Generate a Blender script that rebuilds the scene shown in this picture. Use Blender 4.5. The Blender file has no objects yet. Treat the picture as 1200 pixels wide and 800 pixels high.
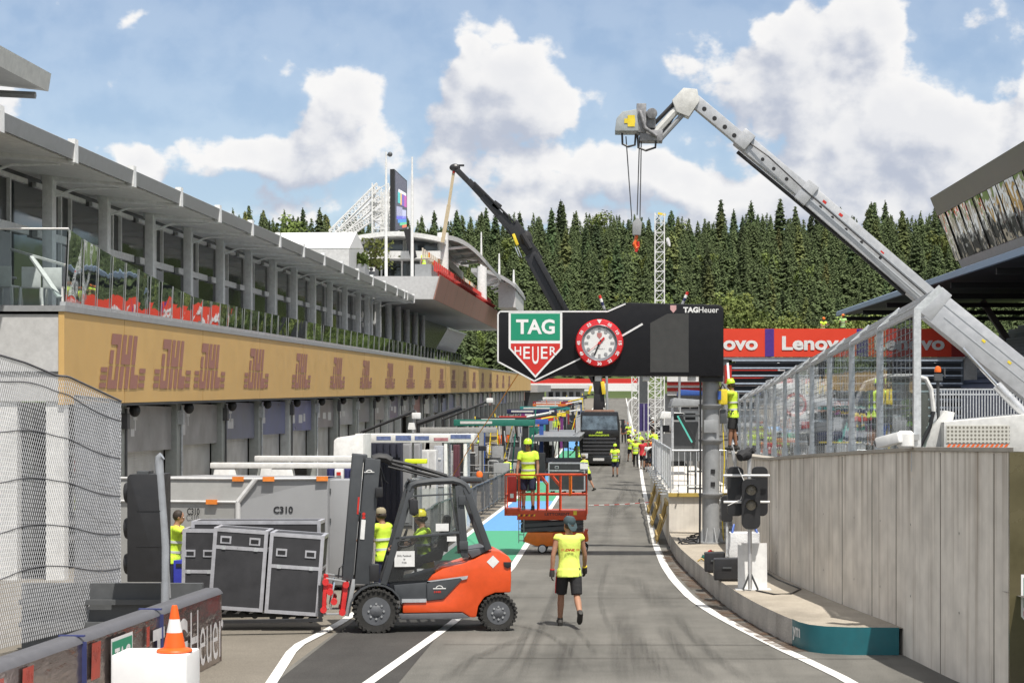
import bpy, bmesh, math, random
from mathutils import Vector, Matrix, noise as mnoise
R = math.radians
rnd = random.Random(7)
scene = bpy.context.scene
COL = scene.collection
F, CX, CY, H = 2200.0, 726.0, 490.0, 3.35      # lens in photo pixels, eye height

def P(px, py, Y):
    return Vector(((px-CX)*Y/F, Y, H-(py-CY)*Y/F))
def GY(py, z=0.0):
    return F*(H-z)/(py-CY)
def G(px, py, z=0.0):
    Y = GY(py, z); return Vector(((px-CX)*Y/F, Y, z))
def zg(Y):                                      # ground profile of the pit lane (dips flat, then climbs)
    if Y < 85: return 0.0
    if Y < 114: return (Y-85)**2*0.000416
    return 0.35 + (Y-114)*0.0241
GR = 0.01636
def zb(h, Y): return H + GR*Y + h               # the pit building climbs with the lane

# ------------------------------------------------------------------ materials
def new_mat(name):
    m = bpy.data.materials.new(name); m.use_nodes = True
    nt = m.node_tree; b = nt.nodes['Principled BSDF']
    return m, nt, b
def N(nt, t, **kw):
    n = nt.nodes.new(t)
    for k, v in kw.items():
        if k.startswith('i_'):
            n.inputs[k[2:].replace('_', ' ')].default_value = v
        else: setattr(n, k, v)
    return n
def rgba(c): return (c[0], c[1], c[2], 1.0)
_mc = {}
def mat(name, col, rough=0.55, metal=0.0, var=0.12, scale=6.0, bump=0.0, bscale=60.0, spec=0.5, coat=0.0, dirt=0.0, trans=0.0, alpha=1.0, emis=0.0, objvar=0.0):
    if name in _mc: return _mc[name]
    m, nt, b = new_mat(name)
    L = nt.links.new
    tc = N(nt, 'ShaderNodeTexCoord')
    nz = N(nt, 'ShaderNodeTexNoise'); nz.inputs['Scale'].default_value = scale; nz.inputs['Detail'].default_value = 5; nz.inputs['Roughness'].default_value = .65
    L(tc.outputs['Object'], nz.inputs['Vector'])
    mr = N(nt, 'ShaderNodeMapRange'); mr.inputs[1].default_value = .3; mr.inputs[2].default_value = .7
    mr.inputs[3].default_value = 1-var; mr.inputs[4].default_value = 1+var
    L(nz.outputs['Fac'], mr.inputs[0])
    mul = N(nt, 'ShaderNodeMix', data_type='RGBA', blend_type='MULTIPLY'); mul.inputs[0].default_value = 1
    mul.inputs[6].default_value = rgba(col); L(mr.outputs[0], mul.inputs[7])
    out = mul.outputs[2]
    if dirt > 0:
        n2 = N(nt, 'ShaderNodeTexNoise'); n2.inputs['Scale'].default_value = scale*.35; n2.inputs['Detail'].default_value = 8; n2.inputs['Roughness'].default_value = .75
        L(tc.outputs['Object'], n2.inputs['Vector'])
        r2 = N(nt, 'ShaderNodeMapRange'); r2.inputs[1].default_value = .52; r2.inputs[2].default_value = .75; r2.inputs[3].default_value = 0; r2.inputs[4].default_value = dirt
        L(n2.outputs['Fac'], r2.inputs[0])
        mx = N(nt, 'ShaderNodeMix', data_type='RGBA'); mx.inputs[7].default_value = (.09, .075, .06, 1)
        L(r2.outputs[0], mx.inputs[0]); L(out, mx.inputs[6]); out = mx.outputs[2]
    if objvar > 0:  # each copy a little lighter or darker, warmer or cooler
        oi = N(nt, 'ShaderNodeObjectInfo')
        hs = N(nt, 'ShaderNodeHueSaturation')
        mv = N(nt, 'ShaderNodeMapRange'); mv.inputs[3].default_value = 1-objvar; mv.inputs[4].default_value = 1+objvar
        L(oi.outputs['Random'], mv.inputs[0]); L(mv.outputs[0], hs.inputs['Value']); mh = N(nt, 'ShaderNodeMath', operation='MULTIPLY'); mh.inputs[1].default_value = 7.31; L(oi.outputs['Random'], mh.inputs[0]); mf = N(nt, 'ShaderNodeMath', operation='FRACT'); L(mh.outputs[0], mf.inputs[0]); m3 = N(nt, 'ShaderNodeMapRange'); m3.inputs[3].default_value = .475; m3.inputs[4].default_value = .515; L(mf.outputs[0], m3.inputs[0]); L(m3.outputs[0], hs.inputs['Hue']); L(out, hs.inputs['Color']); out = hs.outputs['Color']
    L(out, b.inputs['Base Color'])
    rr = N(nt, 'ShaderNodeMapRange'); rr.inputs[1].default_value = .3; rr.inputs[2].default_value = .7
    rr.inputs[3].default_value = max(.02, rough-.08); rr.inputs[4].default_value = min(1, rough+.08)
    L(nz.outputs['Fac'], rr.inputs[0]); L(rr.outputs[0], b.inputs['Roughness'])
    b.inputs['Metallic'].default_value = metal
    b.inputs['Specular IOR Level'].default_value = spec
    b.inputs['Coat Weight'].default_value = coat
    b.inputs['Transmission Weight'].default_value = trans
    b.inputs['Alpha'].default_value = alpha
    if emis > 0:
        b.inputs['Emission Color'].default_value = rgba(col); b.inputs['Emission Strength'].default_value = emis
    if bump > 0:
        n3 = N(nt, 'ShaderNodeTexNoise'); n3.inputs['Scale'].default_value = bscale; n3.inputs['Detail'].default_value = 4
        L(tc.outputs['Object'], n3.inputs['Vector'])
        bp = N(nt, 'ShaderNodeBump'); bp.inputs['Strength'].default_value = bump; bp.inputs['Distance'].default_value = .02
        L(n3.outputs['Fac'], bp.inputs['Height']); L(bp.outputs['Normal'], b.inputs['Normal'])
    _mc[name] = m
    return m
def glass_mat(name, tint, reflect=0.25, clear=0.6, rough=0.02):
    """thin sheet: part clear, part mirror (more at grazing angles), no refraction"""
    m, nt, b = new_mat(name); L = nt.links.new
    nt.nodes.remove(b); out = nt.nodes['Material Output']
    tr = N(nt, 'ShaderNodeBsdfTransparent'); tr.inputs[0].default_value = rgba(tint)
    di = N(nt, 'ShaderNodeBsdfDiffuse'); di.inputs[0].default_value = (tint[0]*.25, tint[1]*.25, tint[2]*.25, 1)
    gl = N(nt, 'ShaderNodeBsdfGlossy'); gl.inputs['Roughness'].default_value = rough; gl.inputs[0].default_value = (.9, .93, .95, 1)
    tc = N(nt, 'ShaderNodeTexCoord'); nz = N(nt, 'ShaderNodeTexNoise'); nz.inputs['Scale'].default_value = .9
    L(tc.outputs['Object'], nz.inputs['Vector'])
    bp = N(nt, 'ShaderNodeBump'); bp.inputs['Strength'].default_value = .10; bp.inputs['Distance'].default_value = .05
    L(nz.outputs['Fac'], bp.inputs['Height']); L(bp.outputs['Normal'], gl.inputs['Normal'])
    m1 = N(nt, 'ShaderNodeMixShader'); m1.inputs[0].default_value = clear
    L(di.outputs[0], m1.inputs[1]); L(tr.outputs[0], m1.inputs[2])
    fr = N(nt, 'ShaderNodeLayerWeight'); fr.inputs['Blend'].default_value = .35
    ad = N(nt, 'ShaderNodeMath', operation='ADD', use_clamp=True); ad.inputs[1].default_value = reflect
    mu = N(nt, 'ShaderNodeMath', operation='MULTIPLY'); mu.inputs[1].default_value = .5
    L(fr.outputs['Fresnel'], mu.inputs[0]); L(mu.outputs[0], ad.inputs[0])
    m2 = N(nt, 'ShaderNodeMixShader'); L(ad.outputs[0], m2.inputs[0]); L(m1.outputs[0], m2.inputs[1]); L(gl.outputs[0], m2.inputs[2])
    L(m2.outputs[0], out.inputs['Surface'])
    return m

# ------------------------------------------------------------------ objects
MW = {}                                         # world matrix of every thing and part
def tag(o, label=None, cat=None, group=None, kind=None):
    if label: o['label'] = label
    if cat: o['category'] = cat
    if group: o['group'] = group
    if kind: o['kind'] = kind
    return o
def thing(name, label, cat, loc=(0, 0, 0), rotz=0.0, group=None):
    o = bpy.data.objects.new(name, None); COL.objects.link(o)
    o.location = loc; o.rotation_euler = (0, 0, rotz); o.empty_display_size = .2
    MW[o.name] = Matrix.Translation(Vector(loc)) @ Matrix.Rotation(rotz, 4, 'Z')
    return tag(o, label, cat, group)
_tx = {}
def text_geo(s, bold=0.0, shear=0.0):
    k = (s, bold, shear)
    if k in _tx: return _tx[k]
    cu = bpy.data.curves.new('t', 'FONT'); cu.body = s; cu.offset = bold; cu.shear = shear; cu.resolution_u = 3
    ob = bpy.data.objects.new('t', cu); COL.objects.link(ob)
    dg = bpy.context.evaluated_depsgraph_get(); ev = ob.evaluated_get(dg); me = ev.to_mesh()
    vs = [(v.co.x, v.co.y) for v in me.vertices]; fs = [tuple(p.vertices) for p in me.polygons]
    ev.to_mesh_clear(); bpy.data.objects.remove(ob); bpy.data.curves.remove(cu)
    x0 = min(v[0] for v in vs); x1 = max(v[0] for v in vs); y0 = min(v[1] for v in vs); y1 = max(v[1] for v in vs)
    vs = [((x-x0)/(x1-x0), (y-y0)/(y1-y0)) for x, y in vs]
    _tx[k] = (vs, fs, (x1-x0)/(y1-y0)); return _tx[k]

class MB:
    def __init__(s): s.v = []; s.f = []; s.mi = []; s.m = 0
    def add(s, vs, fs):
        b = len(s.v); s.v += [Vector(v) for v in vs]
        for f in fs: s.f.append(tuple(b+i for i in f)); s.mi.append(s.m)
        return s
    def quad(s, a, b, c, d): return s.add([a, b, c, d], [(0, 1, 2, 3)])
    def box(s, c, d, rot=None):
        hx, hy, hz = d[0]/2, d[1]/2, d[2]/2
        vs = [Vector((x, y, z)) for x in (-hx, hx) for y in (-hy, hy) for z in (-hz, hz)]
        if rot is not None: vs = [rot @ v for v in vs]
        c = Vector(c); vs = [v+c for v in vs]
        return s.add(vs, [(0, 1, 3, 2), (4, 6, 7, 5), (0, 4, 5, 1), (2, 3, 7, 6), (0, 2, 6, 4), (1, 5, 7, 3)])
    def b2(s, lo, hi):
        return s.box([(lo[i]+hi[i])/2 for i in range(3)], [abs(hi[i]-lo[i]) for i in range(3)])
    def bar(s, a, b, w, h=None, up=(0, 0, 1)):
        a = Vector(a); b = Vector(b); h = h or w
        d = b-a; L = d.length
        if L < 1e-6: return s
        d.normalize(); up = Vector(up)
        if abs(d.dot(up)) > .98: up = Vector((0, 1, 0))
        x = d.cross(up).normalized(); y = x.cross(d)
        rot = Matrix((x, d, y)).transposed()
        return s.box((a+b)/2, (w, L, h), rot)
    def tube(s, pts, r, n=8, cap=True):
        pts = [Vector(p) for p in pts]; rs = r if isinstance(r, (list, tuple)) else [r]*len(pts)
        vs = []; fs = []; px = None
        for i, p in enumerate(pts):
            t = (pts[min(i+1, len(pts)-1)]-pts[max(i-1, 0)]).normalized()
            if px is None:
                u = Vector((0, 0, 1)) if abs(t.z) < .9 else Vector((1, 0, 0)); px = t.cross(u).normalized()
            else:
                px = (px-t*px.dot(t)).normalized()
            py = t.cross(px)
            for k in range(n):
                a = 2*math.pi*k/n; vs.append(p+(px*math.cos(a)+py*math.sin(a))*rs[i])
        m = len(pts)
        for i in range(m-1):
            for k in range(n):
                fs.append((i*n+k, i*n+(k+1) % n, (i+1)*n+(k+1) % n, (i+1)*n+k))
        if cap:
            fs.append(tuple(range(n-1, -1, -1))); fs.append(tuple((m-1)*n+k for k in range(n)))
        return s.add(vs, fs)
    def prism(s, poly, o, ux, uy, d):
        """polygon in the (ux,uy) plane at o, extruded along vector d"""
        o = Vector(o); ux = Vector(ux); uy = Vector(uy); d = Vector(d); n = len(poly)
        a = [o+ux*p[0]+uy*p[1] for p in poly]; b = [p+d for p in a]
        fs = [tuple(range(n)), tuple(range(2*n-1, n-1, -1))]
        for i in range(n): j = (i+1) % n; fs.append((i, i+n, j+n, j))
        return s.add(a+b, fs)
    def poly(s, pts): return s.add(pts, [tuple(range(len(pts)))])
    def lathe(s, prof, c=(0, 0, 0), ax=(0, 0, 1), n=20, cap=True):
        """prof: (radius, height) pairs turned about axis ax through c"""
        c = Vector(c); ax = Vector(ax).normalized(); u = Vector((0, 0, 1)) if abs(ax.z) < .9 else Vector((1, 0, 0))
        x = ax.cross(u).normalized(); y = ax.cross(x); vs = []; fs = []
        for r, h in prof:
            for k in range(n):
                a = 2*math.pi*k/n; vs.append(c+ax*h+(x*math.cos(a)+y*math.sin(a))*r)
        for i in range(len(prof)-1):
            for k in range(n): fs.append((i*n+k, i*n+(k+1) % n, (i+1)*n+(k+1) % n, (i+1)*n+k))
        if cap and prof[0][0] > 1e-6: fs.append(tuple(range(n-1, -1, -1)))
        if cap and prof[-1][0] > 1e-6 and not (prof[-2][0] < 1e-6 and abs(prof[-2][1]-prof[-1][1]) < 1e-6): fs.append(tuple((len(prof)-1)*n+k for k in range(n)))
        return s.add(vs, fs)
    def ball(s, c, r, n=12, m=8, rot=None):
        r = r if isinstance(r, (list, tuple)) else (r, r, r); c = Vector(c); vs = []; fs = []
        for i in range(m+1):
            t = math.pi*i/m
            for k in range(n):
                a = 2*math.pi*k/n; v = Vector((r[0]*math.sin(t)*math.cos(a), r[1]*math.sin(t)*math.sin(a), r[2]*math.cos(t)))
                vs.append(c+(rot @ v if rot is not None else v))
        for i in range(m):
            for k in range(n): fs.append((i*n+k, (i+1)*n+k, (i+1)*n+(k+1) % n, i*n+(k+1) % n))
        return s.add(vs, fs)
    def loft(s, rings):
        """rings: (centre, xvec, yvec) ellipses"""
        n = 14; vs = []; fs = []
        for c, x, y in rings:
            c = Vector(c); x = Vector(x); y = Vector(y)
            for k in range(n): a = 2*math.pi*k/n; vs.append(c+x*math.cos(a)+y*math.sin(a))
        for i in range(len(rings)-1):
            for k in range(n): fs.append((i*n+k, i*n+(k+1) % n, (i+1)*n+(k+1) % n, (i+1)*n+k))
        fs.append(tuple(range(n-1, -1, -1))); fs.append(tuple((len(rings)-1)*n+k for k in range(n)))
        return s.add(vs, fs)
    def text(s, t, o, ux, uy, h, w=None, bold=0.0, shear=0.0, align='c'):
        vs, fs, asp = text_geo(t, bold, shear); o = Vector(o); ux = Vector(ux); uy = Vector(uy)
        w = w or h*asp; dx = {'c': -.5, 'l': 0, 'r': -1}[align]
        return s.add([o+ux*((x+dx)*w)+uy*((y-.5)*h) for x, y in vs], fs)
    def build(s, name, mats, parent=None, label=None, cat=None, group=None, kind=None, loc=None, local=False, smooth=False, bevel=0.0, rotz=0.0, remesh=0.0, merge=False, recalc=True):
        if not isinstance(mats, (list, tuple)): mats = [mats]
        if parent is not None: M = MW[parent.name]
        elif loc is not None: M = Matrix.Translation(Vector(loc)) @ Matrix.Rotation(rotz, 4, 'Z')
        else: M = Matrix.Identity(4)
        vs = s.v
        if not local:
            Mi = M.inverted(); vs = [Mi @ v for v in s.v]
        me = bpy.data.meshes.new(name); me.from_pydata([tuple(v) for v in vs], [], s.f)
        for m in mats: me.materials.append(m)
        if len(mats) > 1: me.polygons.foreach_set('material_index', s.mi)
        if recalc or bevel or merge:
            bm = bmesh.new(); bm.from_mesh(me)
            if merge: bmesh.ops.remove_doubles(bm, verts=bm.verts, dist=1e-4)
            if recalc: bmesh.ops.recalc_face_normals(bm, faces=bm.faces)
            if bevel:
                es = [e for e in bm.edges if len(e.link_faces) == 2 and e.calc_face_angle(0) > .5]
                bmesh.ops.bevel(bm, geom=es, offset=bevel, segments=2, affect='EDGES', profile=.6, clamp_overlap=True)
            bm.to_mesh(me); bm.free()
        o = bpy.data.objects.new(name, me); COL.objects.link(o)
        if remesh:
            md = o.modifiers.new('r', 'REMESH'); md.mode = 'VOXEL'; md.voxel_size = remesh
            sm = o.modifiers.new('s', 'SMOOTH'); sm.iterations = 4; sm.factor = .5
            dg = bpy.context.evaluated_depsgraph_get(); nm = bpy.data.meshes.new_from_object(o.evaluated_get(dg))
            o.modifiers.clear(); o.data = nm; bpy.data.meshes.remove(me); me = nm; me.name = name
            if not me.materials:
                for m in mats: me.materials.append(m)
        if smooth or bevel or remesh:
            me.polygons.foreach_set('use_smooth', [True]*len(me.polygons))
            if not remesh:
                try: me.set_sharp_from_angle(angle=R(38))
                except Exception: pass
        if parent is not None: o.parent = parent; MW[o.name] = M
        else: o.location = M.translation; o.rotation_euler = (0, 0, rotz); MW[o.name] = M
        return tag(o, label, cat, group, kind)
KIDS = {}
def copy_tree(o, loc=None, rotz=None, label=None, scale=None):
    c = o.copy(); COL.objects.link(c)
    for ch in list(o.children):
        d = ch.copy(); COL.objects.link(d); d.parent = c
        for g in list(ch.children):
            e = g.copy(); COL.objects.link(e); e.parent = d
    if loc is not None: c.location = loc
    if rotz is not None: c.rotation_euler = (0, 0, rotz)
    if scale is not None: c.scale = (scale,)*3 if not isinstance(scale, tuple) else scale
    if label: c['label'] = label
    return c
X1, Y1, Z1 = Vector((1, 0, 0)), Vector((0, 1, 0)), Vector((0, 0, 1))

# ------------------------------------------------------------------ common paints
WHITE = mat('white_paint', (.74, .74, .73), .45, dirt=.15)
OFFWHITE = mat('offwhite_panel', (.60, .60, .59), .5, dirt=.12)
GALV = mat('galvanised_steel', (.58, .60, .62), .45, .4, var=.2, scale=14)
ALU = mat('aluminium', (.62, .63, .65), .38, .6, var=.1, scale=9)
GREYP = mat('grey_paint', (.30, .31, .32), .5, dirt=.2)
DKGREY = mat('dark_grey_paint', (.075, .08, .085), .5, dirt=.1, var=.15)
BLACK = mat('black_paint', (.022, .022, .024), .45)
BLACKM = mat('black_matt', (.018, .018, .02), .8)
RUBBER = mat('rubber', (.030, .029, .027), .9, bump=.3, bscale=120, var=.4, scale=9)
CHROME = mat('polished_rod', (.75, .76, .78), .18, 1.0, var=.05)
RED = mat('red_paint', (.55, .03, .02), .42)
ORANGE = mat('orange_paint', (.75, .13, .02), .4, coat=.2)
YEL = mat('yellow_paint', (.78, .60, .04), .45)
LIME = mat('lime_fluorescent', (.62, .86, .06), .7, var=.08, bump=.35, bscale=14)
BLUEP = mat('blue_paint', (.04, .10, .36), .45)
NAVY = mat('navy_paint', (.018, .022, .085), .5)
GREENP = mat('green_paint', (.02, .16, .12), .5)
# ------------------------------------------------------------------ camera, sun, sky
cam = bpy.data.cameras.new('camera'); co = bpy.data.objects.new('camera', cam); COL.objects.link(co)
co.location = (0, 0, H); co.rotation_euler = (R(90), 0, 0)
cam.sensor_width = 36; cam.lens = F*36/1200; cam.shift_x = -(CX-600)/1200; cam.shift_y = (CY-400)/1200
cam.clip_start = .5; cam.clip_end = 6000
scene.camera = co
SUN = Vector((.21, -.42, 1.0)).normalized()
sl = bpy.data.lights.new('sun', 'SUN'); so = bpy.data.objects.new('sun', sl); COL.objects.link(so)
so.rotation_euler = SUN.to_track_quat('Z', 'Y').to_euler(); so.location = (40, -20, 100)
sl.energy = 4.3; sl.angle = R(.5); sl.color = (1, .95, .87)
w = bpy.data.worlds.new('World'); scene.world = w; w.use_nodes = True
nt = w.node_tree; L = nt.links.new
bg = nt.nodes['Background']; SKY = .105; bg.inputs['Strength'].default_value = SKY
sky = N(nt, 'ShaderNodeTexSky', sky_type='NISHITA', sun_disc=False)
sky.sun_elevation = math.asin(SUN.z); sky.sun_rotation = math.atan2(SUN.x, SUN.y)
sky.altitude = 700; sky.air_density = 1.0; sky.dust_density = 1.6; sky.ozone_density = 1.0
# cumulus: soft masses by direction, broken up by fractal noise
grp = bpy.data.node_groups.new('cloud_density', 'ShaderNodeTree')
grp.interface.new_socket('Vector', in_out='INPUT', socket_type='NodeSocketVector')
grp.interface.new_socket('Density', in_out='OUTPUT', socket_type='NodeSocketFloat')
gi = N(grp, 'NodeGroupInput'); go = N(grp, 'NodeGroupOutput'); GL = grp.links.new
MASSES = [(945, 50, 105, 75, 1.0), (1030, 160, 95, 60, .85), (1150, 165, 110, 75, .95), (860, 110, 60, 50, .6), (1040, 20, 40, 60, .5),
          (575, 110, 75, 55, 1.0), (545, 55, 28, 34, .7), (640, 100, 50, 40, .5), (620, 190, 170, 34, .75), (820, 215, 170, 34, .72),
          (393, 125, 40, 42, 1.0), (330, 185, 95, 32, .95), (165, 192, 52, 24, 1.0), (5, 112, 30, 22, .8), (30, 145, 60, 22, .3), (1000, 235, 180, 40, .75), (420, 238, 200, 20, .5), (640, 262, 400, 18, .5),
          (655, 22, 14, 10, .25), (120, 28, 60, 8, .28), (1400, 90, 150, 120, .9), (-150, 150, 130, 60, .7), (1650, 240, 200, 50, .8), (-500, 200, 300, 70, .8)]
acc = None
wn = N(grp, 'ShaderNodeTexNoise', noise_dimensions='2D'); wn.inputs['Scale'].default_value = 14; wn.inputs['Detail'].default_value = 3
GL(gi.outputs[0], wn.inputs['Vector'])
wv = N(grp, 'ShaderNodeVectorMath', operation='MULTIPLY_ADD'); wv.inputs[1].default_value = (.05, .04, 0); 
ws = N(grp, 'ShaderNodeVectorMath', operation='SUBTRACT'); ws.inputs[1].default_value = (.025, .02, 0)
GL(gi.outputs[0], ws.inputs[0]); GL(wn.outputs['Color'], wv.inputs[0]); GL(ws.outputs[0], wv.inputs[2])
for (x, y, a, b_, wt) in MASSES:
    s1 = N(grp, 'ShaderNodeVectorMath', operation='SUBTRACT'); s1.inputs[1].default_value = ((x-CX)/F, (CY-y)/F, 0); GL(wv.outputs[0], s1.inputs[0])
    s2 = N(grp, 'ShaderNodeVectorMath', operation='MULTIPLY'); s2.inputs[1].default_value = (F/a, F/b_, 0); GL(s1.outputs[0], s2.inputs[0])
    s3 = N(grp, 'ShaderNodeVectorMath', operation='DOT_PRODUCT'); GL(s2.outputs[0], s3.inputs[0]); GL(s2.outputs[0], s3.inputs[1])
    s4 = N(grp, 'ShaderNodeMath', operation='MULTIPLY'); s4.inputs[1].default_value = -1; GL(s3.outputs['Value'], s4.inputs[0])
    s5 = N(grp, 'ShaderNodeMath', operation='EXPONENT'); GL(s4.outputs[0], s5.inputs[0])
    s6 = N(grp, 'ShaderNodeMath', operation='MULTIPLY_ADD'); s6.inputs[1].default_value = wt; GL(s5.outputs[0], s6.inputs[0])
    if acc: GL(acc.outputs[0], s6.inputs[2])
    else: s6.inputs[2].default_value = 0
    acc = s6
n1 = N(grp, 'ShaderNodeTexNoise', noise_dimensions='2D'); n1.inputs['Scale'].default_value = 22; n1.inputs['Detail'].default_value = 6; n1.inputs['Roughness'].default_value = .58
mp = N(grp, 'ShaderNodeVectorMath', operation='MULTIPLY'); mp.inputs[1].default_value = (1, 1.35, 1); GL(gi.outputs[0], mp.inputs[0]); GL(mp.outputs[0], n1.inputs['Vector'])
sat = N(grp, 'ShaderNodeMath', operation='MINIMUM'); sat.inputs[1].default_value = 1.15; GL(acc.outputs[0], sat.inputs[0])
ma = N(grp, 'ShaderNodeMath', operation='MULTIPLY_ADD'); ma.inputs[1].default_value = 1.30; ma.inputs[2].default_value = -1.04; GL(n1.outputs['Fac'], ma.inputs[0])
# cauliflower puffs: two sizes of rounded cells, slightly warped
wn2 = N(grp, 'ShaderNodeTexNoise', noise_dimensions='2D'); wn2.inputs['Scale'].default_value = 60; wn2.inputs['Detail'].default_value = 3; GL(gi.outputs[0], wn2.inputs['Vector'])
wv2 = N(grp, 'ShaderNodeVectorMath', operation='MULTIPLY_ADD'); wv2.inputs[1].default_value = (.014, .014, 0); GL(wn2.outputs['Color'], wv2.inputs[0]); GL(gi.outputs[0], wv2.inputs[2])
for sc_, am_ in ((30, .42), (74, .26)):
    vo = N(grp, 'ShaderNodeTexVoronoi', feature='F1', voronoi_dimensions='2D'); vo.inputs['Scale'].default_value = sc_; GL(wv2.outputs[0], vo.inputs['Vector'])
    mv = N(grp, 'ShaderNodeMath', operation='MULTIPLY_ADD'); mv.inputs[1].default_value = -am_; GL(vo.outputs['Distance'], mv.inputs[0]); GL(ma.outputs[0], mv.inputs[2])
    mo = N(grp, 'ShaderNodeMath', operation='ADD'); mo.inputs[1].default_value = am_*.42; GL(mv.outputs[0], mo.inputs[0]); ma = mo
ad = N(grp, 'ShaderNodeMath', operation='ADD'); GL(ma.outputs[0], ad.inputs[0])
# unseen broken cloud added outside the view to brighten shaded surfaces
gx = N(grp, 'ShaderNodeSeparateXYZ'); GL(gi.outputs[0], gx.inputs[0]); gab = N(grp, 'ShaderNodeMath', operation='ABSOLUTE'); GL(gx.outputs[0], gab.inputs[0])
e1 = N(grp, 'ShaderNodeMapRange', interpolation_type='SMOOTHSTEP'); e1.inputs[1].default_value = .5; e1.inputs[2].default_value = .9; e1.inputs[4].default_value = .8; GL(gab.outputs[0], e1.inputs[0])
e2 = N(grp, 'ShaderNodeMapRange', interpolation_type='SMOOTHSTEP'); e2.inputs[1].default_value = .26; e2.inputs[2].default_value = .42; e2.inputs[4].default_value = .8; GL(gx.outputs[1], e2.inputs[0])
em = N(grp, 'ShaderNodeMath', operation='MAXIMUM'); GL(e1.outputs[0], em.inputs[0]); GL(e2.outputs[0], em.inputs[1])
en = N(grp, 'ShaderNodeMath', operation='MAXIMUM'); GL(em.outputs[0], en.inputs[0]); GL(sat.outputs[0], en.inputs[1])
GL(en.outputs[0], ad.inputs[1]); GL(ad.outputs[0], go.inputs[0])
tc = N(nt, 'ShaderNodeTexCoord'); sx = N(nt, 'ShaderNodeSeparateXYZ'); L(tc.outputs['Generated'], sx.inputs[0])
ab = N(nt, 'ShaderNodeMath', operation='ABSOLUTE'); L(sx.outputs['Y'], ab.inputs[0])
mxm = N(nt, 'ShaderNodeMath', operation='MAXIMUM'); mxm.inputs[1].default_value = .15; L(ab.outputs[0], mxm.inputs[0])
du = N(nt, 'ShaderNodeMath', operation='DIVIDE'); L(sx.outputs['X'], du.inputs[0]); L(mxm.outputs[0], du.inputs[1])
dv = N(nt, 'ShaderNodeMath', operation='DIVIDE'); L(sx.outputs['Z'], dv.inputs[0]); L(mxm.outputs[0], dv.inputs[1])
cv = N(nt, 'ShaderNodeCombineXYZ'); L(du.outputs[0], cv.inputs[0]); L(dv.outputs[0], cv.inputs[1])
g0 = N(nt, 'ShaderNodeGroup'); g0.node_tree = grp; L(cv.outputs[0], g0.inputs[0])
of = N(nt, 'ShaderNodeVectorMath', operation='ADD'); of.inputs[1].default_value = (.010, .016, 0); L(cv.outputs[0], of.inputs[0])
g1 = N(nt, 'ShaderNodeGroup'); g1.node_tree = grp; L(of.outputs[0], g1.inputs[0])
al = N(nt, 'ShaderNodeMapRange', interpolation_type='SMOOTHSTEP'); al.inputs[1].default_value = -.06; al.inputs[2].default_value = .20; L(g0.outputs[0], al.inputs[0])
df = N(nt, 'ShaderNodeMath', operation='SUBTRACT'); L(g0.outputs[0], df.inputs[0]); L(g1.outputs[0], df.inputs[1])
lit = N(nt, 'ShaderNodeMapRange', interpolation_type='SMOOTHSTEP'); lit.inputs[1].default_value = -.52; lit.inputs[2].default_value = .36; L(df.outputs[0], lit.inputs[0])
# thick parts are greyer underneath
th = N(nt, 'ShaderNodeMapRange'); th.inputs[1].default_value = .15; th.inputs[2].default_value = .9; th.inputs[3].default_value = 1; th.inputs[4].default_value = .72; L(g0.outputs[0], th.inputs[0])
lm = N(nt, 'ShaderNodeMath', operation='MULTIPLY'); L(lit.outputs[0], lm.inputs[0]); L(th.outputs[0], lm.inputs[1])
cc = N(nt, 'ShaderNodeMix', data_type='RGBA'); k = 1/SKY
CLD = (.385*k, .415*k, .49*k, 1); CLW = (.73*k, .72*k, .71*k, 1)
cc.inputs[6].default_value = CLD; cc.inputs[7].default_value = CLW; L(lm.outputs[0], cc.inputs[0])
alm = N(nt, 'ShaderNodeMath', operation='MULTIPLY'); alm.inputs[1].default_value = .80; alm.operation = 'MULTIPLY_ADD'; alm.inputs[2].default_value = .17; L(al.outputs[0], alm.inputs[0])
cm = N(nt, 'ShaderNodeMix', data_type='RGBA'); L(alm.outputs[0], cm.inputs[0]); L(sky.outputs[0], cm.inputs[6]); L(cc.outputs[2], cm.inputs[7])
L(cm.outputs[2], bg.inputs[0])
scene.view_settings.view_transform = 'Standard'; scene.view_settings.look = 'None'
scene.view_settings.exposure = .42; scene.view_settings.gamma = 1
scene.cycles.max_bounces = 6; scene.cycles.transparent_max_bounces = 24; scene.cycles.glossy_bounces = 3; scene.cycles.diffuse_bounces = 3
w.cycles.sampling_method = 'MANUAL'; w.cycles.sample_map_resolution = 256
scene.cycles.caustics_reflective = False; scene.cycles.caustics_refractive = False
try: scene.cycles.use_denoising = True
except Exception: pass

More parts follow.
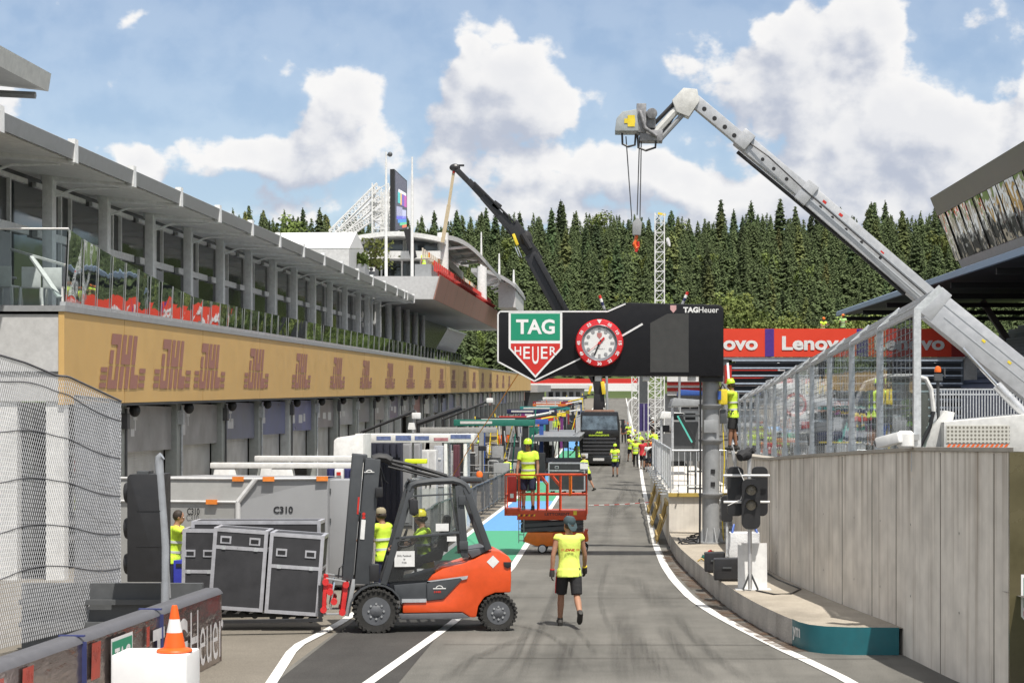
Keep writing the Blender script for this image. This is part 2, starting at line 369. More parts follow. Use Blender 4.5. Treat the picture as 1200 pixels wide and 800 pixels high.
# ------------------------------------------------------------------ ground
def hz(X, Y):
    z = zg(min(Y, 440))
    if Y > 440:
        t = Y-440
        z += .16*min(t, 450) - .05*max(0, t-450)
        z += (mnoise.noise(Vector((X*.006, Y*.006, 3.1)))*9)*min(1, t/160)
        z += max(0, (X-40))*.04*min(1, t/200)
    return z
def ground_mat(name, c1, c2, scale, streak=None, rough=.9, bump=.25, marks=0.0):
    m, nt, b = new_mat(name); L = nt.links.new
    tc = N(nt, 'ShaderNodeTexCoord'); a = N(nt, 'ShaderNodeTexNoise'); a.inputs['Scale'].default_value = scale; a.inputs['Detail'].default_value = 8; a.inputs['Roughness'].default_value = .7
    L(tc.outputs['Object'], a.inputs['Vector'])
    r = N(nt, 'ShaderNodeValToRGB'); r.color_ramp.elements[0].position = .3; r.color_ramp.elements[1].position = .72
    r.color_ramp.elements[0].color = rgba(c1); r.color_ramp.elements[1].color = rgba(c2); L(a.outputs['Fac'], r.inputs[0]); o = r.outputs[0]
    f = N(nt, 'ShaderNodeTexNoise'); f.inputs['Scale'].default_value = 55; f.inputs['Detail'].default_value = 2; L(tc.outputs['Object'], f.inputs['Vector'])
    fr = N(nt, 'ShaderNodeMapRange'); fr.inputs[1].default_value = .3; fr.inputs[2].default_value = .7; fr.inputs[3].default_value = .72; fr.inputs[4].default_value = 1.28; L(f.outputs['Fac'], fr.inputs[0])
    mm = N(nt, 'ShaderNodeMix', data_type='RGBA', blend_type='MULTIPLY'); mm.inputs[0].default_value = 1; L(o, mm.inputs[6]); L(fr.outputs[0], mm.inputs[7]); o = mm.outputs[2]
    if streak:
        mp = N(nt, 'ShaderNodeMapping'); mp.inputs['Scale'].default_value = streak; L(tc.outputs['Object'], mp.inputs[0])
        s = N(nt, 'ShaderNodeTexNoise'); s.inputs['Scale'].default_value = 1; s.inputs['Detail'].default_value = 6; s.inputs['Roughness'].default_value = .6; L(mp.outputs[0], s.inputs['Vector'])
        sr = N(nt, 'ShaderNodeMapRange'); sr.inputs[1].default_value = .42; sr.inputs[2].default_value = .68; sr.inputs[3].default_value = 1.08; sr.inputs[4].default_value = .80; L(s.outputs['Fac'], sr.inputs[0])
        m2 = N(nt, 'ShaderNodeMix', data_type='RGBA', blend_type='MULTIPLY'); m2.inputs[0].default_value = 1; L(o, m2.inputs[6]); L(sr.outputs[0], m2.inputs[7]); o = m2.outputs[2]
    L(o, b.inputs['Base Color']); b.inputs['Roughness'].default_value = rough; b.inputs['Specular IOR Level'].default_value = .35
    bp = N(nt, 'ShaderNodeBump'); bp.inputs['Strength'].default_value = bump; bp.inputs['Distance'].default_value = .01; L(f.outputs['Fac'], bp.inputs['Height']); L(bp.outputs[0], b.inputs['Normal'])
    return m
ASPH = ground_mat('asphalt', (.090, .087, .078), (.172, .165, .148), .33, (1.6, .10, 1))
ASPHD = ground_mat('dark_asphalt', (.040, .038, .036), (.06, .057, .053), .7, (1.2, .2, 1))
CONC = ground_mat('apron_concrete', (.150, .134, .110), (.21, .188, .155), .5)
GRASS = ground_mat('hill_grass', (.045, .07, .02), (.09, .12, .035), .05, None, 1, .4)
SLAB = ground_mat('paving_slab', (.30, .265, .215), (.42, .375, .31), .8, (1, .5, 1))
def sheet(name, fx0, fx1, ys, dz, m, kind='structure'):
    mb = MB()
    for a, b_ in zip(ys[:-1], ys[1:]):
        mb.quad((fx0(a), a, zg(a)+dz), (fx1(a), a, zg(a)+dz), (fx1(b_), b_, zg(b_)+dz), (fx0(b_), b_, zg(b_)+dz))
    return mb.build(name, m, kind=kind, recalc=False, merge=True)
YS = [-20, 0, 20, 40, 60, 85] + [85+3*i for i in range(1, 11)] + [120, 150, 200, 260, 330, 430]
mb = MB(); xs = [-900, -600, -400, -260, -160, -90, -50, -25, -12, 0, 12, 25, 50, 90, 160, 260, 400, 600, 900]
ys = [-60, 0, 40, 85, 92, 100, 107, 114, 160, 230, 320, 440, 470, 500, 540, 580, 620, 660, 700, 740, 780, 820, 860, 890, 930, 1000, 1200, 1700]
for y in ys:
    for x in xs: mb.v.append(Vector((x, y, hz(x, y)-.03)))
nx = len(xs)
for j in range(len(ys)-1):
    for i in range(nx-1): mb.f.append((j*nx+i, j*nx+i+1, (j+1)*nx+i+1, (j+1)*nx+i)); mb.mi.append(0)
mb.build('ground', GRASS, kind='structure', smooth=True)
sheet('paddock_apron', lambda y: -40, lambda y: -4.45, YS, -.004, CONC)
sheet('pit_lane_road', lambda y: -4.45, lambda y: 5.5, YS, 0, ASPH)
# darker fresh strip the forklift drives over
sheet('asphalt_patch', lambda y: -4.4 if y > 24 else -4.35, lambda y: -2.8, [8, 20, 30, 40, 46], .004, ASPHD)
def interp(pts, y):
    pts = sorted(pts)
    if y <= pts[0][0]: (a, b_), (c, d) = pts[0], pts[1]; return b_+(y-a)*(d-b_)/(c-a)
    for (a, b_), (c, d) in zip(pts[:-1], pts[1:]):
        if y <= c:
            return b_+(y-a)*(d-b_)/(c-a)
    return pts[-1][1]
def smooth_pts(px):
    q = [G(*p) for p in px]; return [(v.y, v.x) for v in q]
PAINT = mat('road_paint_white', (.72, .71, .68), .7, var=.1, scale=20, dirt=.35)
RL = smooth_pts([(1060, 838), (992, 796.5), (950, 776), (915, 760), (866, 735), (835, 718), (810, 701), (790, 680), (778.5, 663), (769, 640), (764.5, 622), (755.8, 579.5), (751, 555)]) + [(120, 1.3), (430, 1.5)]
LLn = smooth_pts([(432, 800), (480, 766), (529, 731), (575, 690), (599, 666), (655, 580)]) + [(110, -2.62), (430, -2.6)]
LL2 = smooth_pts([(318, 800), (345, 758), (394, 733)]) + [(45, -4.38), (110, -4.3), (430, -4.3)]
def line(name, pts, wd, y0, y1, dz=.010):
    yy = []; y = y0
    while y < y1: yy.append(y); y += max(.6, y*.035)
    yy.append(y1)
    return sheet(name, lambda t: interp(pts, t)-wd/2, lambda t: interp(pts, t)+wd/2, yy, dz, PAINT)
line('lane_line', RL, .17, 10, 430); line('lane_line', LLn, .15, 10, 430); line('lane_line', LL2, .15, 10, 430)
TEAL = mat('lane_paint_green', (.055, .30, .165), .75, var=.1, dirt=.2); LBLUE = mat('lane_paint_blue', (.10, .28, .55), .75, var=.1, dirt=.2)
yb = [44.3, 56, 76, 97, 118, 139, 160, 181, 202]
for i in range(len(yb)-1):
    ysub = [yb[i]+(yb[i+1]-yb[i])*t/4 for t in range(5)]
    sheet('painted_stripe', lambda t: interp(LL2, t)+.075, lambda t: interp(LLn, t)-.075, ysub, .006, TEAL if i % 2 == 0 else LBLUE)
# rubber laid down by tyres
m, nt, b = new_mat('tyre_rubber_mark'); L = nt.links.new; b.inputs['Base Color'].default_value = (.03, .028, .026, 1); b.inputs['Roughness'].default_value = .8
tcn = N(nt, 'ShaderNodeTexCoord'); mpn = N(nt, 'ShaderNodeMapping'); mpn.inputs['Scale'].default_value = (14, .12, 1); L(tcn.outputs['Object'], mpn.inputs[0])
nn = N(nt, 'ShaderNodeTexNoise'); nn.inputs['Scale'].default_value = 1.3; nn.inputs['Detail'].default_value = 7; L(mpn.outputs[0], nn.inputs['Vector'])
mr_ = N(nt, 'ShaderNodeMapRange'); mr_.inputs[1].default_value = .36; mr_.inputs[2].default_value = .75; mr_.inputs[3].default_value = .10; mr_.inputs[4].default_value = .34; L(nn.outputs['Fac'], mr_.inputs[0])
at_ = N(nt, 'ShaderNodeAttribute', attribute_name='wear'); mw = N(nt, 'ShaderNodeMath', operation='MULTIPLY'); L(mr_.outputs[0], mw.inputs[0]); L(at_.outputs['Fac'], mw.inputs[1]); L(mw.outputs[0], b.inputs['Alpha'])
MARK = m
def mark(px, wd):
    q = [G(*p) for p in px]; mb = MB()
    # smooth the path
    pts = []
    for i in range(len(q)-1):
        p0 = q[max(i-1, 0)]; p1 = q[i]; p2 = q[i+1]; p3 = q[min(i+2, len(q)-1)]
        for t in range(8):
            t /= 8; pts.append(.5*((2*p1)+(p2-p0)*t+(2*p0-5*p1+4*p2-p3)*t*t+(3*p1-p0-3*p2+p3)*t**3))
    pts.append(q[-1]); n = len(pts)
    fade = []
    for i in range(n):
        a = pts[max(i-1, 0)]; c = pts[min(i+1, n-1)]; d = (c-a).normalized(); s = Vector((d.y, -d.x, 0)); e = math.sin(math.pi*i/(n-1))**.6
        for u, f_ in ((-.5, 0), (-.2, 1), (.2, .9), (.5, 0)):
            v = pts[i]+s*wd*u; v.z = .016+zg(v.y); mb.v.append(v); fade.append(f_*e)
        if i:
            for k in range(3): mb.f.append(((i-1)*4+k, (i-1)*4+k+1, i*4+k+1, i*4+k)); mb.mi.append(0)
    o = mb.build('tyre_mark', MARK, kind='structure', recalc=False)
    at = o.data.attributes.new('wear', 'FLOAT', 'POINT'); at.data.foreach_set('value', fade)
for px, wd in [([(735, 800), (726, 772), (724, 745), (728, 715)], .35), ([(768, 800), (752, 775), (742, 752), (735, 730)], .45), ([(790, 800), (768, 772), (752, 748)], .3),
               ([(775, 712), (765, 700), (752, 688), (742, 676)], .5), ([(712, 640), (715, 610), (722, 590), (731, 576), (736, 567)], .42), ([(716, 606), (728, 598), (741, 588), (742, 578), (728, 570)], .35),
               ([(736, 613), (738, 604), (735, 598)], .5), ([(716, 740), (706, 715), (704, 690), (712, 660)], .13), ([(690, 790), (655, 752), (615, 735), (560, 730)], .16), ([(700, 770), (672, 735), (640, 720)], .12),
               ([(610, 800), (625, 760), (650, 700), (668, 650)], .22), ([(650, 800), (660, 770), (672, 745)], .3), ([(700, 560), (712, 548), (722, 540)], .3), ([(840, 800), (800, 765), (775, 735)], .3), ([(520, 800), (560, 770), (620, 745)], .25),
               ([(728, 560), (733, 545), (736, 532)], .35), ([(880, 800), (845, 775), (812, 745), (790, 720)], .25), ([(580, 795), (600, 775), (612, 752), (622, 730)], .18)]:
    mark(px, wd)
# transverse joints and a saw cut in the asphalt
SEAM = mat('asphalt_seam', (.06, .054, .048), .9, var=.5)
mb = MB()
for py, x0, x1 in [(755, 520, 960), (771, 560, 1040), (700, 600, 830), (612, 690, 765)]:
    a = G(x0, py); c = G(x1, py+1)
    mb.quad(a+Vector((0, -.014, .013)), c+Vector((0, -.014, .013)), c+Vector((0, .014, .013)), a+Vector((0, .014, .013)))
mb.build('asphalt_joint', SEAM, kind='structure')
# ------------------------------------------------------------------ hillside forest
def leaf_mat(name, col, objvar=.42):
    m = mat(name, col, .75, var=.45, scale=.45, spec=.2, objvar=objvar)
    return m
SPR = [leaf_mat('spruce_needles', (.058, .084, .034)), leaf_mat('dark_spruce_needles', (.048, .070, .028)), leaf_mat('larch_needles', (.105, .122, .042))]
LEAF = leaf_mat('broad_leaves', (.13, .165, .045)); BARK = mat('bark', (.13, .10, .075), .9, var=.3)
def spruce_mesh(seed, h=21, r=4.2, wh=30):
    g = random.Random(seed); mb = MB(); nb = int(wh*9.5); blunt = g.uniform(.55, .85); bend = g.uniform(-.5, .5)
    for i in range(nb):
        t = (i+g.random())/nb; t = 1-(1-t)**.72*1.0; z = h*(.05+.95*t)
        rr = r*min(1, (t+.16)/.3)*(1-t)**blunt+.15
        a = i*2.399+g.uniform(-.5, .5); ln = rr*g.choice([.55, .75, .9, 1.0, 1.12]); dr = ln*g.uniform(.10, .55)
        d = Vector((math.cos(a), math.sin(a), 0)); s = Vector((-d.y, d.x, 0)); w_ = ln*g.uniform(.18, .34)+.2
        b0 = Vector((bend*t*t*.6, 0, z)); mid = b0+d*ln*.6+Vector((0, 0, -dr*.25)); tip = b0+d*ln+Vector((0, 0, -dr))
        mb.add([b0, mid+s*w_+Vector((0, 0, -g.uniform(.2, .7))), tip, mid-s*w_+Vector((0, 0, -g.uniform(.2, .7))), mid+Vector((0, 0, .25))], [(0, 1, 4), (1, 2, 4), (2, 3, 4), (3, 0, 4)])
        for q in range(3):
            c = b0+d*ln*g.uniform(.45, 1.0)+s*g.uniform(-w_, w_)*1.2+Vector((0, 0, -dr*.6)); e = Vector((g.uniform(-.6, .6), g.uniform(-.6, .6), g.uniform(-.9, .2)))
            mb.add([c-s*.25, c+s*.3+d*.1, c+e], [(0, 1, 2)])
    mb.add([(0.5+bend*.5, 0, h*.88), (-.35+bend*.5, .45, h*.88), (-.3+bend*.5, -.45, h*.88), (bend*.6, 0, h*1.0)], [(0, 1, 3), (1, 2, 3), (2, 0, 3)])
    return mb
def broad_mesh(seed, h=15, r=5.0, nl=1500):
    g = random.Random(seed); mb = MB(); cl = []
    for i in range(16):
        a = g.random()*6.28; rr = r*.68*math.sqrt(g.random()); cl.append((Vector((rr*math.cos(a), rr*math.sin(a), h*g.uniform(.36, .86))), g.uniform(1.2, 2.3)))
    for i in range(nl):
        c, q = g.choice(cl); d = Vector((g.gauss(0, 1), g.gauss(0, 1), g.gauss(0, 1))).normalized(); p = c+d*q*g.uniform(.65, 1.12)
        n1 = Vector((g.gauss(0, 1), g.gauss(0, 1), g.gauss(0, 1))).normalized(); n2 = n1.cross(d).normalized(); s_ = g.uniform(.22, .5)
        mb.add([p-n1*s_, p+n2*s_*.7, p+n1*s_, p-n2*s_*.7], [(0, 1, 2, 3)])
    return mb
def trunk_mesh(h, r): return MB().tube([(0, 0, -1.5), (.05, 0, h*.4), (0, .05, h*.97)], [r, r*.7, r*.1], 6)
protos = []
def tree_proto(name, crown, trunk, m, label, grp_):
    t = thing(name, label, 'tree', (0, 0, -500), group=grp_)
    crown.build('crown', m, t, local=True, recalc=False); trunk.build('trunk', BARK, t, local=True, smooth=True)
    return t
GT = 'trees of the forest on the hillside'
LB = ['tall dark green spruce in the forest on the hill', 'very dark narrow spruce in the forest on the hill', 'yellowish green conifer in the forest on the hill']
SP = []
for k in range(7):
    mi = [0, 0, 1, 1, 2, 0, 2][k]
    SP.append(tree_proto(['spruce_tree', 'spruce_tree', 'spruce_tree', 'spruce_tree', 'larch_tree', 'spruce_tree', 'larch_tree'][k], spruce_mesh(10+k, 21, [4.3, 4.0, 3.5, 3.9, 4.4, 4.6, 4.0][k], 26), trunk_mesh(21, .28), SPR[mi], LB[mi], GT))
BR = [tree_proto('broadleaf_tree', broad_mesh(40+k), trunk_mesh(11, .3), LEAF, 'pale green rounded broadleaf tree at the lower edge of the forest', 'broadleaf trees at the forest edge') for k in range(3)]
used = set()
def plant(pr, x, y, s, rot):
    o = pr if pr.name not in used else copy_tree(pr)
    used.add(pr.name); o.location = (x, y, hz(x, y)-.3); o.rotation_euler = (0, 0, rot); o.scale = (s*rnd.uniform(.9, 1.12), s*rnd.uniform(.9, 1.12), s); return o
row = 0; Y = 468.0; ntree = 0; fill = []
while Y < 905:
    nrow = 22 if Y < 860 else 34
    x0 = (268-CX)*Y/F; x1 = (1165-CX)*Y/F
    for i in range(nrow):
        x = x0+(i+.5+rnd.uniform(-.42, .42))*(x1-x0)/nrow; y = Y+rnd.uniform(-9, 9)
        px = CX+x*F/y
        if Y < 560 and 850 < px < 1060 and rnd.random() < .85: continue
        s = rnd.choice([.55, .70, .85, .95, 1.0, 1.1, 1.25])*(1+.16*mnoise.noise(Vector((x*.02, Y*.02, 0)))) * (.66 if Y < 520 else .85 if Y < 580 else 1) * (1.12 if 820 < px < 960 and Y > 850 else 1)
        if Y < 640 and rnd.random() < .30: plant(rnd.choice(BR), x, y, s*1.05, rnd.random()*6.28)
        elif rnd.random() < .12: plant(rnd.choice(BR), x, y, s*1.3, rnd.random()*6.28)
        else: plant(rnd.choice(SP), x, y, s, rnd.random()*6.28)
        ntree += 1
    for rr in range(4):
        for i in range(36):
            x = x0-30+(i+rnd.random())*(x1-x0+60)/36; fill.append((x, Y+6+rr*7.5+rnd.uniform(-3, 3), rnd.uniform(.62, 1.05)*(.66 if Y < 520 else .85 if Y < 580 else 1), rnd.random()*6.28))
    Y += 37 if Y < 800 else 30
for i in range(34):
    px = 800+i*8.4+rnd.uniform(-5, 5); y = 452+rnd.uniform(-6, 50); plant(rnd.choice(BR), (px-CX)*y/F, y, rnd.uniform(.85, 1.35), rnd.random()*6.28)
plant(BR[0], (342-CX)*300/F, 300, 1, 1.0).location.z = 21
# the depth of the wood between the nearer rows: one mass
for fk, pm in enumerate((spruce_mesh(77, 21, 4.3, 15), spruce_mesh(78, 20, 4.8, 14))):
    base = pm; mb = MB()
    for j, (x, y, s, a) in enumerate(fill):
        if j % 2 != fk: continue
        ca, sa = math.cos(a)*s, math.sin(a)*s; z = hz(x, y)-.5; b0 = len(mb.v)
        mb.v += [Vector((x+v.x*ca-v.y*sa, y+v.x*sa+v.y*ca, z+v.z*s)) for v in base.v]
        mb.f += [tuple(i+b0 for i in f) for f in base.f]
    mb.mi = [0]*len(mb.f)
    mb.build('spruce_forest', SPR[fk], label=['deep green spruce wood covering the hillside between the nearer trees', 'dark spruce wood filling the slope behind the nearer trees'][fk], cat='forest', kind='stuff', recalc=False)
# ------------------------------------------------------------------ pit building on the left
BX = -11.5
BAND = mat('gold_fascia', (.62, .40, .15), .45, var=.05, scale=1.2, dirt=.06)
BANDD = mat('fascia_print', (.33, .15, .12), .5, var=.06)
PLASTER = mat('light_plaster', (.52, .52, .52), .7, dirt=.10)
CLAD = mat('grey_cladding', (.36, .365, .37), .5, dirt=.15)
ROOFM = mat('roof_metal', (.27, .275, .28), .45, .3, dirt=.1)
SOFF = mat('soffit', (.72, .72, .70), .7)
SHUT = None
def ribbed(name, c, scale, axis='Z', metal=.2):
    m, nt, b = new_mat(name); L = nt.links.new; tc = N(nt, 'ShaderNodeTexCoord')
    wv = N(nt, 'ShaderNodeTexWave', wave_type='BANDS', bands_direction=axis, wave_profile='SAW'); wv.inputs['Scale'].default_value = scale; L(tc.outputs['Object'], wv.inputs['Vector'])
    nz = N(nt, 'ShaderNodeTexNoise'); nz.inputs['Scale'].default_value = 1.5; nz.inputs['Detail'].default_value = 6; L(tc.outputs['Object'], nz.inputs['Vector'])
    mr = N(nt, 'ShaderNodeMapRange'); mr.inputs[1].default_value = .3; mr.inputs[2].default_value = .7; mr.inputs[3].default_value = .8; mr.inputs[4].default_value = 1.15; L(nz.outputs['Fac'], mr.inputs[0])
    mm = N(nt, 'ShaderNodeMix', data_type='RGBA', blend_type='MULTIPLY'); mm.inputs[0].default_value = 1; mm.inputs[6].default_value = rgba(c); L(mr.outputs[0], mm.inputs[7]); L(mm.outputs[2], b.inputs['Base Color'])
    bp = N(nt, 'ShaderNodeBump'); bp.inputs['Strength'].default_value = .7; bp.inputs['Distance'].default_value = .03; L(wv.outputs['Fac'], bp.inputs['Height']); L(bp.outputs[0], b.inputs['Normal'])
    b.inputs['Roughness'].default_value = .45; b.inputs['Metallic'].default_value = metal; return m
SHUT = ribbed('roller_shutter', (.62, .64, .66), 5.5)
LOUV = ribbed('louvre_panel', (.20, .235, .285), 2.2)
GLASSD = mat('dark_window', (.016, .02, .022), .06, spec=.9, var=.3, scale=.7)
GLASSW = glass_mat('clear_glass', (.85, .92, .93), .06, .93)
GLASSB = glass_mat('balustrade_glass', (.36, .46, .46), .62, .34)
t = thing('pit_building', 'long grey pit building with gold fascia band, glass balustrade and shuttered garages', 'building', (BX, 42, 0))
BY0, BY1 = 38.9, 243.0
def strip(mb, pts0, pts1, y0, y1, n=1):
    """sheared box between profile pts (x,h) along Y following the building grade"""
    pass
def run(mb, prof, y0, y1):
    """extrude an (x,h) profile polygon along the building"""
    n = len(prof); a = [Vector((x, y0, zb(h, y0))) for x, h in prof]; c = [Vector((x, y1, zb(h, y1))) for x, h in prof]
    fs = [tuple(range(n)), tuple(range(2*n-1, n-1, -1))]
    for i in range(n): j = (i+1) % n; fs.append((i, i+n, j+n, j))
    return mb.add(a+c, fs)
def rect(x0, x1, h0, h1): return [(x0, h0), (x1, h0), (x1, h1), (x0, h1)]
# floor slab with fascia
mb = MB(); run(mb, rect(-26, BX-.12, -.28, 1.52), BY0, BY1); mb.build('floor_slab', PLASTER, t)
mb = MB(); run(mb, rect(BX-.12, BX, -.352, 1.576), BY0-.02, BY1); band = mb.build('fascia_panel', BAND, t)
mb = MB(); run(mb, rect(-26, BX+.03, 1.578, 1.70), BY0-.05, BY1); mb.build('slab_edge', GREYP, t)
mb = MB(); mb.b2((-26, BY0-.035, zb(.30, BY0)), (BX-.13, BY0-.005, zb(.335, BY0))); mb.build('panel_joint', DKGREY, t)
mb = MB(); run(mb, rect(BX-.9, BX-.02, -.42, -.355), BY0+3, BY1); mb.build('fascia_soffit', DKGREY, t)
for k in range(24):
    y = 43.6+8.2*k; mb = MB(); mb.b2((BX-.005, y, zb(-.345, y)), (BX+.005, y+.025, zb(1.57, y))); mb.build('panel_joint', mat('gold_joint', (.36, .22, .08), .6), band)
# courier mark: letters cut by a gap, speed stripes at each side
def courier_mark(mb, yc, hgt, wdt, hc):
    def Q(pts):
        mb.poly([(BX+.014, yc+((x+.55*y)-2.1)/4.4*wdt, zb(hc+(y-.5)*hgt, yc+((x+.55*y)-2.1)/4.4*wdt)) for x, y in pts])
    def rc(x0, x1, y0, y1): Q([(x0, y0), (x1, y0), (x1, y1), (x0, y1)])
    rc(0.0, .36, 0, .41); rc(.36, .98, 0, .16); rc(.66, .98, .16, .41)            # D foot
    rc(.0, .98, .80, 1); rc(.62, .98, .45, .80); rc(0.0, .36, .45, .70)
    rc(1.14, 1.52, 0, .41); rc(1.72, 2.10, 0, .41); rc(1.14, 1.52, .45, 1); rc(1.72, 2.10, .45, 1); rc(1.52, 1.72, .45, .64)
    rc(2.26, 2.64, .26, .41); rc(2.26, 3.10, 0, .26); rc(2.26, 2.64, .45, 1)
    for k in range(3):
        y0 = .02+k*.14; rc(-.75, -.12, y0, y0+.085); rc(3.18, 3.85, y0, y0+.085)
for i, px in enumerate([149, 206, 249, 303, 355, 397, 430, 458, 482, 502, 518, 532, 545, 556, 566, 575, 583, 590, 597]):
    yc = -BX*F/(CX-px); mb = MB(); courier_mark(mb, yc, 1.25, 3.75, .60); mb.build('courier_mark', BANDD, band, recalc=False)
# garages
FX = -12.1
sy = 5.75; gy = 38.9; bays = []
gy = 39.6
while gy < 240: bays.append(gy); gy += sy
HEADC = [(.40, .39, .39), (.34, .31, .32), (.24, .25, .33), (.42, .42, .43), (.32, .32, .34), (.22, .23, .42), (.62, .62, .63), (.26, .22, .33), (.5, .5, .52), (.20, .22, .38), (.42, .2, .2)]
HM = [mat('garage_header', c, .35, .3, var=.2, scale=1.5) for c in HEADC]
HM = []
for i, c in enumerate(HEADC): HM.append(mat('garage_header_%d' % i, c, .35, .25, var=.25, scale=1.2))
WORDM = mat('header_lettering', (.72, .72, .72), .5)
PIPE = mat('service_pipe', (.10, .10, .105), .5)
COLM = mat('garage_column', (.36, .38, .36), .55, dirt=.2); COLL = mat('light_column', (.58, .60, .58), .55, dirt=.2)
for i, y in enumerate(bays):
    zt = zb(-.42, y+sy/2); z0 = zg(y)-.05
    mb = MB(); mb.b2((FX-.2, y-.3, z0), (FX+.12, y+.3, zb(-.43, y))); mb.build('column', COLL if i in (5, 10, 11) else COLM, t, bevel=.015)
    if i < 16:
        mb = MB(); mb.tube([(FX+.16, y+.1, zb(-.5, y)), (FX+.16, y+.1, z0+.3)], .03, 6); mb.b2((FX+.12, y-.18, zb(-1.0, y)), (FX+.26, y+.05, zb(-.62, y))); mb.build('conduit', PIPE if i % 2 else GALV, t)
        mb = MB(); mb.ball((FX+.3, y+.35, zb(-.55, y)), (.14, .12, .16)); mb.bar((FX+.05, y+.35, zb(-.45, y)), (FX+.3, y+.35, zb(-.45, y)), .05); mb.build('wall_lamp', BLACK, t)
    if i == 0: continue
    hh = 1.15; y0, y1 = y+.31, y+sy-.31
    zb0 = zb(-.43, y0)
    mb = MB(); mb.b2((FX-.22, y0, zb0-hh), (FX-.02, y1, zb0)); hd = mb.build('garage_header', HM[(i*7+3) % len(HM)] if i > 2 else HM[0], t)
    g = random.Random(i)
    for k in range(g.randint(1, 3) if i < 12 else 1):
        mb = MB(); cy = y0+.5+(k+g.random()*.5)*(y1-y0-1.2)/3; mb.b2((FX-.018, cy, zb0-.5-.1*g.random()), (FX-.012, cy+g.uniform(.3, .9), zb0-.75-.15*g.random())); mb.build('header_lettering', WORDM, hd)
    if i in (1, 2, 3):
        mb = MB()
        mb.b2((FX-.018, y0+1.1, zb0-.28), (FX-.012, y0+1.5, zb0-.36)); mb.b2((FX-.018, y0+1.25, zb0-.36), (FX-.012, y0+1.35, zb0-.62)); mb.build('header_lettering', WORDM, hd)
    drop = [0, 1.3, 1.5, 1.6, 1.4, 1.25, 2.6, 3.0, 1.7, 1.9, 2.4][i % 11] if i < 14 else g.uniform(1.0, 2.2)
    zs = zb0-hh; zl = max(zg(y)+.0, zs-drop)
    mb = MB(); mb.b2((FX-.30, y0, zl), (FX-.24, y1, zs)); mb.build('roller_shutter', SHUT, t)
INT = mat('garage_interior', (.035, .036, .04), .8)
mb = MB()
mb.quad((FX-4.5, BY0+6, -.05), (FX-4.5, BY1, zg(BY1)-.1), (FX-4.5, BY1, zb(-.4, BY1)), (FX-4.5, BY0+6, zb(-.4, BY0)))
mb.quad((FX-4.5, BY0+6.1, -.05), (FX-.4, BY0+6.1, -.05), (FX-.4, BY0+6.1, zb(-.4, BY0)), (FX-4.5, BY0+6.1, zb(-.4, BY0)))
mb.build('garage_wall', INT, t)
# first bay: glazed office front with rows of framed prints
mb = MB(); y = bays[0]; y0, y1 = y+.31, y+sy-.31
mb.b2((FX-.2, y0, zb(-1.35, y)), (FX-.1, y1, zb(-.43, y))); mb.build('shutter_box', DKGREY, t)
mb = MB(); mb.b2((FX-.3, y0, -.05), (FX-.25, y1, zb(-1.3, y))); mb.build('office_window', GLASSD, t)
mb = MB()
for k, hh in enumerate([-1.38, -2.02, -2.95, -3.3]): mb.b2((FX-.24, y0, zb(hh, y)-.07), (FX-.08, y1, zb(hh, y)+.05))
for k in range(5): mb.b2((FX-.24, y0+k*(y1-y0)/4-.04, 0), (FX-.1, y0+k*(y1-y0)/4+.04, zb(-.5, y)))
mb.build('window_frame', GREYP, t)
PRC = [(.5, .55, .1), (.55, .1, .08), (.5, .45, .42), (.12, .12, .13), (.55, .6, .05), (.4, .4, .4)]
for k in range(6):
    yc = y0+1.6+(k % 3)*1.2; hc = -1.7 if k < 3 else -2.5
    mb = MB(); mb.b2((FX-.235, yc-.42, zb(hc, y)-.26), (FX-.215, yc+.42, zb(hc, y)+.26)); fr = mb.build('framed_print', OFFWHITE, t)
    mb = MB(); mb.b2((FX-.214, yc-.3, zb(hc, y)-.22), (FX-.208, yc+.3, zb(hc, y)+.12)); mb.ball((FX-.2, yc, zb(hc, y)+.15), (.01, .2, .12)); mb.build('picture', mat('print_ink_%d' % k, PRC[k], .5, var=.5, scale=9), fr)
# end of the ground floor, seen through the net: white piers and dark glazing
mb = MB()
for x0, x1 in [(-13.0, -12.5), (-11.9, -11.52), (-14.2, -13.85), (-15.9, -15.3), (-18.5, -18)]:
    mb = MB(); mb.b2((x0, BY0+.05, -.02), (x1, BY0+.35, zb(-.28, BY0))); mb.build('end_pier', WHITE, t)
mb = MB(); mb.b2((-26, BY0+.4, -.02), (-11.6, BY0+.45, zb(-.3, BY0))); mb.build('end_glazing', GLASSD, t)
mb = MB()
for z_ in (.75, 1.5, 2.3): mb.b2((-26, BY0+.32, z_), (-13.1, BY0+.42, z_+.06))
mb.build('end_transom', GREYP, t)
# upper storey
UX = -14.0; RX = -12.1; RY1 = 110.0
ucols = [36.5-5+5*k for k in range(1, 17) if 36.5-5+5*k < RY1-2]
mb = MB(); run(mb, rect(UX-.75, UX-.65, 1.7, 5.5), 30, RY1); mb.build('upper_glazing', GLASSD, t)
COLW = mat('upper_column', (.80, .81, .81), .5, dirt=.08)
for y in ucols + [105, 110]:
    mb = MB(); mb.b2((UX-.25, y-.17, zb(1.6, y)), (UX, y+.17, zb(5.35, y)))
    for hh in (2.2, 2.3, 4.6, 4.75): mb.box((UX-.12, y-.185, zb(hh, y)), (.04, .02, .04))
    mb.build('upper_column', COLW, t, bevel=.02)
    mb = MB(); mb.tube([(UX-.3, y, zb(5.22, y)), (RX-.7, y, zb(5.12, y)), (RX+.03, y, zb(4.98, y))], [.13, .12, .07], 8)
    mb.tube([(UX, y+.1, zb(4.75, y)), (UX+.5, y+.1, zb(4.93, y)), (RX-.3, y+.1, zb(4.95, y))], .035, 6)
    mb.box((RX+.02, y, zb(5.22, y)), (.16, .26, .52)); mb.build('roof_bracket', COLW, t)
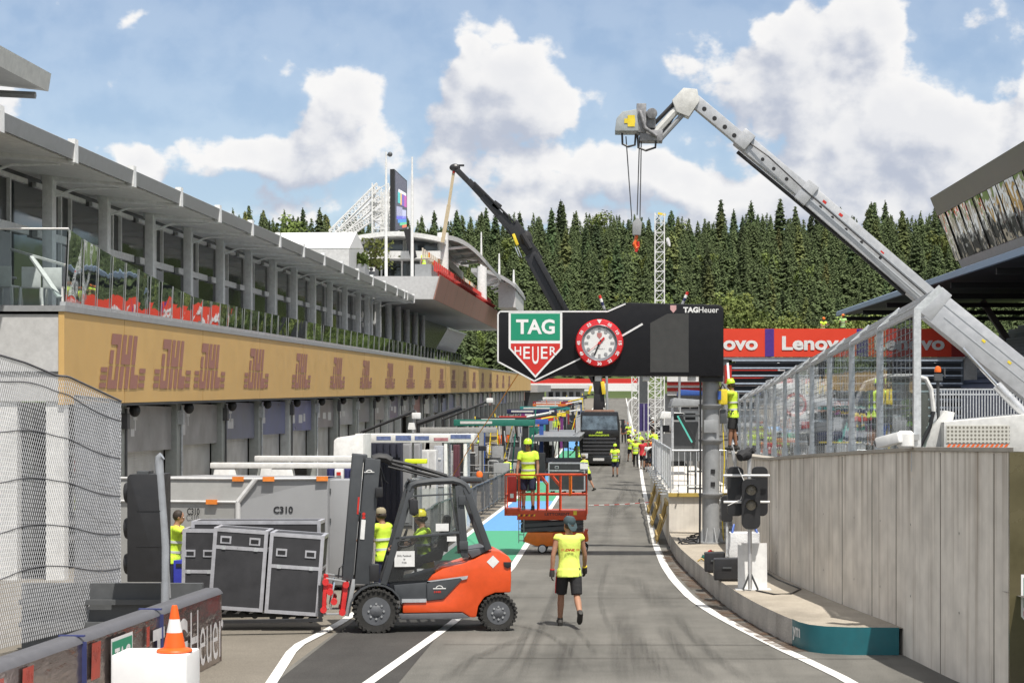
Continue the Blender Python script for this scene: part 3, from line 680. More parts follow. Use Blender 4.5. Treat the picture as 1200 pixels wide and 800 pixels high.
for y in [u for u in ucols]:
    mb = MB()
    run(mb, rect(UX-.66, UX-.52, 3.75, 3.95), y+.33, y+4.67); run(mb, rect(UX-.66, UX-.55, 5.0, 5.12), y+.33, y+4.67)
    for k in (1.6, 2.5, 3.4): mb.b2((UX-.66, y+k-.045, zb(1.7, y)), (UX-.56, y+k+.045, zb(5.1, y)))
    mb.build('window_mullion', COLW, t)
    mb = MB(); mb.b2((UX-.58, y+2.55, zb(1.72, y)), (UX-.54, y+3.35, zb(3.74, y))); mb.build('door_panel', CLAD, t)
mb = MB(); run(mb, [(-27, 5.85), (-14.2, 5.42), (RX-.05, 5.12), (RX-.05, 5.2), (-14.2, 5.62), (-27, 6.1)], 30, RY1); mb.build('roof', ROOFM, t)
mb = MB(); run(mb, [(RX-.06, 5.05), (RX+.06, 5.02), (RX+.10, 5.36), (RX-.02, 5.42)], 30, RY1); mb.build('roof_gutter', mat('gutter_metal', (.34, .345, .35), .4, .35, dirt=.1), t)
mb = MB(); run(mb, [(-26, 5.4), (UX-.3, 5.25), (RX-.1, 5.04), (RX-.1, 5.08), (UX-.3, 5.3), (-26, 5.5)], 30, RY1); mb.build('roof_soffit', SOFF, t)
# canopy of the higher floor at the near end
mb = MB(); run(mb, [(-13.95, 7.15), (-13.75, 7.12), (-13.68, 7.55), (-13.9, 7.62), (-24, 8.4), (-24, 8.2)], 24, 45.2); mb.build('upper_canopy', mat('canopy_metal', (.62, .62, .59), .5, .2), t)
mb = MB(); run(mb, rect(-18.4, -18.0, 5.6, 7.9), 40, 40.4)
mb.build('canopy_post', CLAD, t)
for y in (31, 36, 41, 45): mb = MB(); mb.tube([(-18.2, y, zb(7.2, y)), (-14, y, zb(7.0, y))], .09, 6); mb.build('canopy_arm', CLAD, t)
# glass balustrade in single panes
yb_ = [38.95]
while yb_[-1] < 137: yb_.append(yb_[-1]+(1.15 if yb_[-1] < 62 else 1.9))
g = random.Random(3); post = MB()
for a, c in zip(yb_[:-1], yb_[1:]):
    def top(y): return 3.29-(3.29-2.42)*min(1, max(0, (y-39)/12))**.8
    lean = .10; tw = g.uniform(-.02, .02)
    c2 = c-.012
    pts = [(BX+.0, a, zb(1.72, a)), (BX+.0+tw*.3, c2, zb(1.72, c2)), (BX+lean*(top(c2)-1.7)/.8*.35+tw, c2, zb(top(c2), c2)), (BX+lean*(top(a)-1.7)/.8*.35, a, zb(top(a), a))]
    mb = MB(); mb.poly(pts); mb.poly([(p[0]-.025, p[1], p[2]) for p in pts]); mb.build('glass_pane', GLASSB, t, recalc=False)
    post = MB(); post.bar((BX+.02, a-.015, zb(1.7, a)), (BX+.02+lean*(top(a)-1.7)/.8*.35, a-.015, zb(top(a), a)), .014, .02); post.build('balustrade_post', GREYP, t)
mb = MB(); run(mb, rect(BX-.1, BX+.02, 1.7, 1.78), 38.9, 137); mb.build('balustrade_shoe', ALU, t)
mb = MB(); pts = [(-11.6, BY0+.02, zb(1.72, BY0)), (-19, BY0+.02, zb(1.72, BY0)), (-19, BY0+.02, zb(3.27, BY0)), (-11.45, BY0+.02, zb(3.27, BY0))]
mb.poly(pts); mb.build('end_glass_pane', glass_mat('end_glass', (.72, .80, .80), .03, .93), t, recalc=False)
mb = MB(); mb.tube([(-19, BY0+.02, zb(3.29, BY0)), (-11.42, BY0+.02, zb(3.29, BY0))], .025, 6); mb.bar((-13.1, BY0+1.5, zb(3.0, BY0)), (-11.55, BY0+.4, zb(2.55, BY0)), .05); mb.bar((-12.5, BY0+1, zb(2.8, BY0)), (-11.75, BY0+.5, zb(1.9, BY0)), .12, .04); mb.build('handrail', WHITE, t)
# far end of the block past the fascia
mb = MB(); run(mb, rect(-24, -10.6, -.6, .35), 243, 290); mb.build('end_block', CLAD, t)
mb = MB(); run(mb, rect(-24, -11.6, -6, -.6), 243.2, 290); mb.build('end_block_wall', DKGREY, t)
# white balcony bar chairs behind the end glass
def chair(x, y, rz, lab):
    z = zb(1.70, y); t_ = thing('bar_chair', lab, 'chair', (x, y, z), rz, 'white chairs on the balcony')
    mb = MB(); mb.box((0, 0, .47), (.40, .40, .04)); mb.build('seat', WHITE, t_, local=True, bevel=.012)
    mb = MB(); mb.box((0, .19, .68), (.40, .03, .42)); mb.build('backrest', WHITE, t_, local=True, bevel=.012)
    for sx in (-.21, .21):
        for sy_ in (-.2, .2):
            mb = MB(); mb.bar((sx, sy_, .45), (sx*1.12, sy_*1.15, 0), .045); mb.build('leg', WHITE, t_, local=True)
for i, (px, lab) in enumerate([(8, 'white chair on the balcony at the left edge behind the end glass'), (36, 'white chair on the balcony, middle of the three behind the end glass'), (64, 'white chair on the balcony closest to the corner of the gold band')]):
    y = 40.3+.25*i; chair((px-CX)*y/F, y, [3.0, 3.5, 3.2][i], lab)
t_ = thing('balcony_table', 'small grey round table among the white balcony chairs', 'table', (-13.75, 41.6, zb(1.7, 41.6)))
mb = MB(); mb.lathe([(.38, .72), (.38, .75)], n=16); mb.build('table_top', GREYP, t_, local=True)
mb = MB(); mb.tube([(0, 0, 0), (0, 0, .72)], .03); mb.lathe([(.25, 0), (.22, .03)]); mb.build('table_leg', GREYP, t_, local=True)
# ------------------------------------------------------------------ hospitality block, tent, screen and masts behind the pit building
WOOD = mat('red_brown_cladding', (.42, .22, .17), .55, var=.15, scale=1.0, dirt=.15)
t = thing('hospitality_block', 'white hospitality block with red brown slanted parapet and curved canopies above the pit building', 'building', (-11, 110, zb(1.5, 110)))
mb = MB(); run(mb, [(-30, 5.35), (-10.98, 5.2), (-10.62, 6.55), (-30, 6.55)], 110.5, 172); mb.build('terrace_slab', PLASTER, t)
mb = MB(); run(mb, [(-10.95, 5.19), (-10.90, 5.19), (-10.53, 6.62), (-10.58, 6.62)], 110.4, 172); par = mb.build('slanted_parapet', WOOD, t)
mb = MB()
for y in range(116, 172, 7):
    a = Vector((-10.893, y, zb(5.2, y))); c = Vector((-10.523, y, zb(6.61, y))); mb.quad(a, a+Vector((0, .05, 0)), c+Vector((0, .05, 0)), c)
mb.build('parapet_joint', mat('joint_dark', (.15, .09, .07), .8), par)
mb = MB(); run(mb, rect(-22, -15.0, 1.6, 5.3), 110.4, 172); mb.build('lounge_wall', mat('lounge_dark', (.03, .032, .035), .3), t)
for y in range(111, 140, 5):
    mb = MB(); mb.tube([(-14.3, y, zb(1.6, y)), (-14.3, y, zb(5.25, y))], .22, 10); mb.build('column', COLW, t, smooth=True)
# louvred end screen leaning over the balcony
mb = MB()
for k in range(16):
    y = 124+k*.9; mb.bar((-12.4, y, zb(2.0, y)), (-11.3, y, zb(3.9, y)), .35, .05)
mb.bar((-12.4, 123.5, zb(2, 124)), (-12.4, 138, zb(2, 138)), .1); mb.bar((-11.3, 123.5, zb(3.9, 124)), (-11.3, 138, zb(3.9, 138)), .1)
mb.build('louvre_screen', ALU, t)
def PB(px, py, Y): return P(px, py, Y)
# lower glazed terrace room, upper white storey
def pbox(mb, x0, x1, y0, y1, Ya, Yb):
    a = P(x0, y1, Ya); c = P(x1, y0, Ya); mb.b2((a.x, Ya, a.z), (c.x, Yb, c.z)); return mb
mb = MB(); pbox(mb, 424, 516, 302, 327, 124, 134); mb.build('terrace_glazing', GLASSD, t)
for x in (428, 446, 470, 492, 500, 508): mb = MB(); pbox(mb, x, x+1.8, 302, 327, 123.8, 124.2); mb.build('door_frame', COLW, t)
mb = MB(); pbox(mb, 418, 516, 294, 303, 122, 140); mb.build('upper_floor', WHITE, t)
mb = MB(); pbox(mb, 420, 515, 279, 295, 125, 140); mb.build('upper_glazing', mat('pale_window', (.10, .12, .14), .08, spec=.9, var=.4, scale=.4), t)
for x in (421, 472, 474, 513): mb = MB(); pbox(mb, x, x+2.5, 279, 295, 124.8, 125.2); mb.build('window_post', WHITE, t)
def vault(x0, x1, ytop, ylow, Ya, Yb, name, m):
    mb = MB(); pts = []
    for k in range(9):
        u = k/8; px = x0+(x1-x0)*u; py = ylow-(ylow-ytop)*math.sin(math.pi*(.12+.8*u)) if name == 'roof' else ytop+(ylow-ytop)*u**2.2
        pts.append(P(px, py, Ya))
    a = pts+[p+Vector((0, 0, -.3)) for p in reversed(pts)]
    n = len(a); vs = a+[p+Vector((0, Yb-Ya, .0)) for p in a]; fs = [tuple(range(n)), tuple(range(2*n-1, n-1, -1))]
    for i in range(n): j = (i+1) % n; fs.append((i, i+n, j+n, j))
    mb.add(vs, fs); return mb.build(name, m, t)
vault(412, 520, 271, 281, 122, 142, 'roof', WHITE)
# side canopy: grey vault falling towards the lane, carried on struts
def canopy(x0, x1, yt, yl, Ya, Yb, mastx, masty):
    vault(x0, x1, yt, yl, Ya, Yb, 'canopy', CLAD)
    mb = MB(); a = P(mastx, masty, Ya); c = P(mastx, yt-2, Ya); mb.tube([a, c], .38, 10); mb.build('canopy_mast', WHITE, t, smooth=True)
    for k in range(4):
        Yk = Ya+.5+k*(Yb-Ya)/4; f = Ya/Yk
        a = P(mastx+2, yt+16, Ya); a.y = Yk; c = P(x0+(x1-x0)*.62, yt+(yl-yt)*.35+3, Ya); c.y = Yk
        mb = MB(); mb.tube([a, c], .10, 6); mb.build('canopy_strut', COLW, t)
canopy(517, 569, 275, 304, 124, 140, 519, 324)
canopy(552, 604, 314, 333, 150, 166, 565, 352)
mb = MB(); pbox(mb, 584, 604, 331, 360, 152, 165); mb.build('stair_block', OFFWHITE, t)
# small tubs of greenery on the terrace
def bush(name, label, px, py0, py1, Y, w_, n, grp_=None, leaf=.12):
    a = P(px, py1, Y); hgt = (py1-py0)*Y/F; g = random.Random(int(px)); mb = MB()
    for i in range(n):
        p = a+Vector((g.gauss(0, w_*.35), g.gauss(0, w_*.3), hgt*(.25+.75*g.random()))); q = Vector((g.gauss(0, 1), g.gauss(0, 1), g.gauss(0, 1))).normalized(); r_ = q.cross(Vector((g.gauss(0, 1), g.gauss(0, 1), .3))).normalized()
        mb.add([p-q*leaf, p+r_*leaf*.7, p+q*leaf, p-r_*leaf*.7], [(0, 1, 2, 3)])
    t_ = thing(name, label, 'plant', a, group=grp_); mb.build('foliage', LEAF, t_, recalc=False)
    mb = MB(); mb.tube([a, a+Vector((0, 0, hgt*.8))], .05, 6); mb.build('stem', BARK, t_)
    return t_
bush('terrace_shrub', 'bright green tall shrub on the white terrace beside the tent', 440, 280, 326, 121, 1.4, 420)
bush('terrace_shrub', 'low yellow green shrub at the foot of the terrace glazing', 428, 304, 326, 121, 1.2, 260)
t_ = thing('hedge', 'long dark green clipped hedge in front of the white tent', 'hedge', P(407, 312, 100))
g = random.Random(5); mb = MB()
for i in range(1500):
    p = P(390+37*g.random(), 297+16*g.random(), 100)+Vector((0, g.uniform(0, 1.5), 0)); q = Vector((g.gauss(0, 1), g.gauss(0, 1), g.gauss(0, 1))).normalized(); r_ = q.cross(Vector((.3, g.gauss(0, 1), g.gauss(0, 1)))).normalized()
    mb.add([p-q*.12, p+r_*.1, p+q*.12, p-r_*.1], [(0, 1, 2, 3)])
mb.build('foliage', LEAF, t_, recalc=False); mb = MB(); pbox(mb, 389, 428, 309, 322, 100, 101.5); mb.build('planter', GREYP, t_)
# red and white seats along the parapet
SEATM = [mat('seat_red', (.60, .05, .04), .5), mat('seat_cream', (.62, .55, .45), .5), mat('seat_orange', (.70, .24, .05), .5)]
def seat_mb():
    mb = MB(); mb.b2((-.26, -.24, .36), (.26, .24, .42)); mb.b2((-.26, .2, .36), (.26, .26, 1.0)); mb.b2((-.05, -.05, 0), (.05, .05, .36)); return mb
sp = []
for m_ in SEATM:
    o = seat_mb().build('stand_seat', m_, local=True, loc=(0, 0, -50)); sp.append(o)
LS = {0: ('red seat in the lowest row along the brown parapet', 'red parapet seats'), 1: ('cream seat behind the red row on the brown parapet', 'cream parapet seats'), 2: ('orange seat among the cream ones above the brown parapet', 'orange parapet seats')}
for m_ in range(3): tag(sp[m_], LS[m_][0], 'seat', LS[m_][1])
cnt = [0, 0, 0]
for i in range(40):
    y = 112+i*1.25
    for row in range(2):
        k = 0 if row == 0 else (2 if (i*7) % 5 == 1 else 1)
        o = sp[k] if cnt[k] == 0 else sp[k].copy()
        if cnt[k]: COL.objects.link(o)
        cnt[k] += 1; o.location = (-10.8-row*.7, y, zb(6.56+row*.75, y)); o.rotation_euler = (0, 0, R(90))
tt = thing('parapet_bench', 'stepped grey base carrying the seats on the brown parapet', 'bench', (-11.5, 140, zb(6.55, 140)))
mb = MB(); run(mb, rect(-12.1, -11.15, 6.56, 7.29), 111, 163); mb.build('step', GREYP, tt)
# white gabled tent on the roof
t_ = thing('marquee', 'white gabled marquee tent standing on the pit building roof', 'tent', P(380, 300, 96))
Ya, Yb = 96, 112; a = P(326, 299, Ya); e = P(326, 290, Ya)
mb = MB(); gl, gr, pk = P(409, 292, Ya), P(425, 297, Ya+6), P(418, 272, Ya+3)
lf = Vector((-8.5, 0, 0))
mb.add([P(409, 291, Ya), P(418, 272, Ya+4), P(426, 291, Ya+8), P(318, 290, Ya), P(322, 273, Ya+4), P(330, 290, Ya+8)], [(0, 1, 4, 3), (1, 2, 5, 4), (0, 2, 1), (3, 4, 5)])
mb.build('tent_roof', mat('tent_canvas', (.80, .80, .79), .7, var=.03), t_)
mb = MB(); mb.quad(P(409, 291.5, Ya+.02), P(426, 291.5, Ya+8), P(426, 316, Ya+8), P(409, 316, Ya+.02)); mb.quad(P(409, 291.5, Ya+.02), P(318, 290.5, Ya+.02), P(318, 318, Ya+.02), P(409, 318, Ya+.02)); mb.build('tent_wall', OFFWHITE, t_)
# lattice stair tower carrying a big screen
def lattice(mb, a, b_, w_, n, r=.03, rx=(1, 0, 0)):
    a = Vector(a); b_ = Vector(b_); d = (b_-a); u = d.normalized(); x = Vector(rx); x = (x-u*x.dot(u)).normalized(); y = u.cross(x)
    cs = [(x*sx+y*sy)*w_/2 for sx, sy in ((1, 1), (-1, 1), (-1, -1), (1, -1))]
    for c in cs: mb.bar(a+c, b_+c, r*2)
    for i in range(n):
        p = a+d*i/n; q = a+d*(i+1)/n
        for k in range(4):
            mb.bar(p+cs[k], p+cs[(k+1) % 4], r*1.3); mb.bar(p+cs[k], q+cs[(k+1) % 4], r*1.3)
    return mb
t_ = thing('lattice_tower', 'white lattice tower with long sloping braces behind the screen', 'tower', P(455, 300, 150))
mb = MB(); lattice(mb, P(447, 290, 150), P(447, 216, 150), 1.3, 7, .05); mb.build('mast', WHITE, t_)
mb = MB(); lattice(mb, P(457, 290, 153), P(457, 224, 153), 1.3, 6, .05); mb.build('mast', WHITE, t_)
for x0, y0, x1, y1 in ((388, 273, 444, 217), (399, 273, 446, 232), (410, 273, 448, 247)):
    mb = MB(); lattice(mb, P(x0, y0, 150), P(x1, y1, 150), .45, 14, .04); mb.build('brace', WHITE, t_)
t_ = thing('video_screen', 'tall dark video screen showing coloured stripes on the lattice tower', 'screen', P(470, 272, 148))
def sc(u, v, d=0.0):   # screen surface seen at a slant
    a = P(462, 198, 146); c = P(477, 212, 151.5); bt = P(462, 272, 146); b2 = P(477, 268, 151.5)
    top_ = a.lerp(c, u); bo = bt.lerp(b2, u); n_ = Vector((.93, -.37, 0)); return top_.lerp(bo, v)+n_*d
mb = MB(); vs = [sc(0, 0), sc(1, 0), sc(1, 1), sc(0, 1)]; bk = [v+Vector((-.35, .15, 0)) for v in vs]; mb.add(vs+bk, [(0, 1, 2, 3), (4, 7, 6, 5), (0, 4, 5, 1), (1, 5, 6, 2), (2, 6, 7, 3), (3, 7, 4, 0)]); mb.build('screen_case', BLACK, t_)
def emis(name, c, s_=.8): return mat(name, c, .3, emis=s_, var=.03)
mb = MB(); mb.quad(sc(.06, .02, .02), sc(.94, .03, .02), sc(.94, .98, .02), sc(.06, .98, .02)); scr = mb.build('screen_face', emis('screen_dark', (.05, .045, .07), .6), t_)
for (u0, u1, v0, v1, c) in [(.25, .45, .33, .52, (.05, .35, .35)), (.45, .55, .33, .54, (.6, .35, .05)), (.55, .75, .33, .55, (.12, .06, .3)), (.75, .94, .33, .56, (.35, .06, .25)), (.3, .9, .28, .33, (.7, .7, .72)), (.15, .6, .58, .74, (.25, .25, .36)), (.6, .9, .62, .78, (.35, .36, .5)),
                            (.15, .9, .74, .80, (.10, .10, .45)), (.25, .92, .80, .86, (.05, .2, .45)), (.4, .94, .86, .91, (.1, .4, .2)), (.6, .94, .91, .96, (.65, .12, .05))]:
    mb = MB(); mb.quad(sc(u0, v0, .03), sc(u1, v0, .03), sc(u1, v1, .03), sc(u0, v1, .03)); mb.build('picture_block', emis('screen_%02d%02d' % (u0*99, v0*99), c, .8), scr)
t_ = thing('loudspeaker_box', 'narrow black loudspeaker hanging at the lower corner of the video screen', 'speaker', P(480, 285, 130))
mb = MB(); mb.prism([(-.3, .8), (.1, .9), (.5, -.9), (.15, -1.1)], P(478.5, 284, 121), (1, 0, 0), (0, 0, 1), (0, .6, 0)); mb.build('cabinet', BLACKM, t_)
mb = MB(); mb.tube([P(478.5, 279, 121.3), P(478, 271, 121.3), P(478, 266, 121.3)], .04); mb.build('hanger', GALV, t_)
def mast(px, y0, y1, Y, label, arm=False):
    t_ = thing('antenna_mast', label, 'mast', P(px, y1, Y)); mb = MB(); mb.tube([P(px, y1, Y), P(px, (y0*2+y1)/3, Y), P(px, y0, Y)], [.10, .085, .05], 8); mb.build('pole', WHITE, t_, smooth=True)
    if arm: mb = MB(); mb.bar(P(px, y0+4, Y), P(px+5, y0+3.5, Y), .06); mb.ball(P(px+4.5, y0+3, Y), .16); mb.tube([P(px+3, y0+2, Y), P(px+6, y0+1, Y)], .04); mb.build('anemometer', DKGREY, t_)
mast(452.5, 178, 325, 118, 'white antenna mast with a small weather vane left of the screen', True)
mast(483, 184, 325, 118, 'plain thin white mast right of the video screen')
mast(564, 272, 352, 150, 'thin white pole rising through the far curved canopy')
mast(585, 297, 334, 152, 'short thin white pole behind the far curved canopy')
mast(602, 316, 336, 158, 'thin short white pole at the right end of the far canopy')
def flag(px, py, Y): pass
for px, lab in ((441, 'grey cabinet with two round vents on the terrace edge'),):
    t_ = thing('equipment_rack', 'dark equipment rack with pale top on the terrace edge', 'cabinet', P(431, 330, 112))
    mb = MB(); pbox(mb, 423, 440, 314, 330, 112, 113.5); mb.build('rack_body', DKGREY, t_, bevel=.04)
    mb = MB(); pbox(mb, 424, 439, 313, 318, 111.95, 112.2); mb.build('rack_panel', OFFWHITE, t_)
    for x in (427, 435): mb = MB(); mb.lathe([(.12, 0), (.10, .03)], P(x, 315.5, 111.95), (0, -1, 0), 12); mb.build('fan_vent', BLACK, t_)
# ------------------------------------------------------------------ right side: island kerb, concrete wall, glass fence, stands
ISL = [G(*p) for p in [(785.5, 644), (796, 660), (817, 681), (845, 705.5), (880, 730), (915, 749), (935, 758)]]
KZ = .38
wall_path = [Vector((4.62, 21.9, 0)), Vector((4.28, 24.1, 0)), Vector((3.98, 27.0, 0)), Vector((3.75, 28.6, 0)), Vector((3.43, 31.0, 0)), Vector((3.16, 33.6, 0)), Vector((2.93, 36.7, 0)), Vector((2.82, 40.2, 0)), Vector((2.80, 45, 0)), Vector((2.85, 49.2, 0))]
def catmull(q, n=6):
    pts = []
    for i in range(len(q)-1):
        p0 = q[max(i-1, 0)]; p1 = q[i]; p2 = q[i+1]; p3 = q[min(i+2, len(q)-1)]
        for t in range(n):
            t /= n; pts.append(.5*((2*p1)+(p2-p0)*t+(2*p0-5*p1+4*p2-p3)*t*t+(3*p1-p0-3*p2+p3)*t**3))
    pts.append(q[-1]); return pts
WP = catmull(wall_path, 5); IP = catmull(ISL, 5)
# rounded nose of the island
nose = [Vector((2.62, 27.35, 0)), Vector((2.74, 26.98, 0)), Vector((2.95, 26.75, 0)), Vector((3.3, 26.62, 0)), Vector((3.97, 26.6, 0))]
edge = IP[:-2]+nose
mb = MB(); top = [Vector((p.x, p.y, KZ)) for p in edge]; inner = []
wl = sorted(WP, key=lambda p: p.y)
def wx(y): return interp([(p.y, p.x) for p in WP], y)
for a, c in zip(top[:-1], top[1:]):
    xa, xc = wx(max(a.y, 22)), wx(max(c.y, 22)); mb.quad(a, c, Vector((xc-.004, c.y, KZ)), Vector((xa-.004, a.y, KZ)))
mb.quad(Vector((1.3, 49.2, KZ)), top[0], Vector((wx(48.3)-.004, 48.3, KZ)), Vector((2.85, 49.2, KZ)))
mb.build('pavement', SLAB, kind='structure')
KERB = ground_mat('kerb_concrete', (.30, .285, .26), (.50, .48, .45), .9, (1.2, 1.2, .15))
mb = MB(); n_ = len(edge)-4
for a, c in zip(edge[:n_-1], edge[1:n_]): mb.quad(Vector((a.x, a.y, -.02)), Vector((c.x, c.y, -.02)), Vector((c.x, c.y, KZ)), Vector((a.x, a.y, KZ)))
mb.build('kerb', KERB, kind='structure', smooth=True, merge=True)
TEALP = mat('teal_panel', (.012, .125, .15), .4, var=.08, dirt=.15)
t_ = thing('kerb_end_panel', 'teal painted curved panel with white letters wrapping the nose of the kerb', 'panel', (3, 26.8, 0))
mb = MB(); ne = [Vector((p.x-.012, p.y-.012, 0)) for p in edge[n_-2:]]
for a, c in zip(ne[:-1], ne[1:]): mb.quad(Vector((a.x, a.y, 0.0)), Vector((c.x, c.y, 0)), Vector((c.x, c.y, KZ+.012)), Vector((a.x, a.y, KZ+.012)))
mb.build('panel_skin', TEALP, t_, smooth=True, merge=True)
a, c = ne[0], ne[2]; d = (Vector((c.x, c.y, 0))-Vector((a.x, a.y, 0))).normalized()
mb = MB(); mb.text('ym', Vector((a.x, a.y, .2))+d*.28+Vector((-.03, -.02, 0)), d, Z1, .2, .34, bold=.02); mb.build('lettering', WHITE, t_, recalc=False)
# rust and grit stain in the gutter
m, nt, b = new_mat('gutter_grit'); b.inputs['Base Color'].default_value = (.10, .055, .03, 1); b.inputs['Roughness'].default_value = 1; L = nt.links.new
tcn = N(nt, 'ShaderNodeTexCoord'); nn = N(nt, 'ShaderNodeTexNoise'); nn.inputs['Scale'].default_value = 3; nn.inputs['Detail'].default_value = 8; L(tcn.outputs['Object'], nn.inputs['Vector'])
mr_ = N(nt, 'ShaderNodeMapRange'); mr_.inputs[1].default_value = .38; mr_.inputs[2].default_value = .66; mr_.inputs[4].default_value = .75; L(nn.outputs['Fac'], mr_.inputs[0]); L(mr_.outputs[0], b.inputs['Alpha'])
mb = MB()
for a, c in zip(edge[:n_], edge[1:n_+1]): mb.quad(Vector((a.x-.30, a.y-.1, .013)), Vector((c.x-.30, c.y-.1, .013)), Vector((c.x, c.y, .013)), Vector((a.x, a.y, .013)))
mb.build('gutter_grit', m, kind='structure')
# concrete wall with board marks and run-off stains
m, nt, b = new_mat('board_marked_concrete'); L = nt.links.new
tcn = N(nt, 'ShaderNodeTexCoord'); mpn = N(nt, 'ShaderNodeMapping'); mpn.inputs['Scale'].default_value = (3.4, 3.4, .10); L(tcn.outputs['Object'], mpn.inputs[0])
n1 = N(nt, 'ShaderNodeTexNoise'); n1.inputs['Scale'].default_value = 1.5; n1.inputs['Detail'].default_value = 5; n1.inputs['Roughness'].default_value = .65; L(mpn.outputs[0], n1.inputs['Vector'])
r1 = N(nt, 'ShaderNodeValToRGB'); e = r1.color_ramp.elements; e[0].position = .32; e[0].color = (.52, .465, .395, 1); e[1].position = .72; e[1].color = (.78, .735, .66, 1); x_ = r1.color_ramp.elements.new(.44); x_.color = (.70, .655, .585, 1); L(n1.outputs['Fac'], r1.inputs[0])
n2 = N(nt, 'ShaderNodeTexNoise'); n2.inputs['Scale'].default_value = 2.2; n2.inputs['Detail'].default_value = 8; L(tcn.outputs['Object'], n2.inputs['Vector'])
r2 = N(nt, 'ShaderNodeMapRange'); r2.inputs[1].default_value = .35; r2.inputs[2].default_value = .7; r2.inputs[3].default_value = .86; r2.inputs[4].default_value = 1.1; L(n2.outputs['Fac'], r2.inputs[0])
mm = N(nt, 'ShaderNodeMix', data_type='RGBA', blend_type='MULTIPLY'); mm.inputs[0].default_value = 1; L(r1.outputs[0], mm.inputs[6]); L(r2.outputs[0], mm.inputs[7])
# brown run-off from the coping: noise columns times height
sz = N(nt, 'ShaderNodeSeparateXYZ'); L(tcn.outputs['Object'], sz.inputs[0])
hm = N(nt, 'ShaderNodeMapRange'); hm.inputs[1].default_value = 1.2; hm.inputs[2].default_value = 2.9; hm.inputs[3].default_value = 0; hm.inputs[4].default_value = 1; L(sz.outputs['Z'], hm.inputs[0])
mp3 = N(nt, 'ShaderNodeMapping'); mp3.inputs['Scale'].default_value = (5, 5, .05); L(tcn.outputs['Object'], mp3.inputs[0])
n3 = N(nt, 'ShaderNodeTexNoise'); n3.inputs['Scale'].default_value = 1.1; n3.inputs['Detail'].default_value = 4; L(mp3.outputs[0], n3.inputs['Vector'])
r3 = N(nt, 'ShaderNodeMapRange'); r3.inputs[1].default_value = .50; r3.inputs[2].default_value = .66; L(n3.outputs['Fac'], r3.inputs[0])
mu = N(nt, 'ShaderNodeMath', operation='MULTIPLY'); L(hm.outputs[0], mu.inputs[0]); L(r3.outputs[0], mu.inputs[1])
mu2 = N(nt, 'ShaderNodeMath', operation='MULTIPLY'); mu2.inputs[1].default_value = .7; L(mu.outputs[0], mu2.inputs[0])
mx = N(nt, 'ShaderNodeMix', data_type='RGBA'); mx.inputs[7].default_value = (.20, .145, .095, 1); L(mu2.outputs[0], mx.inputs[0]); L(mm.outputs[2], mx.inputs[6]); L(mx.outputs[2], b.inputs['Base Color']); b.inputs['Roughness'].default_value = .85
bp = N(nt, 'ShaderNodeBump'); bp.inputs['Strength'].default_value = .25; bp.inputs['Distance'].default_value = .02; L(n1.outputs['Fac'], bp.inputs['Height']); L(bp.outputs[0], b.inputs['Normal'])
CWALL = m
def wtop(y): return interp([(21, 2.97), (26, 2.90), (37, 2.52), (50, 2.42)], y)
t_ = thing('concrete_wall', 'tall curved board marked concrete wall along the right of the lane', 'wall', (4, 27, 0))
mb = MB(); th = .32
for a, c in zip(WP[:-1], WP[1:]):
    for (p, q) in ((a, c),):
        za, zc = wtop(a.y), wtop(c.y)
        A0, C0 = Vector((a.x, a.y, -.05)), Vector((c.x, c.y, -.05)); A1, C1 = Vector((a.x, a.y, za)), Vector((c.x, c.y, zc))
        o = Vector((th, 0, 0)); mb.quad(A0, C0, C1, A1); mb.quad(A1, C1, C1+o, A1+o); mb.quad(A0+o, A1+o, C1+o, C0+o)
a = WP[0]; mb.quad(Vector((a.x, a.y, -.05)), Vector((a.x+th, a.y, -.05)), Vector((a.x+th, a.y, wtop(a.y))), Vector((a.x, a.y, wtop(a.y))))
mb.build('wall', CWALL, t_, smooth=True, merge=True)
mb = MB()
for a, c in zip(WP[:-1], WP[1:]):
    za, zc = wtop(a.y)+.003, wtop(c.y)+.003; s = Vector((-.025, 0, 0)); o = Vector((th+.02, 0, 0))
    A, C = Vector((a.x, a.y, za)), Vector((c.x, c.y, zc)); u = Vector((0, 0, .05))
    mb.quad(A+s, C+s, C+s+u, A+s+u); mb.quad(A+s+u, C+s+u, C+o+u, A+o+u); mb.quad(A+s, A+o, C+o, C+s)
mb.build('coping', mat('coping_concrete', (.38, .35, .30), .85, dirt=.4), t_, merge=True)
mb = MB(); g = random.Random(4)
for i in range(2, len(WP)-6, 4):
    a = WP[i]; mb.b2((a.x-.006, a.y-.012, KZ if a.y > 27 else 0), (a.x+.01, a.y+.012, wtop(a.y)-.02))
mb.build('wall_joint', mat('wall_joint', (.22, .20, .17), .9), t_)
for i in range(4, len(WP)-8, 4):
    for hh in (.25, .62):
        a = WP[i].lerp(WP[i+1], .5); mb = MB(); z_ = .2+(wtop(a.y)-.2)*hh; mb.lathe([(0, .002), (.018, .0)], (a.x-.004, a.y, z_), (-1, 0, 0), 10); mb.build('tie_hole', BLACKM, t_)
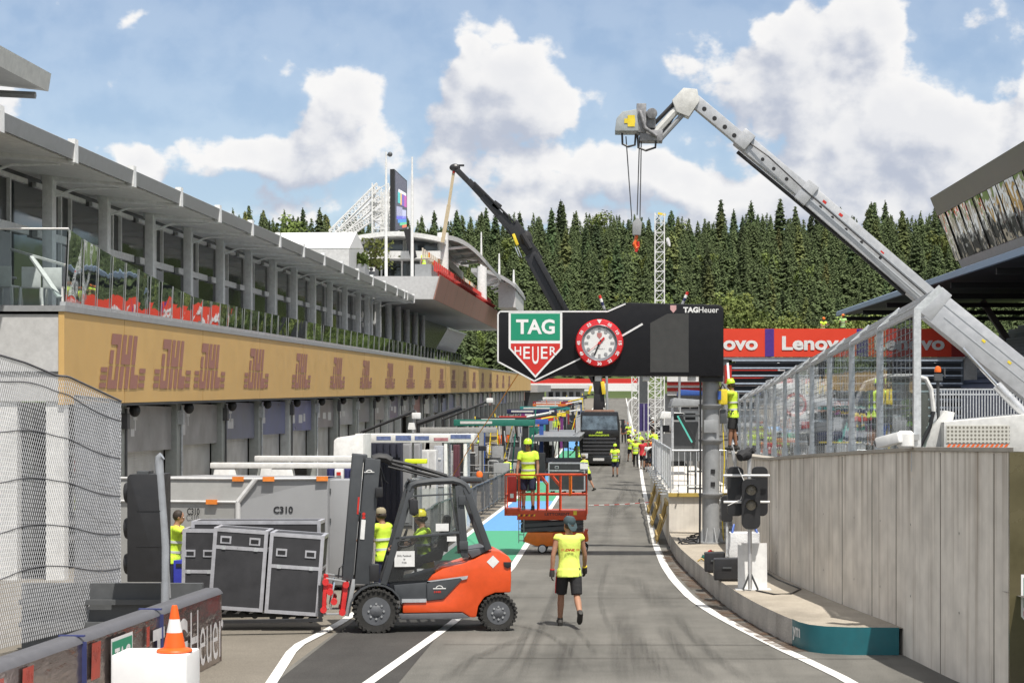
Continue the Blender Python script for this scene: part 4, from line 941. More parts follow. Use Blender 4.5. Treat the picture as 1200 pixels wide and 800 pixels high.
# printed board past the wall end
t_ = thing('banner_board', 'olive brown glossy board with a white edged shield at the right edge', 'board', (5.3, 21.6, 0))
mb = MB(); mb.b2((4.52, 21.75, -.02), (7.5, 21.82, 2.96)); mb.build('board', mat('olive_board', (.10, .085, .045), .25, var=.25, scale=1.5), t_)
SH = [(-.28, .34), (.28, .34), (.28, -.05), (0, -.36), (-.28, -.05)]
def shield(c, ux, n, w_, parent, side=1):
    """green over red watchmaker's shield, c centre, ux along, n out of the surface"""
    c = Vector(c); ux = Vector(ux); n = Vector(n); s = w_/.56
    GRN = mat('sign_green', (.012, .27, .15), .4, var=.03); RD = mat('sign_red', (.58, .028, .02), .4, var=.03); WH = mat('sign_white', (.80, .80, .80), .4, var=.02)
    def pl(pts, d, m, nm, pr):
        mb = MB(); mb.poly([c+ux*p[0]*s+Z1*p[1]*s+n*d for p in pts]); return mb.build(nm, m, pr, recalc=False)
    base = pl([(x*1.09, y*1.09) for x, y in SH], .004, WH, 'shield', parent)
    pl([(-.28, .34), (.28, .34), (.28, .035), (-.28, .035)], .008, GRN, 'shield_field', base)
    pl([(-.28, .0), (.28, .0), (.28, -.05), (0, -.36), (-.28, -.05)], .008, RD, 'shield_field', base)
    mb = MB(); mb.text('TAG', c+Z1*.19*s+n*.012, ux, Z1, .17*s, .44*s, bold=.03); mb.build('lettering', WH, base, recalc=False)
    mb = MB()
    for i, ch in enumerate('HEUER'):
        hh = [.10, .14, .20, .14, .10][i]; mb.text(ch, c+ux*(-.2+.1*i)*s+Z1*(-.035-hh/2)*s+n*.012, ux, Z1, hh*s, .075*s, bold=.01)
    mb.build('lettering', WH, base, recalc=False)
shield((5.0, 21.75, 1.12), (1, 0, 0), (0, -1, 0), .64, t_)
# glazed debris fence on the wall
fence = thing('glass_debris_fence', 'tall clear panel debris fence with galvanised posts on the concrete wall', 'fence', (4.2, 27, 2.5))
FG = glass_mat('fence_panel', (.86, .90, .93), .055, .86)
fx = lambda y: 4.15+.0141*(y-26.2)
fys = [26.2+4.15*k for k in range(13)]
ft = lambda y: interp([(26.2, 4.88), (77, 4.05)], y); fb = lambda y: interp([(26.2, 2.55), (77, 1.55)], y)
for i, y in enumerate(fys):
    x = fx(y); mb = MB(); mb.b2((x-.05, y-.055, fb(y)-.4), (x+.05, y+.055, ft(y))); mb.bar((x-.02, y, ft(y)-.05), (x+.34, y, ft(y)+.29), .10, .06, up=(0, 1, 0)); mb.b2((x-.08, y-.1, fb(y)-.05), (x+.08, y+.1, fb(y)-.03))
    mb.bar((x-.06, y, fb(y)+.06), (x-.06, y, fb(y)+.5), .05, .14)
    mb.build('post', GALV, fence)
    if i+1 < len(fys):
        y2 = fys[i+1]; x2 = fx(y2); mb = MB(); mb.bar((x, y, ft(y)-.03), (x2, y2, ft(y2)-.03), .07, .07); mb.build('rail', GALV, fence); mb = MB(); mb.bar((x, y, fb(y)+.12), (x2, y2, fb(y2)+.12), .06, .06); mb.build('rail', GALV, fence); mb = MB()
        mb.bar((x+.32, y, ft(y)+.27), (x2+.32, y2, ft(y2)+.27), .05, .05); mb.build('rail', GALV, fence); mb = MB(); mb.bar((x+.17, y, ft(y)+.14), (x2+.17, y2, ft(y2)+.14), .04, .04)
        mb.build('rail', GALV, fence)
        mb = MB(); mb.poly([(x, y+.06, fb(y)+.16), (x2, y2-.06, fb(y2)+.16), (x2, y2-.06, ft(y2)-.07), (x, y+.06, ft(y)-.07)]); pn = mb.build('panel', FG, fence, recalc=False)
        mb = MB(); 
        for k in range(1, 20): z0 = fb(y)+.16+(ft(y)-.07-fb(y)-.16)*k/20; z1 = fb(y2)+.16+(ft(y2)-.07-fb(y2)-.16)*k/20; mb.bar((x+.02, y, z0), (x2+.02, y2, z1), .010)
        for k in range(1, 9): u = k/9; mb.bar((x+.03+(x2-x)*u, y+(y2-y)*u, fb(y)+(fb(y2)-fb(y))*u+.16), (x+.03+(x2-x)*u, y+(y2-y)*u, ft(y)+(ft(y2)-ft(y))*u-.07), .008)
        mb.build('mesh', GALV, pn)
# pit wall deck and race track behind
mb = MB()
dys = [20, 40, 60, 85, 100, 114, 160, 230, 330]
TRK = ground_mat('race_track', (.085, .08, .075), (.12, .115, .105), .5, (1, .1, 1))
for a, c in zip(dys[:-1], dys[1:]):
    def dx(y): return 4.75 if y < 21.9 else (wx(y)+.2 if y < 49 else (3.0 if y < 100 else 3.4))
    mb.quad((dx(a), a, 1.3+zg(a)), (30, a, 1.3+zg(a)), (30, c, 1.3+zg(c)), (dx(c), c, 1.3+zg(c)))
mb.build('race_track', TRK, kind='structure', merge=True)
t_ = thing('pit_wall_deck', 'raised concrete pit wall deck with a stained end face behind the gantry pillar', 'platform', (2, 49.2, 0))
mb = MB(); ys_ = [49.2, 60, 70, 79]
for a, c in zip(ys_[:-1], ys_[1:]):
    mb.quad((1.30, a, zg(a)+1.34), (3.2, a, zg(a)+1.34), (3.2, c, zg(c)+1.34), (1.30, c, zg(c)+1.34)); mb.quad((1.30, a, zg(a)-.05), (1.30, a, zg(a)+1.34), (1.30, c, zg(c)+1.34), (1.30, c, zg(c)-.05))
mb.quad((1.30, 49.2, -.05), (2.9, 49.2, -.05), (2.9, 49.2, 1.34), (1.30, 49.2, 1.34)); mb.build('deck', CWALL, t_)
mb = MB(); mb.b2((1.28, 49.12, 1.30), (2.85, 49.19, 1.40)); mb.build('deck_edge', mat('deck_edge_yellow', (.45, .33, .08), .7, dirt=.5), t_)
# metal crowd barriers on the deck edge
def barrier_mb(w_, hgt=1.15, n=14):
    mb = MB(); mb.tube([(-w_/2, 0, .08), (-w_/2, 0, hgt), (w_/2, 0, hgt), (w_/2, 0, .08)], .026, 6); mb.bar((-w_/2, 0, .18), (w_/2, 0, .18), .03)
    bars = MB()
    for k in range(1, n): x = -w_/2+w_*k/n; bars.bar((x, 0, .18), (x, 0, hgt), .018)
    feet = []
    for x in (-w_/2+.15, w_/2-.15): feet.append(MB()); feet[-1].bar((x, -.28, .02), (x, .28, .02), .04, .03); feet[-1].bar((x, 0, .02), (x, 0, .2), .03)
    return mb, bars, feet
def barrier(label, group, loc, rz, w_=2.2, hgt=1.15, n=14, name='crowd_barrier'):
    t_ = thing(name, label, 'barrier', loc, rz, group); a, b_, c = barrier_mb(w_, hgt, n)
    a.build('frame', GALV, t_, local=True); b_.build('bars', GALV, t_, local=True); [q_.build('foot', GALV, t_, local=True) for q_ in c]; return t_
GB = 'metal crowd barriers along the pit wall deck'
pb = barrier('galvanised crowd barrier standing along the lane edge of the pit wall deck', GB, (1.34, 50.4, 1.345), R(90), 2.2, 1.2)
for k in range(1, 12): y = 50.4+2.32*k; copy_tree(pb, (1.34, y, 1.345+zg(y)), R(90)+rnd.uniform(-.03, .03))
pf = barrier('short crowd barrier across the front edge of the pit wall deck, left of the pillar', 'front deck barriers', (2.1, 49.3, 1.41), 0, 1.4, 1.1, 9)
# yellow taped timber hoarding leaning along the foot of the deck
HOARD = mat('timber_hoarding', (.50, .36, .13), .7, var=.3, scale=3)
for k in range(3):
    y = 50.0+k*7.5; t_ = thing('timber_pallet', ['pale timber pallet frame leaning on the deck face nearest the kerb', 'second timber pallet leaning on the deck face behind the nearest', 'third timber pallet along the deck face', 'fourth timber pallet along the deck face', 'fifth timber pallet along the deck face', 'farthest timber pallet leaning on the deck face'][k], 'pallet', (1.2, y, zg(y)), group='timber pallets at the foot of the deck')
    mb = MB()
    for j in range(7): mb.bar((.98+.03*(j%3), y+j*.36+.1*((j*5)%3), .03+zg(y)), (1.26, y+j*.36+.05*(j%4), .8+.35*((j*3)%4)/4+zg(y)), .07, .025)
    mb.build('slats', HOARD, t_)
    mb = MB()
    for h_ in (.15, .6, 1.05): xx = .93+.33*h_/1.12+.035; mb.bar((xx, y-.1, h_+.03+zg(y)), (xx, y+2.7, h_+.03+zg(y)), .05, .10)
    mb.build('bearer', HOARD, t_)
# ------------------------------------------------------------------ stands, lounge and banner bridge on the right
SEATB = mat('seat_blue_grey', (.10, .13, .20), .5, var=.2); STEELD = mat('dark_steelwork', (.035, .037, .042), .6)
t = thing('grandstand', 'dark grandstand under a long blue edged roof right of the banner', 'grandstand', (20, 100, 1.3))
mb = MB(); run(mb, [(20, 6.6), (20.1, 6.9), (46, 8.9), (46, 8.5)], 55, 172); mb.build('roof', STEELD, t)
mb = MB(); run(mb, [(19.85, 6.55), (19.99, 6.52), (19.99, 6.98), (19.85, 6.9)], 55, 172.1); mb.build('roof_edge', mat('blue_edge', (.25, .33, .45), .45, .2), t)
for k in range(9): mb = MB(); y = 60+14*k; run(mb, rect(20.5, 44, 6.15, 6.5), y, y+.3); mb.build('roof_beam', STEELD, t)
mb = MB()
prof = [(22, -4)]
for k in range(22): prof += [(22+k*.85, -.6+k*.36), (22+(k+1)*.85, -.6+k*.36)]
prof += [(41.5, -4)]; run(mb, prof, 55, 170); mb.build('terrace_steps', mat('terrace_concrete', (.16, .16, .165), .8, dirt=.2), t)
for k in range(0, 22, 1):
    mb = MB(); x = 22.25+k*.85; run(mb, rect(x, x+.12, -.6+k*.36, -.2+k*.36), 56, 169); run(mb, rect(x, x+.45, -.45+k*.36, -.40+k*.36), 56, 169); mb.build('seat_row', SEATB, t)
mb = MB(); run(mb, rect(41.5, 41.8, -4, 8.3), 55, 170); mb.build('back_wall', STEELD, t)
for k in range(5):
    y = 70+22*k; mb = MB(); mb.bar((33, y, zb(3.5, y)), (30.5, y, zb(7.3, y)), .6, .5); mb.build('raking_column', mat('column_grey', (.20, .20, .21), .6), t)
mb = MB(); run(mb, rect(21.8, 21.95, -4, -.35), 55, 170); mb.build('front_wall', SEATB, t)
t = thing('glazed_lounge', 'overhanging lounge with a leaning mirror glass front above the grandstand roof', 'building', (21, 100, zb(7.6, 100)))
FASC = mat('bronze_grey_fascia', (.20, .195, .185), .38, .35, var=.2, scale=.5)
mb = MB(); run(mb, [(19.85, 12.1), (20.32, 10.95), (22, 10.95), (40, 11.8), (40, 12.8)], 52, 120); mb.build('fascia', FASC, t)
mb = MB(); run(mb, [(21.45, 8.05), (21.72, 7.55), (23.5, 7.35), (40, 7.6), (40, 8.05)], 52, 119); mb.build('floor_slab', PLASTER, t)
mb = MB(); mb.quad((20.32, 120, zb(10.95, 120)), (21.45, 119, zb(8.05, 119)), (40, 119, zb(8.05, 119)), (40, 120, zb(10.95, 120))); mb.build('end_wall', FASC, t)
m, nt, b = new_mat('mirror_glass'); L = nt.links.new; b.inputs['Metallic'].default_value = 1; b.inputs['Roughness'].default_value = .03; b.inputs['Base Color'].default_value = (.40, .43, .42, 1)
tcn = N(nt, 'ShaderNodeTexCoord'); nn = N(nt, 'ShaderNodeTexNoise'); nn.inputs['Scale'].default_value = .55; nn.inputs['Detail'].default_value = 2; L(tcn.outputs['Object'], nn.inputs['Vector'])
bp = N(nt, 'ShaderNodeBump'); bp.inputs['Strength'].default_value = .6; bp.inputs['Distance'].default_value = .08; L(nn.outputs['Fac'], bp.inputs['Height']); L(bp.outputs[0], b.inputs['Normal'])
MIRR = m
g = random.Random(8)
for k in range(30):
    y = 52+k*2.26; d = [g.uniform(-.03, .03) for _ in range(4)]
    mb = MB(); mb.poly([(21.43+d[0], y, zb(8.06, y)), (21.43+d[1], y+2.2, zb(8.06, y+2.2)), (20.36+d[2], y+2.2, zb(10.94, y+2.2)), (20.36+d[3], y, zb(10.94, y))]); mb.build('window', MIRR, t, recalc=False)
    mb = MB(); mb.bar((21.40, y-.03, zb(8.0, y)), (20.33, y-.03, zb(10.97, y)), .025, .06, up=(0, 1, 0)); mb.build('mullion', BLACK, t)
# banner bridge
YB = 130
t = thing('banner_bridge', 'steel bridge carrying the red banner, with grey louvred panels below it', 'bridge', P(990, 455, YB))
def fbox(mb, x0, x1, y0, y1, Y, d): a = P(x0, y1, Y); c = P(x1, y0, Y); return mb.b2((a.x, Y, a.z), (c.x, Y+d, c.z))
mb = MB(); fbox(mb, 838, 1130, 418.5, 421, YB+.02, 1.6); mb.build('walkway', ALU, t)
mb = MB(); fbox(mb, 862, 1131, 421.5, 500, YB+.6, .3); mb.build('louvre_wall', LOUV, t)
mb = MB(); fbox(mb, 1131, 1145, 418, 505, YB+.1, .8); mb.build('column', OFFWHITE, t)
mb = MB(); fbox(mb, 846, 854, 418, 505, YB+.3, .8); mb.build('column', GREYP, t)
BR_ = mat('banner_red', (.72, .055, .022), .5, var=.04, scale=.6); BRD = mat('banner_dark_red', (.28, .02, .02), .5); PUR = mat('banner_purple', (.075, .03, .24), .5)
t = thing('red_banner', 'long red banner with white lettering and purple divisions across the bridge', 'banner', P(990, 418, YB))
mb = MB(); fbox(mb, 812, 1115, 385, 418, YB-.12, .1); bn = mb.build('banner_cloth', BR_, t)
mb = MB(); fbox(mb, 1115, 1131, 385, 418, YB-.12, .1); mb.build('banner_cloth', BRD, t, label='dark red end of the banner')
for x0, x1 in ((896.5, 907), (1004, 1017)): mb = MB(); fbox(mb, x0, x1, 385.3, 417.7, YB-.135, .01); mb.build('divider', PUR, t)
for xc, wd in ((849, 78), (956.5, 80), (1066, 82)): mb = MB(); mb.text('Lenovo', P(xc, 402, YB-.16), X1, Z1, 16.5*YB/F, wd*YB/F, bold=.035); mb.build('lettering', WHITE, t, recalc=False)
t = thing('red_roofed_stand', 'low red and white roofed stand below the left end of the red banner', 'kiosk', P(880, 450, 122))
mb = MB(); mb.prism([(0, 0), (3.4, .5), (3.4, .95), (0, 1.2)], P(850, 449, 122), X1, Z1, (0, 2, 0)); mb.build('roof', RED, t)
mb = MB(); fbox(mb, 862, 920, 428, 470, 123, 2); mb.build('wall', OFFWHITE, t); mb = MB(); fbox(mb, 905, 918, 436, 442, 122.9, .1); mb.build('sign', RED, t)
# white box truck with a red ring, seen through the glass fence
t = thing('box_truck', 'white box truck with a red ring emblem parked behind the glass fence', 'truck', (6.3, 70, 1.3))
YT = 70
mb = MB(); fbox(mb, 903, 976, 444, 508, YT, 2.4); bx = mb.build('cargo_box', WHITE, t, bevel=.04)
mb = MB(); c = P(932, 474, YT-.02); 
for k in range(28):
    a0, a1 = 2*math.pi*k/28, 2*math.pi*(k+1)/28
    mb.quad(*[c+Vector((math.cos(a)*r_, 0, math.sin(a)*r_)) for a, r_ in ((a0, .44), (a1, .44), (a1, .34), (a0, .34))])
mb.bar(c+Vector((-.2, 0, -.25)), c+Vector((.05, 0, .22)), .07, .004); mb.bar(c+Vector((-.05, 0, -.1)), c+Vector((.28, 0, .0)), .07, .004); mb.build('ring_emblem', RED, bx)
mb = MB(); fbox(mb, 939, 952, 494, 502, YT-.02, .01); mb.build('red_label', RED, bx)
mb = MB(); fbox(mb, 903, 976, 508, 512, YT-.01, 2.3); mb.build('chassis', DKGREY, t)
for px in (914, 962): mb = MB(); mb.lathe([(.42, 0), (.46, .05), (.46, .25), (.3, .28)], P(px, 520, YT), Y1, 18); mb.build('wheel', RUBBER, t)
mb = MB(); fbox(mb, 905, 935, 513, 518, YT-.03, .05); mb.build('reflector_strip', ORANGE, t)
t = thing('blue_lorry', 'dark blue and silver lorry with yellow stripe behind the middle fence panels', 'truck', (8.7, 62, 1.3))
mb = MB(); fbox(mb, 958, 1012, 506, 522, 62, 2.4); mb.build('body', NAVY, t, bevel=.05); mb = MB(); fbox(mb, 956, 1006, 470, 506, 62.1, 2.2); mb.build('cab', ALU, t, bevel=.08); mb = MB(); fbox(mb, 962, 1000, 475, 490, 62.05, .1); mb.build('window', GLASSD, t)
mb = MB(); fbox(mb, 960, 1010, 517, 519, 61.97, .05); mb.build('stripe', YEL, t)
for px in (970, 1000): mb = MB(); mb.lathe([(.4, 0), (.45, .05), (.45, .3), (.3, .3)], P(px, 528, 62), Y1, 16); mb.build('wheel', RUBBER, t)
# railing fence in front of the stand
t = thing('bar_railing', 'grey vertical bar railing behind the white crane vehicle', 'fence', P(1150, 500, 62))
mb = MB()
for k in range(34): px = 1093+k*3.4; mb.bar(P(px, 506, 62), P(px, 456, 62), .035)
for py in (456, 462, 495): mb.bar(P(1092, py, 62), P(1210, py, 62), .05)
mb.build('bars', GALV, t)
# ------------------------------------------------------------------ white telescopic crane vehicle
Yc = 45.0
t = thing('crane_vehicle', 'white rotating telehandler with a long silver telescopic boom over the lane', 'crane', P(1130, 545, Yc))
VW = mat('machine_white', (.62, .62, .60), .4, dirt=.2, coat=.2); BOOM = mat('boom_silver', (.50, .51, .53), .42, .35, var=.1, dirt=.1)
def seg(a, b_, th, dep, name, m, dY=0.0, bev=.015, parent=None):
    mb = MB(); A = P(a[0], a[1], Yc); B = P(b_[0], b_[1], Yc); A.y += dY; B.y += dY
    mb.bar(A, B, th*Yc/F, dep, up=(0, 1, 0)); return mb.build(name, m, parent or t, bevel=bev)
b4 = seg((1092, 358), (1236, 474), 37, .58, 'boom_section', BOOM)
b3 = seg((938, 222), (1100, 361), 24, .46, 'boom_section', BOOM)
b2_ = seg((868, 164), (950, 232), 19, .38, 'boom_section', BOOM)
b1_ = seg((806, 112), (880, 174), 14.5, .30, 'boom_section', BOOM)
# strip along each section, holes
for (a, c, pr, dp) in (((1100, 354), (1230, 459), b4, .295), ((1104, 372), (1226, 470), b4, .295), ((945, 224), (1092, 350), b3, .235), ((942, 230), (1088, 357), b3, .235)):
    mb = MB(); A = P(*a, Yc); B = P(*c, Yc); A.y -= dp; B.y -= dp; mb.bar(A, B, .03, .012, up=(0, 1, 0)); mb.build('weld_rib', ALU, pr)
def holes(pts, pr, dep, r_=.075):
    for px, py in pts:
        mb = MB(); c = P(px, py, Yc); c.y -= dep/2+.004; mb.lathe([(0, 0), (r_, 0), (r_, .002)], c, (0, 1, 0), 14); mb.build('lightening_hole', BLACKM, pr, recalc=False)
holes([(825, 129), (837, 140), (849, 150), (860, 160)], b1_, .30, .055); holes([(893, 188), (906, 199), (921, 211)], b2_, .38, .045); holes([(960, 244), (974, 256), (990, 270), (1008, 285), (1030, 303)], b3_ if False else b3, .46, .04)
for (px, py, w_) in ((871, 162, 21), (943, 224, 27), (1094, 354, 39)):
    mb = MB(); A = P(px-5, py-4+2, Yc); B = P(px+7, py+6+2, Yc); mb.bar(A, B, w_*Yc/F, .60, up=(0, 1, 0)); mb.build('boom_collar', BOOM, t, bevel=.02)
mb = MB(); mb.tube([P(864, 178, Yc-.1), P(928, 231, Yc-.1), P(1010, 300, Yc-.1), P(1060, 345, Yc-.1)], .045, 8); mb.build('hydraulic_line', BLACK, t)
mb = MB(); mb.tube([P(1128, 408, Yc-.35), P(1170, 453, Yc-.35)], .05, 10); mb.build('ram_rod', CHROME, t, smooth=True)
mb = MB(); mb.tube([P(1168, 451, Yc-.35), P(1216, 501, Yc-.35)], .12, 12); mb.build('ram_cylinder', ALU, t, smooth=True)
for px, py, pr_, dp_ in ((965, 238, b3, .235), (984, 253, b3, .235), (1032, 297, b3, .235), (1150, 400, b4, .295), (1180, 425, b4, .295)):
    mb = MB(); c = P(px, py, Yc); c.y -= dp_; mb.box(c, (.10, .006, .06), Matrix.Rotation(R(40), 3, 'Y')); mb.build('warning_label', RED if px < 1100 else YEL, pr_)
mb = MB(); mb.tube([P(868, 160, Yc-.22), P(900, 183, Yc-.3), P(940, 220, Yc-.3), P(1000, 272, Yc-.3), P(1088, 348, Yc-.33)], .018, 6); mb.build('hydraulic_hose', BLACK, t)
# head: knuckle, jib arms and winch box
mb = MB(); mb.prism([(-.32, -.02), (-.05, .27), (.28, .24), (.33, -.05), (.08, -.42), (-.22, -.3)], P(803, 118, Yc)-Vector((0, .22, 0)), X1, Z1, (0, .44, 0)); mb.build('knuckle', VW, t, bevel=.015)
for k, (a, c, r_) in enumerate([((799, 122), (768, 156), .10), ((806, 128), (774, 163), .06), ((794, 117), (764, 148), .05), ((790, 135), (772, 166), .04)]):
    mb = MB(); mb.tube([P(*a, Yc-.1), P(*c, Yc-.1)], r_, 8); mb.build('jib_arm', [VW, GREYP, BLACK, BLACK][k], t)
mb = MB(); mb.b2(P(746, 155, Yc-.3), P(757, 126, Yc+.3)); mb.b2(P(757, 150, Yc-.2), P(768, 134, Yc+.25)); mb.b2(P(750, 165, Yc-.25), P(776, 156, Yc+.25)); mb.tube([P(764, 133, Yc-.34), P(764, 133, Yc+.34)], .13, 14); mb.tube([P(750, 130, Yc-.34), P(756, 150, Yc-.34), P(770, 160, Yc-.3)], .05, 8); mb.build('winch', mat('machine_grey', (.26, .26, .27), .5, .3, var=.4, scale=9), t, bevel=.02)
mb = MB(); mb.prism([(0, 0), (.04, .30), (.18, .46), (.52, .52), (.57, 0)], P(720.5, 156, Yc)-Vector((0, .34, 0)), X1, Z1, (0, .68, 0)); wb = mb.build('winch_cover', GREYP if False else mat('winch_grey', (.36, .39, .40), .45), t, bevel=.02)
mb = MB(); c = P(738, 142, Yc-.35); mb.b2((c.x-.13, c.y-.002, c.z-.05), (c.x+.13, c.y, c.z+.06)); mb.b2((c.x-.05, c.y-.003, c.z-.13), (c.x+.12, c.y-.001, c.z+.14)); mb.build('yellow_emblem', YEL, wb)
for pts in ([(729, 156), (729.5, 169), (736, 172), (744, 170), (745, 157)], [(747, 158), (748, 173), (757, 176.5), (768, 173), (769, 160)]):
    mb = MB(); mb.tube([P(*p, Yc-.2) for p in pts], .03, 6); mb.build('guard_loop', BLACK, t)
t2 = thing('hook_block', 'grey hook block with orange hook hanging on wire ropes from the crane head', 'hook', P(746, 292, Yc))
for a, c in (((733.5, 160), (740.5, 258)), ((749.5, 160), (746.7, 252)), ((751.5, 165), (750, 257))):
    mb = MB(); mb.tube([P(*a, Yc), P(*c, Yc)], .014, 5); mb.build('wire_rope', DKGREY, t2)
mb = MB(); mb.prism([(-.1, -.2), (.1, -.2), (.13, .1), (.03, .22), (-.1, .1)], P(746, 266, Yc)-Vector((0, .09, 0)), X1, Z1, (0, .18, 0)); mb.build('block', GREYP, t2, bevel=.02)
mb = MB(); mb.tube([P(746.5, 274, Yc), P(745, 281, Yc), P(743.5, 286, Yc), P(745.5, 291, Yc), P(749, 289, Yc)], [.04, .04, .05, .05, .03], 8); mb.build('hook', ORANGE, t2)
mb = MB(); mb.tube([P(747.5, 283, Yc), P(748, 288, Yc), P(745, 295, Yc)], .04, 6); mb.build('shackle', RED, t2)
# cab
mb = MB()
fr = [(1000, 528), (1003, 470), (1014, 449), (1036, 441), (1072, 440.5), (1085, 444), (1091, 456), (1094, 482)]
mb.tube([P(*p, Yc-.55) for p in fr], .06, 8); mb.build('cab_frame', VW, t, smooth=True)
mb = MB(); mb.tube([P(*p, Yc+.55) for p in fr], .06, 8); mb.build('cab_frame', VW, t, smooth=True)
CABG = glass_mat('cab_glass', (.62, .75, .72), .08, .80)
mb = MB(); mb.poly([P(*p, Yc-.53) for p in fr[1:]] + [P(1084, 528, Yc-.53), P(1006, 528, Yc-.53)]); mb.build('side_window', CABG, t, recalc=False)
mb = MB(); q = [P(*p, Yc) for p in fr[2:6]]
for a, c in zip(q[:-1], q[1:]): mb.quad(a+Vector((0, -.55, .02)), c+Vector((0, -.55, .02)), c+Vector((0, .55, .02)), a+Vector((0, .55, .02)))
mb.build('cab_roof', VW, t)
mb = MB(); mb.prism([(0, 0), (.75, 0), (1.0, .95), (.75, 1.0)], P(1070, 530, Yc-.5), X1, Z1, (0, 1.0, 0)); mb.build('cab_rear', VW, t, bevel=.03)
mb = MB(); mb.tube([P(1094, 482, Yc-.58), P(1090, 500, Yc-.58), P(1076, 528, Yc-.58)], .045, 8); mb.build('door_post', BLACK, t)
mb = MB(); mb.b2(P(1055, 526, Yc-.2), P(1082, 498, Yc+.3)); mb.b2(P(1074, 500, Yc-.2), P(1084, 462, Yc+.3)); mb.build('driver_seat', BLACKM, t, bevel=.05)
mb = MB(); mb.tube([P(1100, 500, Yc-.4), P(1099, 446, Yc-.4)], .04, 8); mb.b2(P(1096, 446, Yc-.5), P(1103, 438, Yc-.3)); mb.tube([P(1107, 442, Yc-.4), P(1107, 432, Yc-.4)], .02, 6); mb.build('beacon_post', DKGREY, t)
mb = MB(); mb.lathe([(.075, 0), (.08, .06), (.06, .13), (0, .15)], P(1099, 436, Yc-.4), Z1, 14); mb.build('beacon', mat('beacon_orange', (.85, .16, .02), .25), t, smooth=True)
# chassis
mb = MB(); mb.prism([(0, 0), (0, .72), (3.2, 1.02), (3.2, 0)], P(1106, 530, Yc-.9), X1, Z1, (0, 1.9, 0)); ch = mb.build('superstructure', VW, t, bevel=.03)
m, nt, b = new_mat('perforated_panel'); L = nt.links.new; tcn = N(nt, 'ShaderNodeTexCoord'); vr = N(nt, 'ShaderNodeTexVoronoi'); vr.inputs['Scale'].default_value = 11; vr.inputs['Randomness'].default_value = 0; L(tcn.outputs['Object'], vr.inputs['Vector'])
cr = N(nt, 'ShaderNodeValToRGB'); cr.color_ramp.elements[0].color = (.18, .17, .14, 1); cr.color_ramp.elements[1].color = (.56, .55, .50, 1); cr.color_ramp.elements[0].position = .28; cr.color_ramp.elements[1].position = .36; L(vr.outputs['Distance'], cr.inputs[0]); L(cr.outputs[0], b.inputs['Base Color']); b.inputs['Roughness'].default_value = .5
mb = MB(); mb.b2(P(1109, 519, Yc-.915), P(1183, 498, Yc-.895)); mb.build('engine_grille', m, ch)
for k in range(13):
    mb = MB(); a = P(1109+k*5.6, 524, Yc-.915); mb.add([a, a+Vector((.06, 0, 0)), a+Vector((.12, 0, .08)), a+Vector((.06, 0, .08))], [(0, 1, 2, 3)]); mb.build('warning_stripe', ORANGE, ch, recalc=False)
mb = MB(); mb.b2(P(1076, 536, Yc-.9), P(1240, 530, Yc+1)); mb.b2(P(990, 545, Yc-.8), P(1240, 536, Yc+.9)); mb.build('chassis_beam', DKGREY, t)
mb = MB(); mb.tube([P(1078, 527, Yc-1.1), P(1187, 527, Yc-1.1)], .055, 8); mb.build('outrigger_pipe', ALU, t, smooth=True)
for px in (1030, 1200): 
    for dy in (-.9, .9): mb = MB(); mb.lathe([(.3, -.2), (.55, -.18), (.6, -.05), (.6, .1), (.55, .2)], P(px, 568, Yc)+Vector((0, dy, 0)), Y1, 18); mb.build('wheel', RUBBER, t)
# ------------------------------------------------------------------ small right-hand things
t = thing('security_camera', 'white surveillance camera on a bracket at the near fence post', 'camera', P(1060, 528, 26.3))
mb = MB(); mb.bar(P(1030, 519, 26.2), P(1057, 512, 25.9), .17, .15); mb.build('camera_housing', WHITE, t, bevel=.025)
mb = MB(); mb.lathe([(.09, 0), (.12, .03), (.12, .2), (.08, .24)], P(1061, 518, 26.0)+Vector((0, 0, -.08)), Z1, 16); mb.build('camera_head', WHITE, t, smooth=True)
mb = MB(); mb.bar(P(1064, 512, 26.05), P(1075, 512, 26.15), .08); mb.bar(P(1050, 515, 26.0), P(1060, 515, 26.0), .06); mb.build('bracket', GREYP, t)
mb = MB(); mb.lathe([(.055, 0), (.06, .02)], P(1029, 519.5, 26.18), P(1030, 519, 26.2)-P(1057, 512, 25.9), 14); mb.build('lens_shade', BLACK, t)
# signal pole with back to back lamp heads
Ys = 32.4; s_ = Ys/F
t = thing('signal_pole', 'pit lane signal pole with a black two lamp head before two backing boards', 'traffic light', P(880, 690, Ys))
mb = MB(); mb.tube([P(879, 690, Ys), P(878, 535, Ys)], .038, 10); mb.build('pole', ALU, t, smooth=True)
for py in (557, 588): mb = MB(); mb.tube([P(848, py, Ys-.02), P(902, py, Ys-.02)], .022, 8); mb.build('cross_bar', WHITE, t)
def rrect(w_, h_, r_, n=5):
    pts = []
    for cx_, cy_, a0 in ((w_/2-r_, h_/2-r_, 0), (-w_/2+r_, h_/2-r_, 90), (-w_/2+r_, -h_/2+r_, 180), (w_/2-r_, -h_/2+r_, 270)):
        for k in range(n+1): a = R(a0+90*k/n); pts.append((cx_+r_*math.cos(a), cy_+r_*math.sin(a)))
    return pts
for px in (862, 890.5): mb = MB(); mb.prism(rrect(.275, .85, .09), P(px, 575.5, Ys+.10), X1, Z1, (0, .16, 0)); mb.build('backing_board', BLACK, t)
mb = MB(); mb.prism(rrect(.315, .86, .11), P(880.3, 590.5, Ys-.22), X1, Z1, (0, .16, 0)); hd = mb.build('lamp_head', BLACK, t)
LENS = mat('signal_lens', (.24, .22, .18), .25, var=.3, scale=60, bump=.4, bscale=90)
